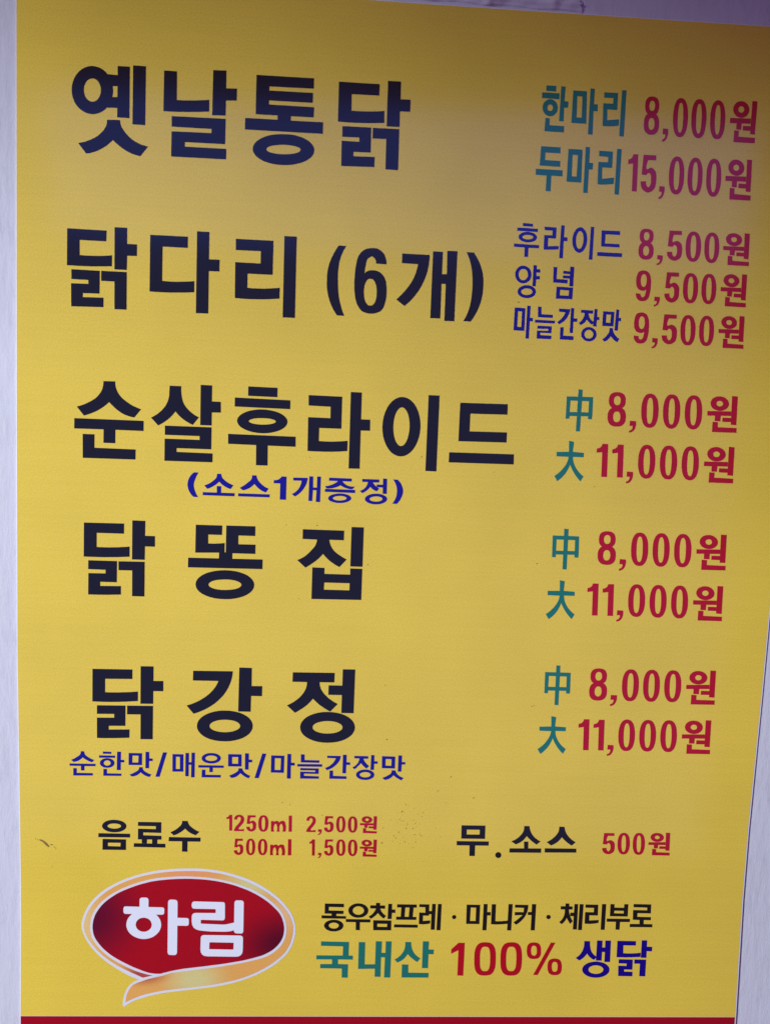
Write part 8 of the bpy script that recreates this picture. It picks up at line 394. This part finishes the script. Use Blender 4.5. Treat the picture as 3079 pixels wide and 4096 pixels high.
["dirt_smudge","dirt",1,"",[[[153,1522,156,1525,163,1524,171,1523,177,1521,184,1517,190,1512,197,1508,203,1503,210,1497,214,1493,218,1488,222,1482,228,1474,233,1465,234,1460,230,1461,223,1464,217,1467,212,1470,208,1474,204,1478,200,1483,196,1488,192,1492,186,1498,180,1503,174,1507,168,1510,161,1513,156,1516,155,1518,153,1520]],[[127,1528,126,1527,124,1525,122,1526,121,1527,120,1529,121,1531,124,1531,127,1530]],[[141,1522,141,1520,139,1520,137,1520,136,1521,136,1523,136,1525,139,1525,142,1524]],[[262,1480,256,1478,252,1477,246,1478,241,1480,241,1484,246,1486,252,1484,259,1483]],[[274,1458,272,1458,269,1459,267,1460,267,1462,267,1465,270,1465,272,1463,273,1461]],[[288,1450,285,1449,282,1449,279,1451,279,1454,280,1455,282,1456,285,1455,286,1452]],[[259,1302,260,1301,258,1298,256,1296,254,1294,253,1296,253,1298,256,1300,258,1302]]]],
["dirt_speck","dirt",1,"",[[[2083,1860,2084,1863,2089,1864,2093,1864,2092,1861,2090,1858,2084,1858]],[[2151,1843,2148,1842,2146,1846,2146,1849,2147,1850,2149,1849,2151,1845]],[[2416,1755,2414,1755,2411,1756,2410,1759,2410,1762,2414,1761,2417,1757]],[[3059,1793,3061,1799,3062,1804,3067,1809,3070,1806,3068,1800,3064,1794]],[[3091,1856,3090,1859,3091,1863,3093,1866,3094,1864,3095,1862,3094,1857]],[[3239,1791,3238,1792,3235,1794,3234,1798,3236,1798,3239,1796,3240,1793]],[[3206,1695,3208,1697,3211,1698,3213,1698,3214,1696,3212,1694,3209,1694]],[[3180,1698,3178,1696,3174,1695,3173,1698,3172,1700,3175,1701,3179,1700]],[[3344,1979,3346,1982,3350,1984,3353,1982,3355,1980,3351,1978,3346,1977]],[[3642,1923,3644,1927,3646,1931,3650,1932,3652,1930,3650,1926,3646,1921]],[[3426,1881,3425,1879,3422,1880,3419,1882,3421,1884,3423,1884,3426,1882]],[[3039,1622,3039,1625,3042,1627,3044,1629,3047,1628,3046,1624,3042,1621]],[[3009,1588,3007,1589,3004,1592,3003,1596,3005,1597,3008,1595,3010,1591]],[[3102,1538,3099,1538,3096,1542,3093,1545,3095,1547,3099,1545,3100,1542]],[[2904,1527,2902,1531,2910,1535,2914,1533,2916,1531,2914,1526,2907,1524]],[[3255,1372,3255,1375,3257,1377,3259,1380,3259,1377,3260,1375,3257,1374]],[[3448,2098,3448,2102,3452,2106,3457,2108,3457,2104,3456,2101,3452,2098]],[[3172,1603,3174,1606,3177,1608,3179,1608,3180,1606,3179,1603,3176,1602]],[[2911,1656,2912,1659,2915,1661,2918,1662,2919,1660,2917,1657,2914,1655]],[[2888,1744,2887,1745,2889,1747,2892,1749,2892,1747,2891,1745,2889,1743]],[[3155,1658,3156,1660,3159,1663,3164,1663,3164,1659,3161,1657,3155,1655]],[[3100,1655,3098,1657,3102,1661,3105,1663,3108,1662,3106,1657,3102,1653]],[[3235,1593,3231,1593,3228,1594,3225,1597,3227,1598,3230,1599,3234,1596]],[[3114,1693,3113,1691,3111,1691,3110,1693,3111,1694,3113,1695]],[[3024,1571,3022,1569,3019,1570,3016,1571,3019,1573,3022,1573]],[[3060,1525,3058,1524,3055,1523,3054,1525,3055,1527,3058,1527]],[[3164,1662,3162,1661,3159,1661,3157,1662,3159,1663,3161,1663]],[[2943,1569,2942,1568,2940,1568,2939,1569,2939,1571,2942,1571]],[[3165,1829,3163,1828,3160,1828,3158,1829,3160,1830,3164,1830]],[[3221,1604,3220,1602,3217,1603,3214,1604,3216,1606,3219,1606]],[[3229,1765,3228,1763,3225,1763,3224,1765,3226,1766,3228,1766]],[[3145,1747,3144,1746,3142,1746,3141,1747,3142,1748,3145,1748]],[[3077,1718,3076,1715,3074,1716,3073,1718,3074,1719,3075,1720]],[[3162,1495,3161,1494,3158,1494,3155,1495,3158,1497,3161,1498]],[[3065,1779,3063,1778,3060,1778,3059,1779,3060,1780,3063,1780]],[[3391,1590,3390,1587,3387,1587,3386,1590,3387,1592,3390,1592]],[[2983,1730,2981,1729,2978,1728,2977,1730,2979,1731,2981,1731]],[[3166,1731,3164,1729,3162,1729,3161,1731,3162,1732,3164,1733]],[[3352,1662,3351,1661,3349,1661,3348,1662,3349,1664,3351,1664]],[[3193,1542,3191,1539,3188,1540,3185,1542,3187,1544,3191,1543]],[[3222,1613,3220,1612,3217,1612,3216,1613,3216,1615,3220,1614]],[[3199,1781,3197,1780,3195,1779,3194,1781,3195,1784,3198,1784]],[[3036,1792,3033,1790,3031,1791,3029,1792,3031,1793,3033,1793]],[[3058,1720,3057,1719,3054,1719,3054,1720,3054,1722,3057,1721]],[[3114,1685,3112,1683,3109,1683,3108,1685,3109,1686,3112,1686]],[[2998,1547,2997,1545,2994,1545,2993,1547,2994,1549,2997,1549]],[[3115,1851,3114,1849,3111,1849,3111,1851,3112,1852,3114,1853]],[[3184,1713,3183,1712,3180,1712,3178,1713,3180,1714,3183,1715]],[[3188,1673,3188,1671,3185,1672,3183,1673,3185,1675,3187,1675]],[[3177,1496,3175,1494,3172,1494,3171,1496,3172,1498,3175,1497]],[[3129,1523,3129,1521,3126,1521,3125,1523,3127,1525,3128,1526]],[[3184,1565,3184,1563,3182,1564,3181,1565,3182,1567,3184,1567]],[[3046,1733,3046,1731,3041,1731,3040,1733,3041,1734,3045,1734]],[[3233,1760,3232,1759,3229,1759,3228,1760,3229,1762,3232,1762]],[[3022,1578,3021,1576,3018,1576,3017,1578,3018,1580,3021,1579]],[[3055,1738,3053,1736,3051,1736,3049,1738,3051,1739,3053,1739]],[[3186,1539,3184,1538,3182,1537,3180,1539,3182,1541,3184,1541]],[[3045,1618,3044,1617,3042,1616,3041,1618,3042,1619,3044,1619]],[[3089,1581,3087,1580,3084,1580,3082,1581,3083,1583,3087,1583]],[[3112,1702,3112,1701,3110,1701,3108,1702,3109,1704,3112,1704]],[[3078,1722,3077,1720,3074,1720,3073,1722,3074,1724,3076,1724]],[[3032,1705,3030,1704,3027,1703,3025,1705,3026,1707,3030,1706]],[[3082,1793,3081,1792,3079,1791,3078,1793,3079,1795,3081,1795]],[[3100,4694,3103,4707,3109,4714,3106,4702]],[[2305,4134,2304,4132,2303,4129,2301,4128,2300,4133,2299,4136,2301,4138,2303,4140,2305,4139]],[[2065,4132,2064,4129,2062,4128,2061,4129,2059,4130,2058,4133,2060,4135,2062,4134,2064,4134]],[[2715,3835,2715,3833,2714,3830,2711,3832,2708,3833,2708,3836,2710,3839,2713,3838,2716,3838]],[[2178,3548,2178,3545,2175,3546,2174,3546,2172,3547,2172,3549,2173,3550,2175,3550,2177,3550]],[[2235,4668,2234,4666,2232,4664,2230,4665,2228,4666,2229,4669,2230,4671,2232,4671,2233,4670]],[[2461,4942,2460,4941,2459,4940,2458,4941,2457,4941,2457,4943,2458,4944,2459,4944,2461,4944]],[[3814,5923,3814,5921,3807,5923,3801,5925,3798,5928,3799,5930,3802,5931,3809,5929,3814,5925]],[[2920,2407,2920,2403,2917,2402,2915,2402,2913,2404,2913,2409,2914,2412,2917,2412,2919,2410]],[[2892,2860,2891,2857,2889,2856,2886,2856,2885,2858,2885,2860,2886,2862,2888,2862,2890,2861]],[[3683,4603,3683,4601,3682,4600,3680,4600,3679,4602,3679,4604,3680,4605,3681,4607,3683,4605]],[[4494,4519,4494,4516,4492,4516,4490,4516,4486,4517,4488,4519,4489,4521,4491,4523,4493,4520]],[[4070,3883,4068,3880,4065,3879,4063,3880,4059,3881,4060,3884,4062,3886,4065,3887,4068,3887]],[[4093,2709,4091,2707,4090,2704,4087,2706,4085,2708,4085,2710,4085,2713,4089,2712,4092,2712]],[[4112,2715,4112,2712,4109,2712,4107,2712,4105,2713,4106,2715,4107,2717,4109,2718,4111,2716]]]]]''')
logo = None
for name, mat, z, parent, els in PARTS:
    o = link(name, flat_mesh(name, els, 0.0001 + 0.0001 * (z - 1) + (0.00008 if mat == 'dirt' else 0)), sign, MAT[mat])
    if name == 'dirt_speck':
        o.name = 'scattered_dirt'
        o['kind'] = 'stuff'
    if name == 'logo':
        logo = o
    elif parent == 'logo':
        o.parent = logo

# ------------------------------------------------------------------ tape above the sign
def tape_height(u, v, x):
    h = 0.0006
    for cx, w, a in ((0.347, 0.0035, 0.0016), (0.352, 0.006, 0.0009), (0.3965, 0.004, 0.0012), (0.305, 0.005, 0.0010), (0.41, 0.007, 0.0005)):
        h += 1.5 * a * math.exp(-((x - cx - 0.12 * (v - 0.006)) / w) ** 2) * (0.35 + 0.65 * math.sin(min(1, v / 0.012) * math.pi * 0.9))
    h += 0.0016 * math.exp(-((v - 0.0055) / 0.0026) ** 2)
    h += 0.0003 * math.sin(x * 420 + 90 * v) * math.sin(v * 700 + x * 60)
    return h


TAPE = {'a': (0.2394, 0.8108), 'b': (0.4198, 0.8084)}
(tx0, tz0), (tx1, tz1) = TAPE['a'], TAPE['b']
bm = bmesh.new()
NU, NV = 150, 26
g = []
rnd = random.Random(3)
jag = [rnd.uniform(-0.0016, 0.0012) for _ in range(NV + 1)]
for i in range(NU + 1):
    u = i / NU
    col = []
    for j in range(NV + 1):
        v = 0.022 * j / NV
        edge = jag[j] - 0.22 * v - 0.0045 * max(0, (v - 0.0065) / 0.008)
        x = tx0 + (tx1 + edge - tx0) * u
        zb = tz0 + (tz1 - tz0) * u + 0.0004 * math.sin(x * 160)
        y = WALL_Y - tape_height(u, v, x)
        if i in (0, NU) or j in (0, NV):
            y = WALL_Y + 0.0006
        col.append(bm.verts.new((x, y, zb + v)))
    g.append(col)
for i in range(NU):
    for j in range(NV):
        f = bm.faces.new((g[i][j], g[i + 1][j], g[i + 1][j + 1], g[i][j + 1]))
        f.smooth = True
me = bpy.data.meshes.new('tape_strip')
bm.to_mesh(me)
bm.free()
tape = link('tape_strip', me, None, MAT['tape'])
tag(tape, 'crumpled white tape strip with a torn end on the wall above the yellow sign', 'tape')
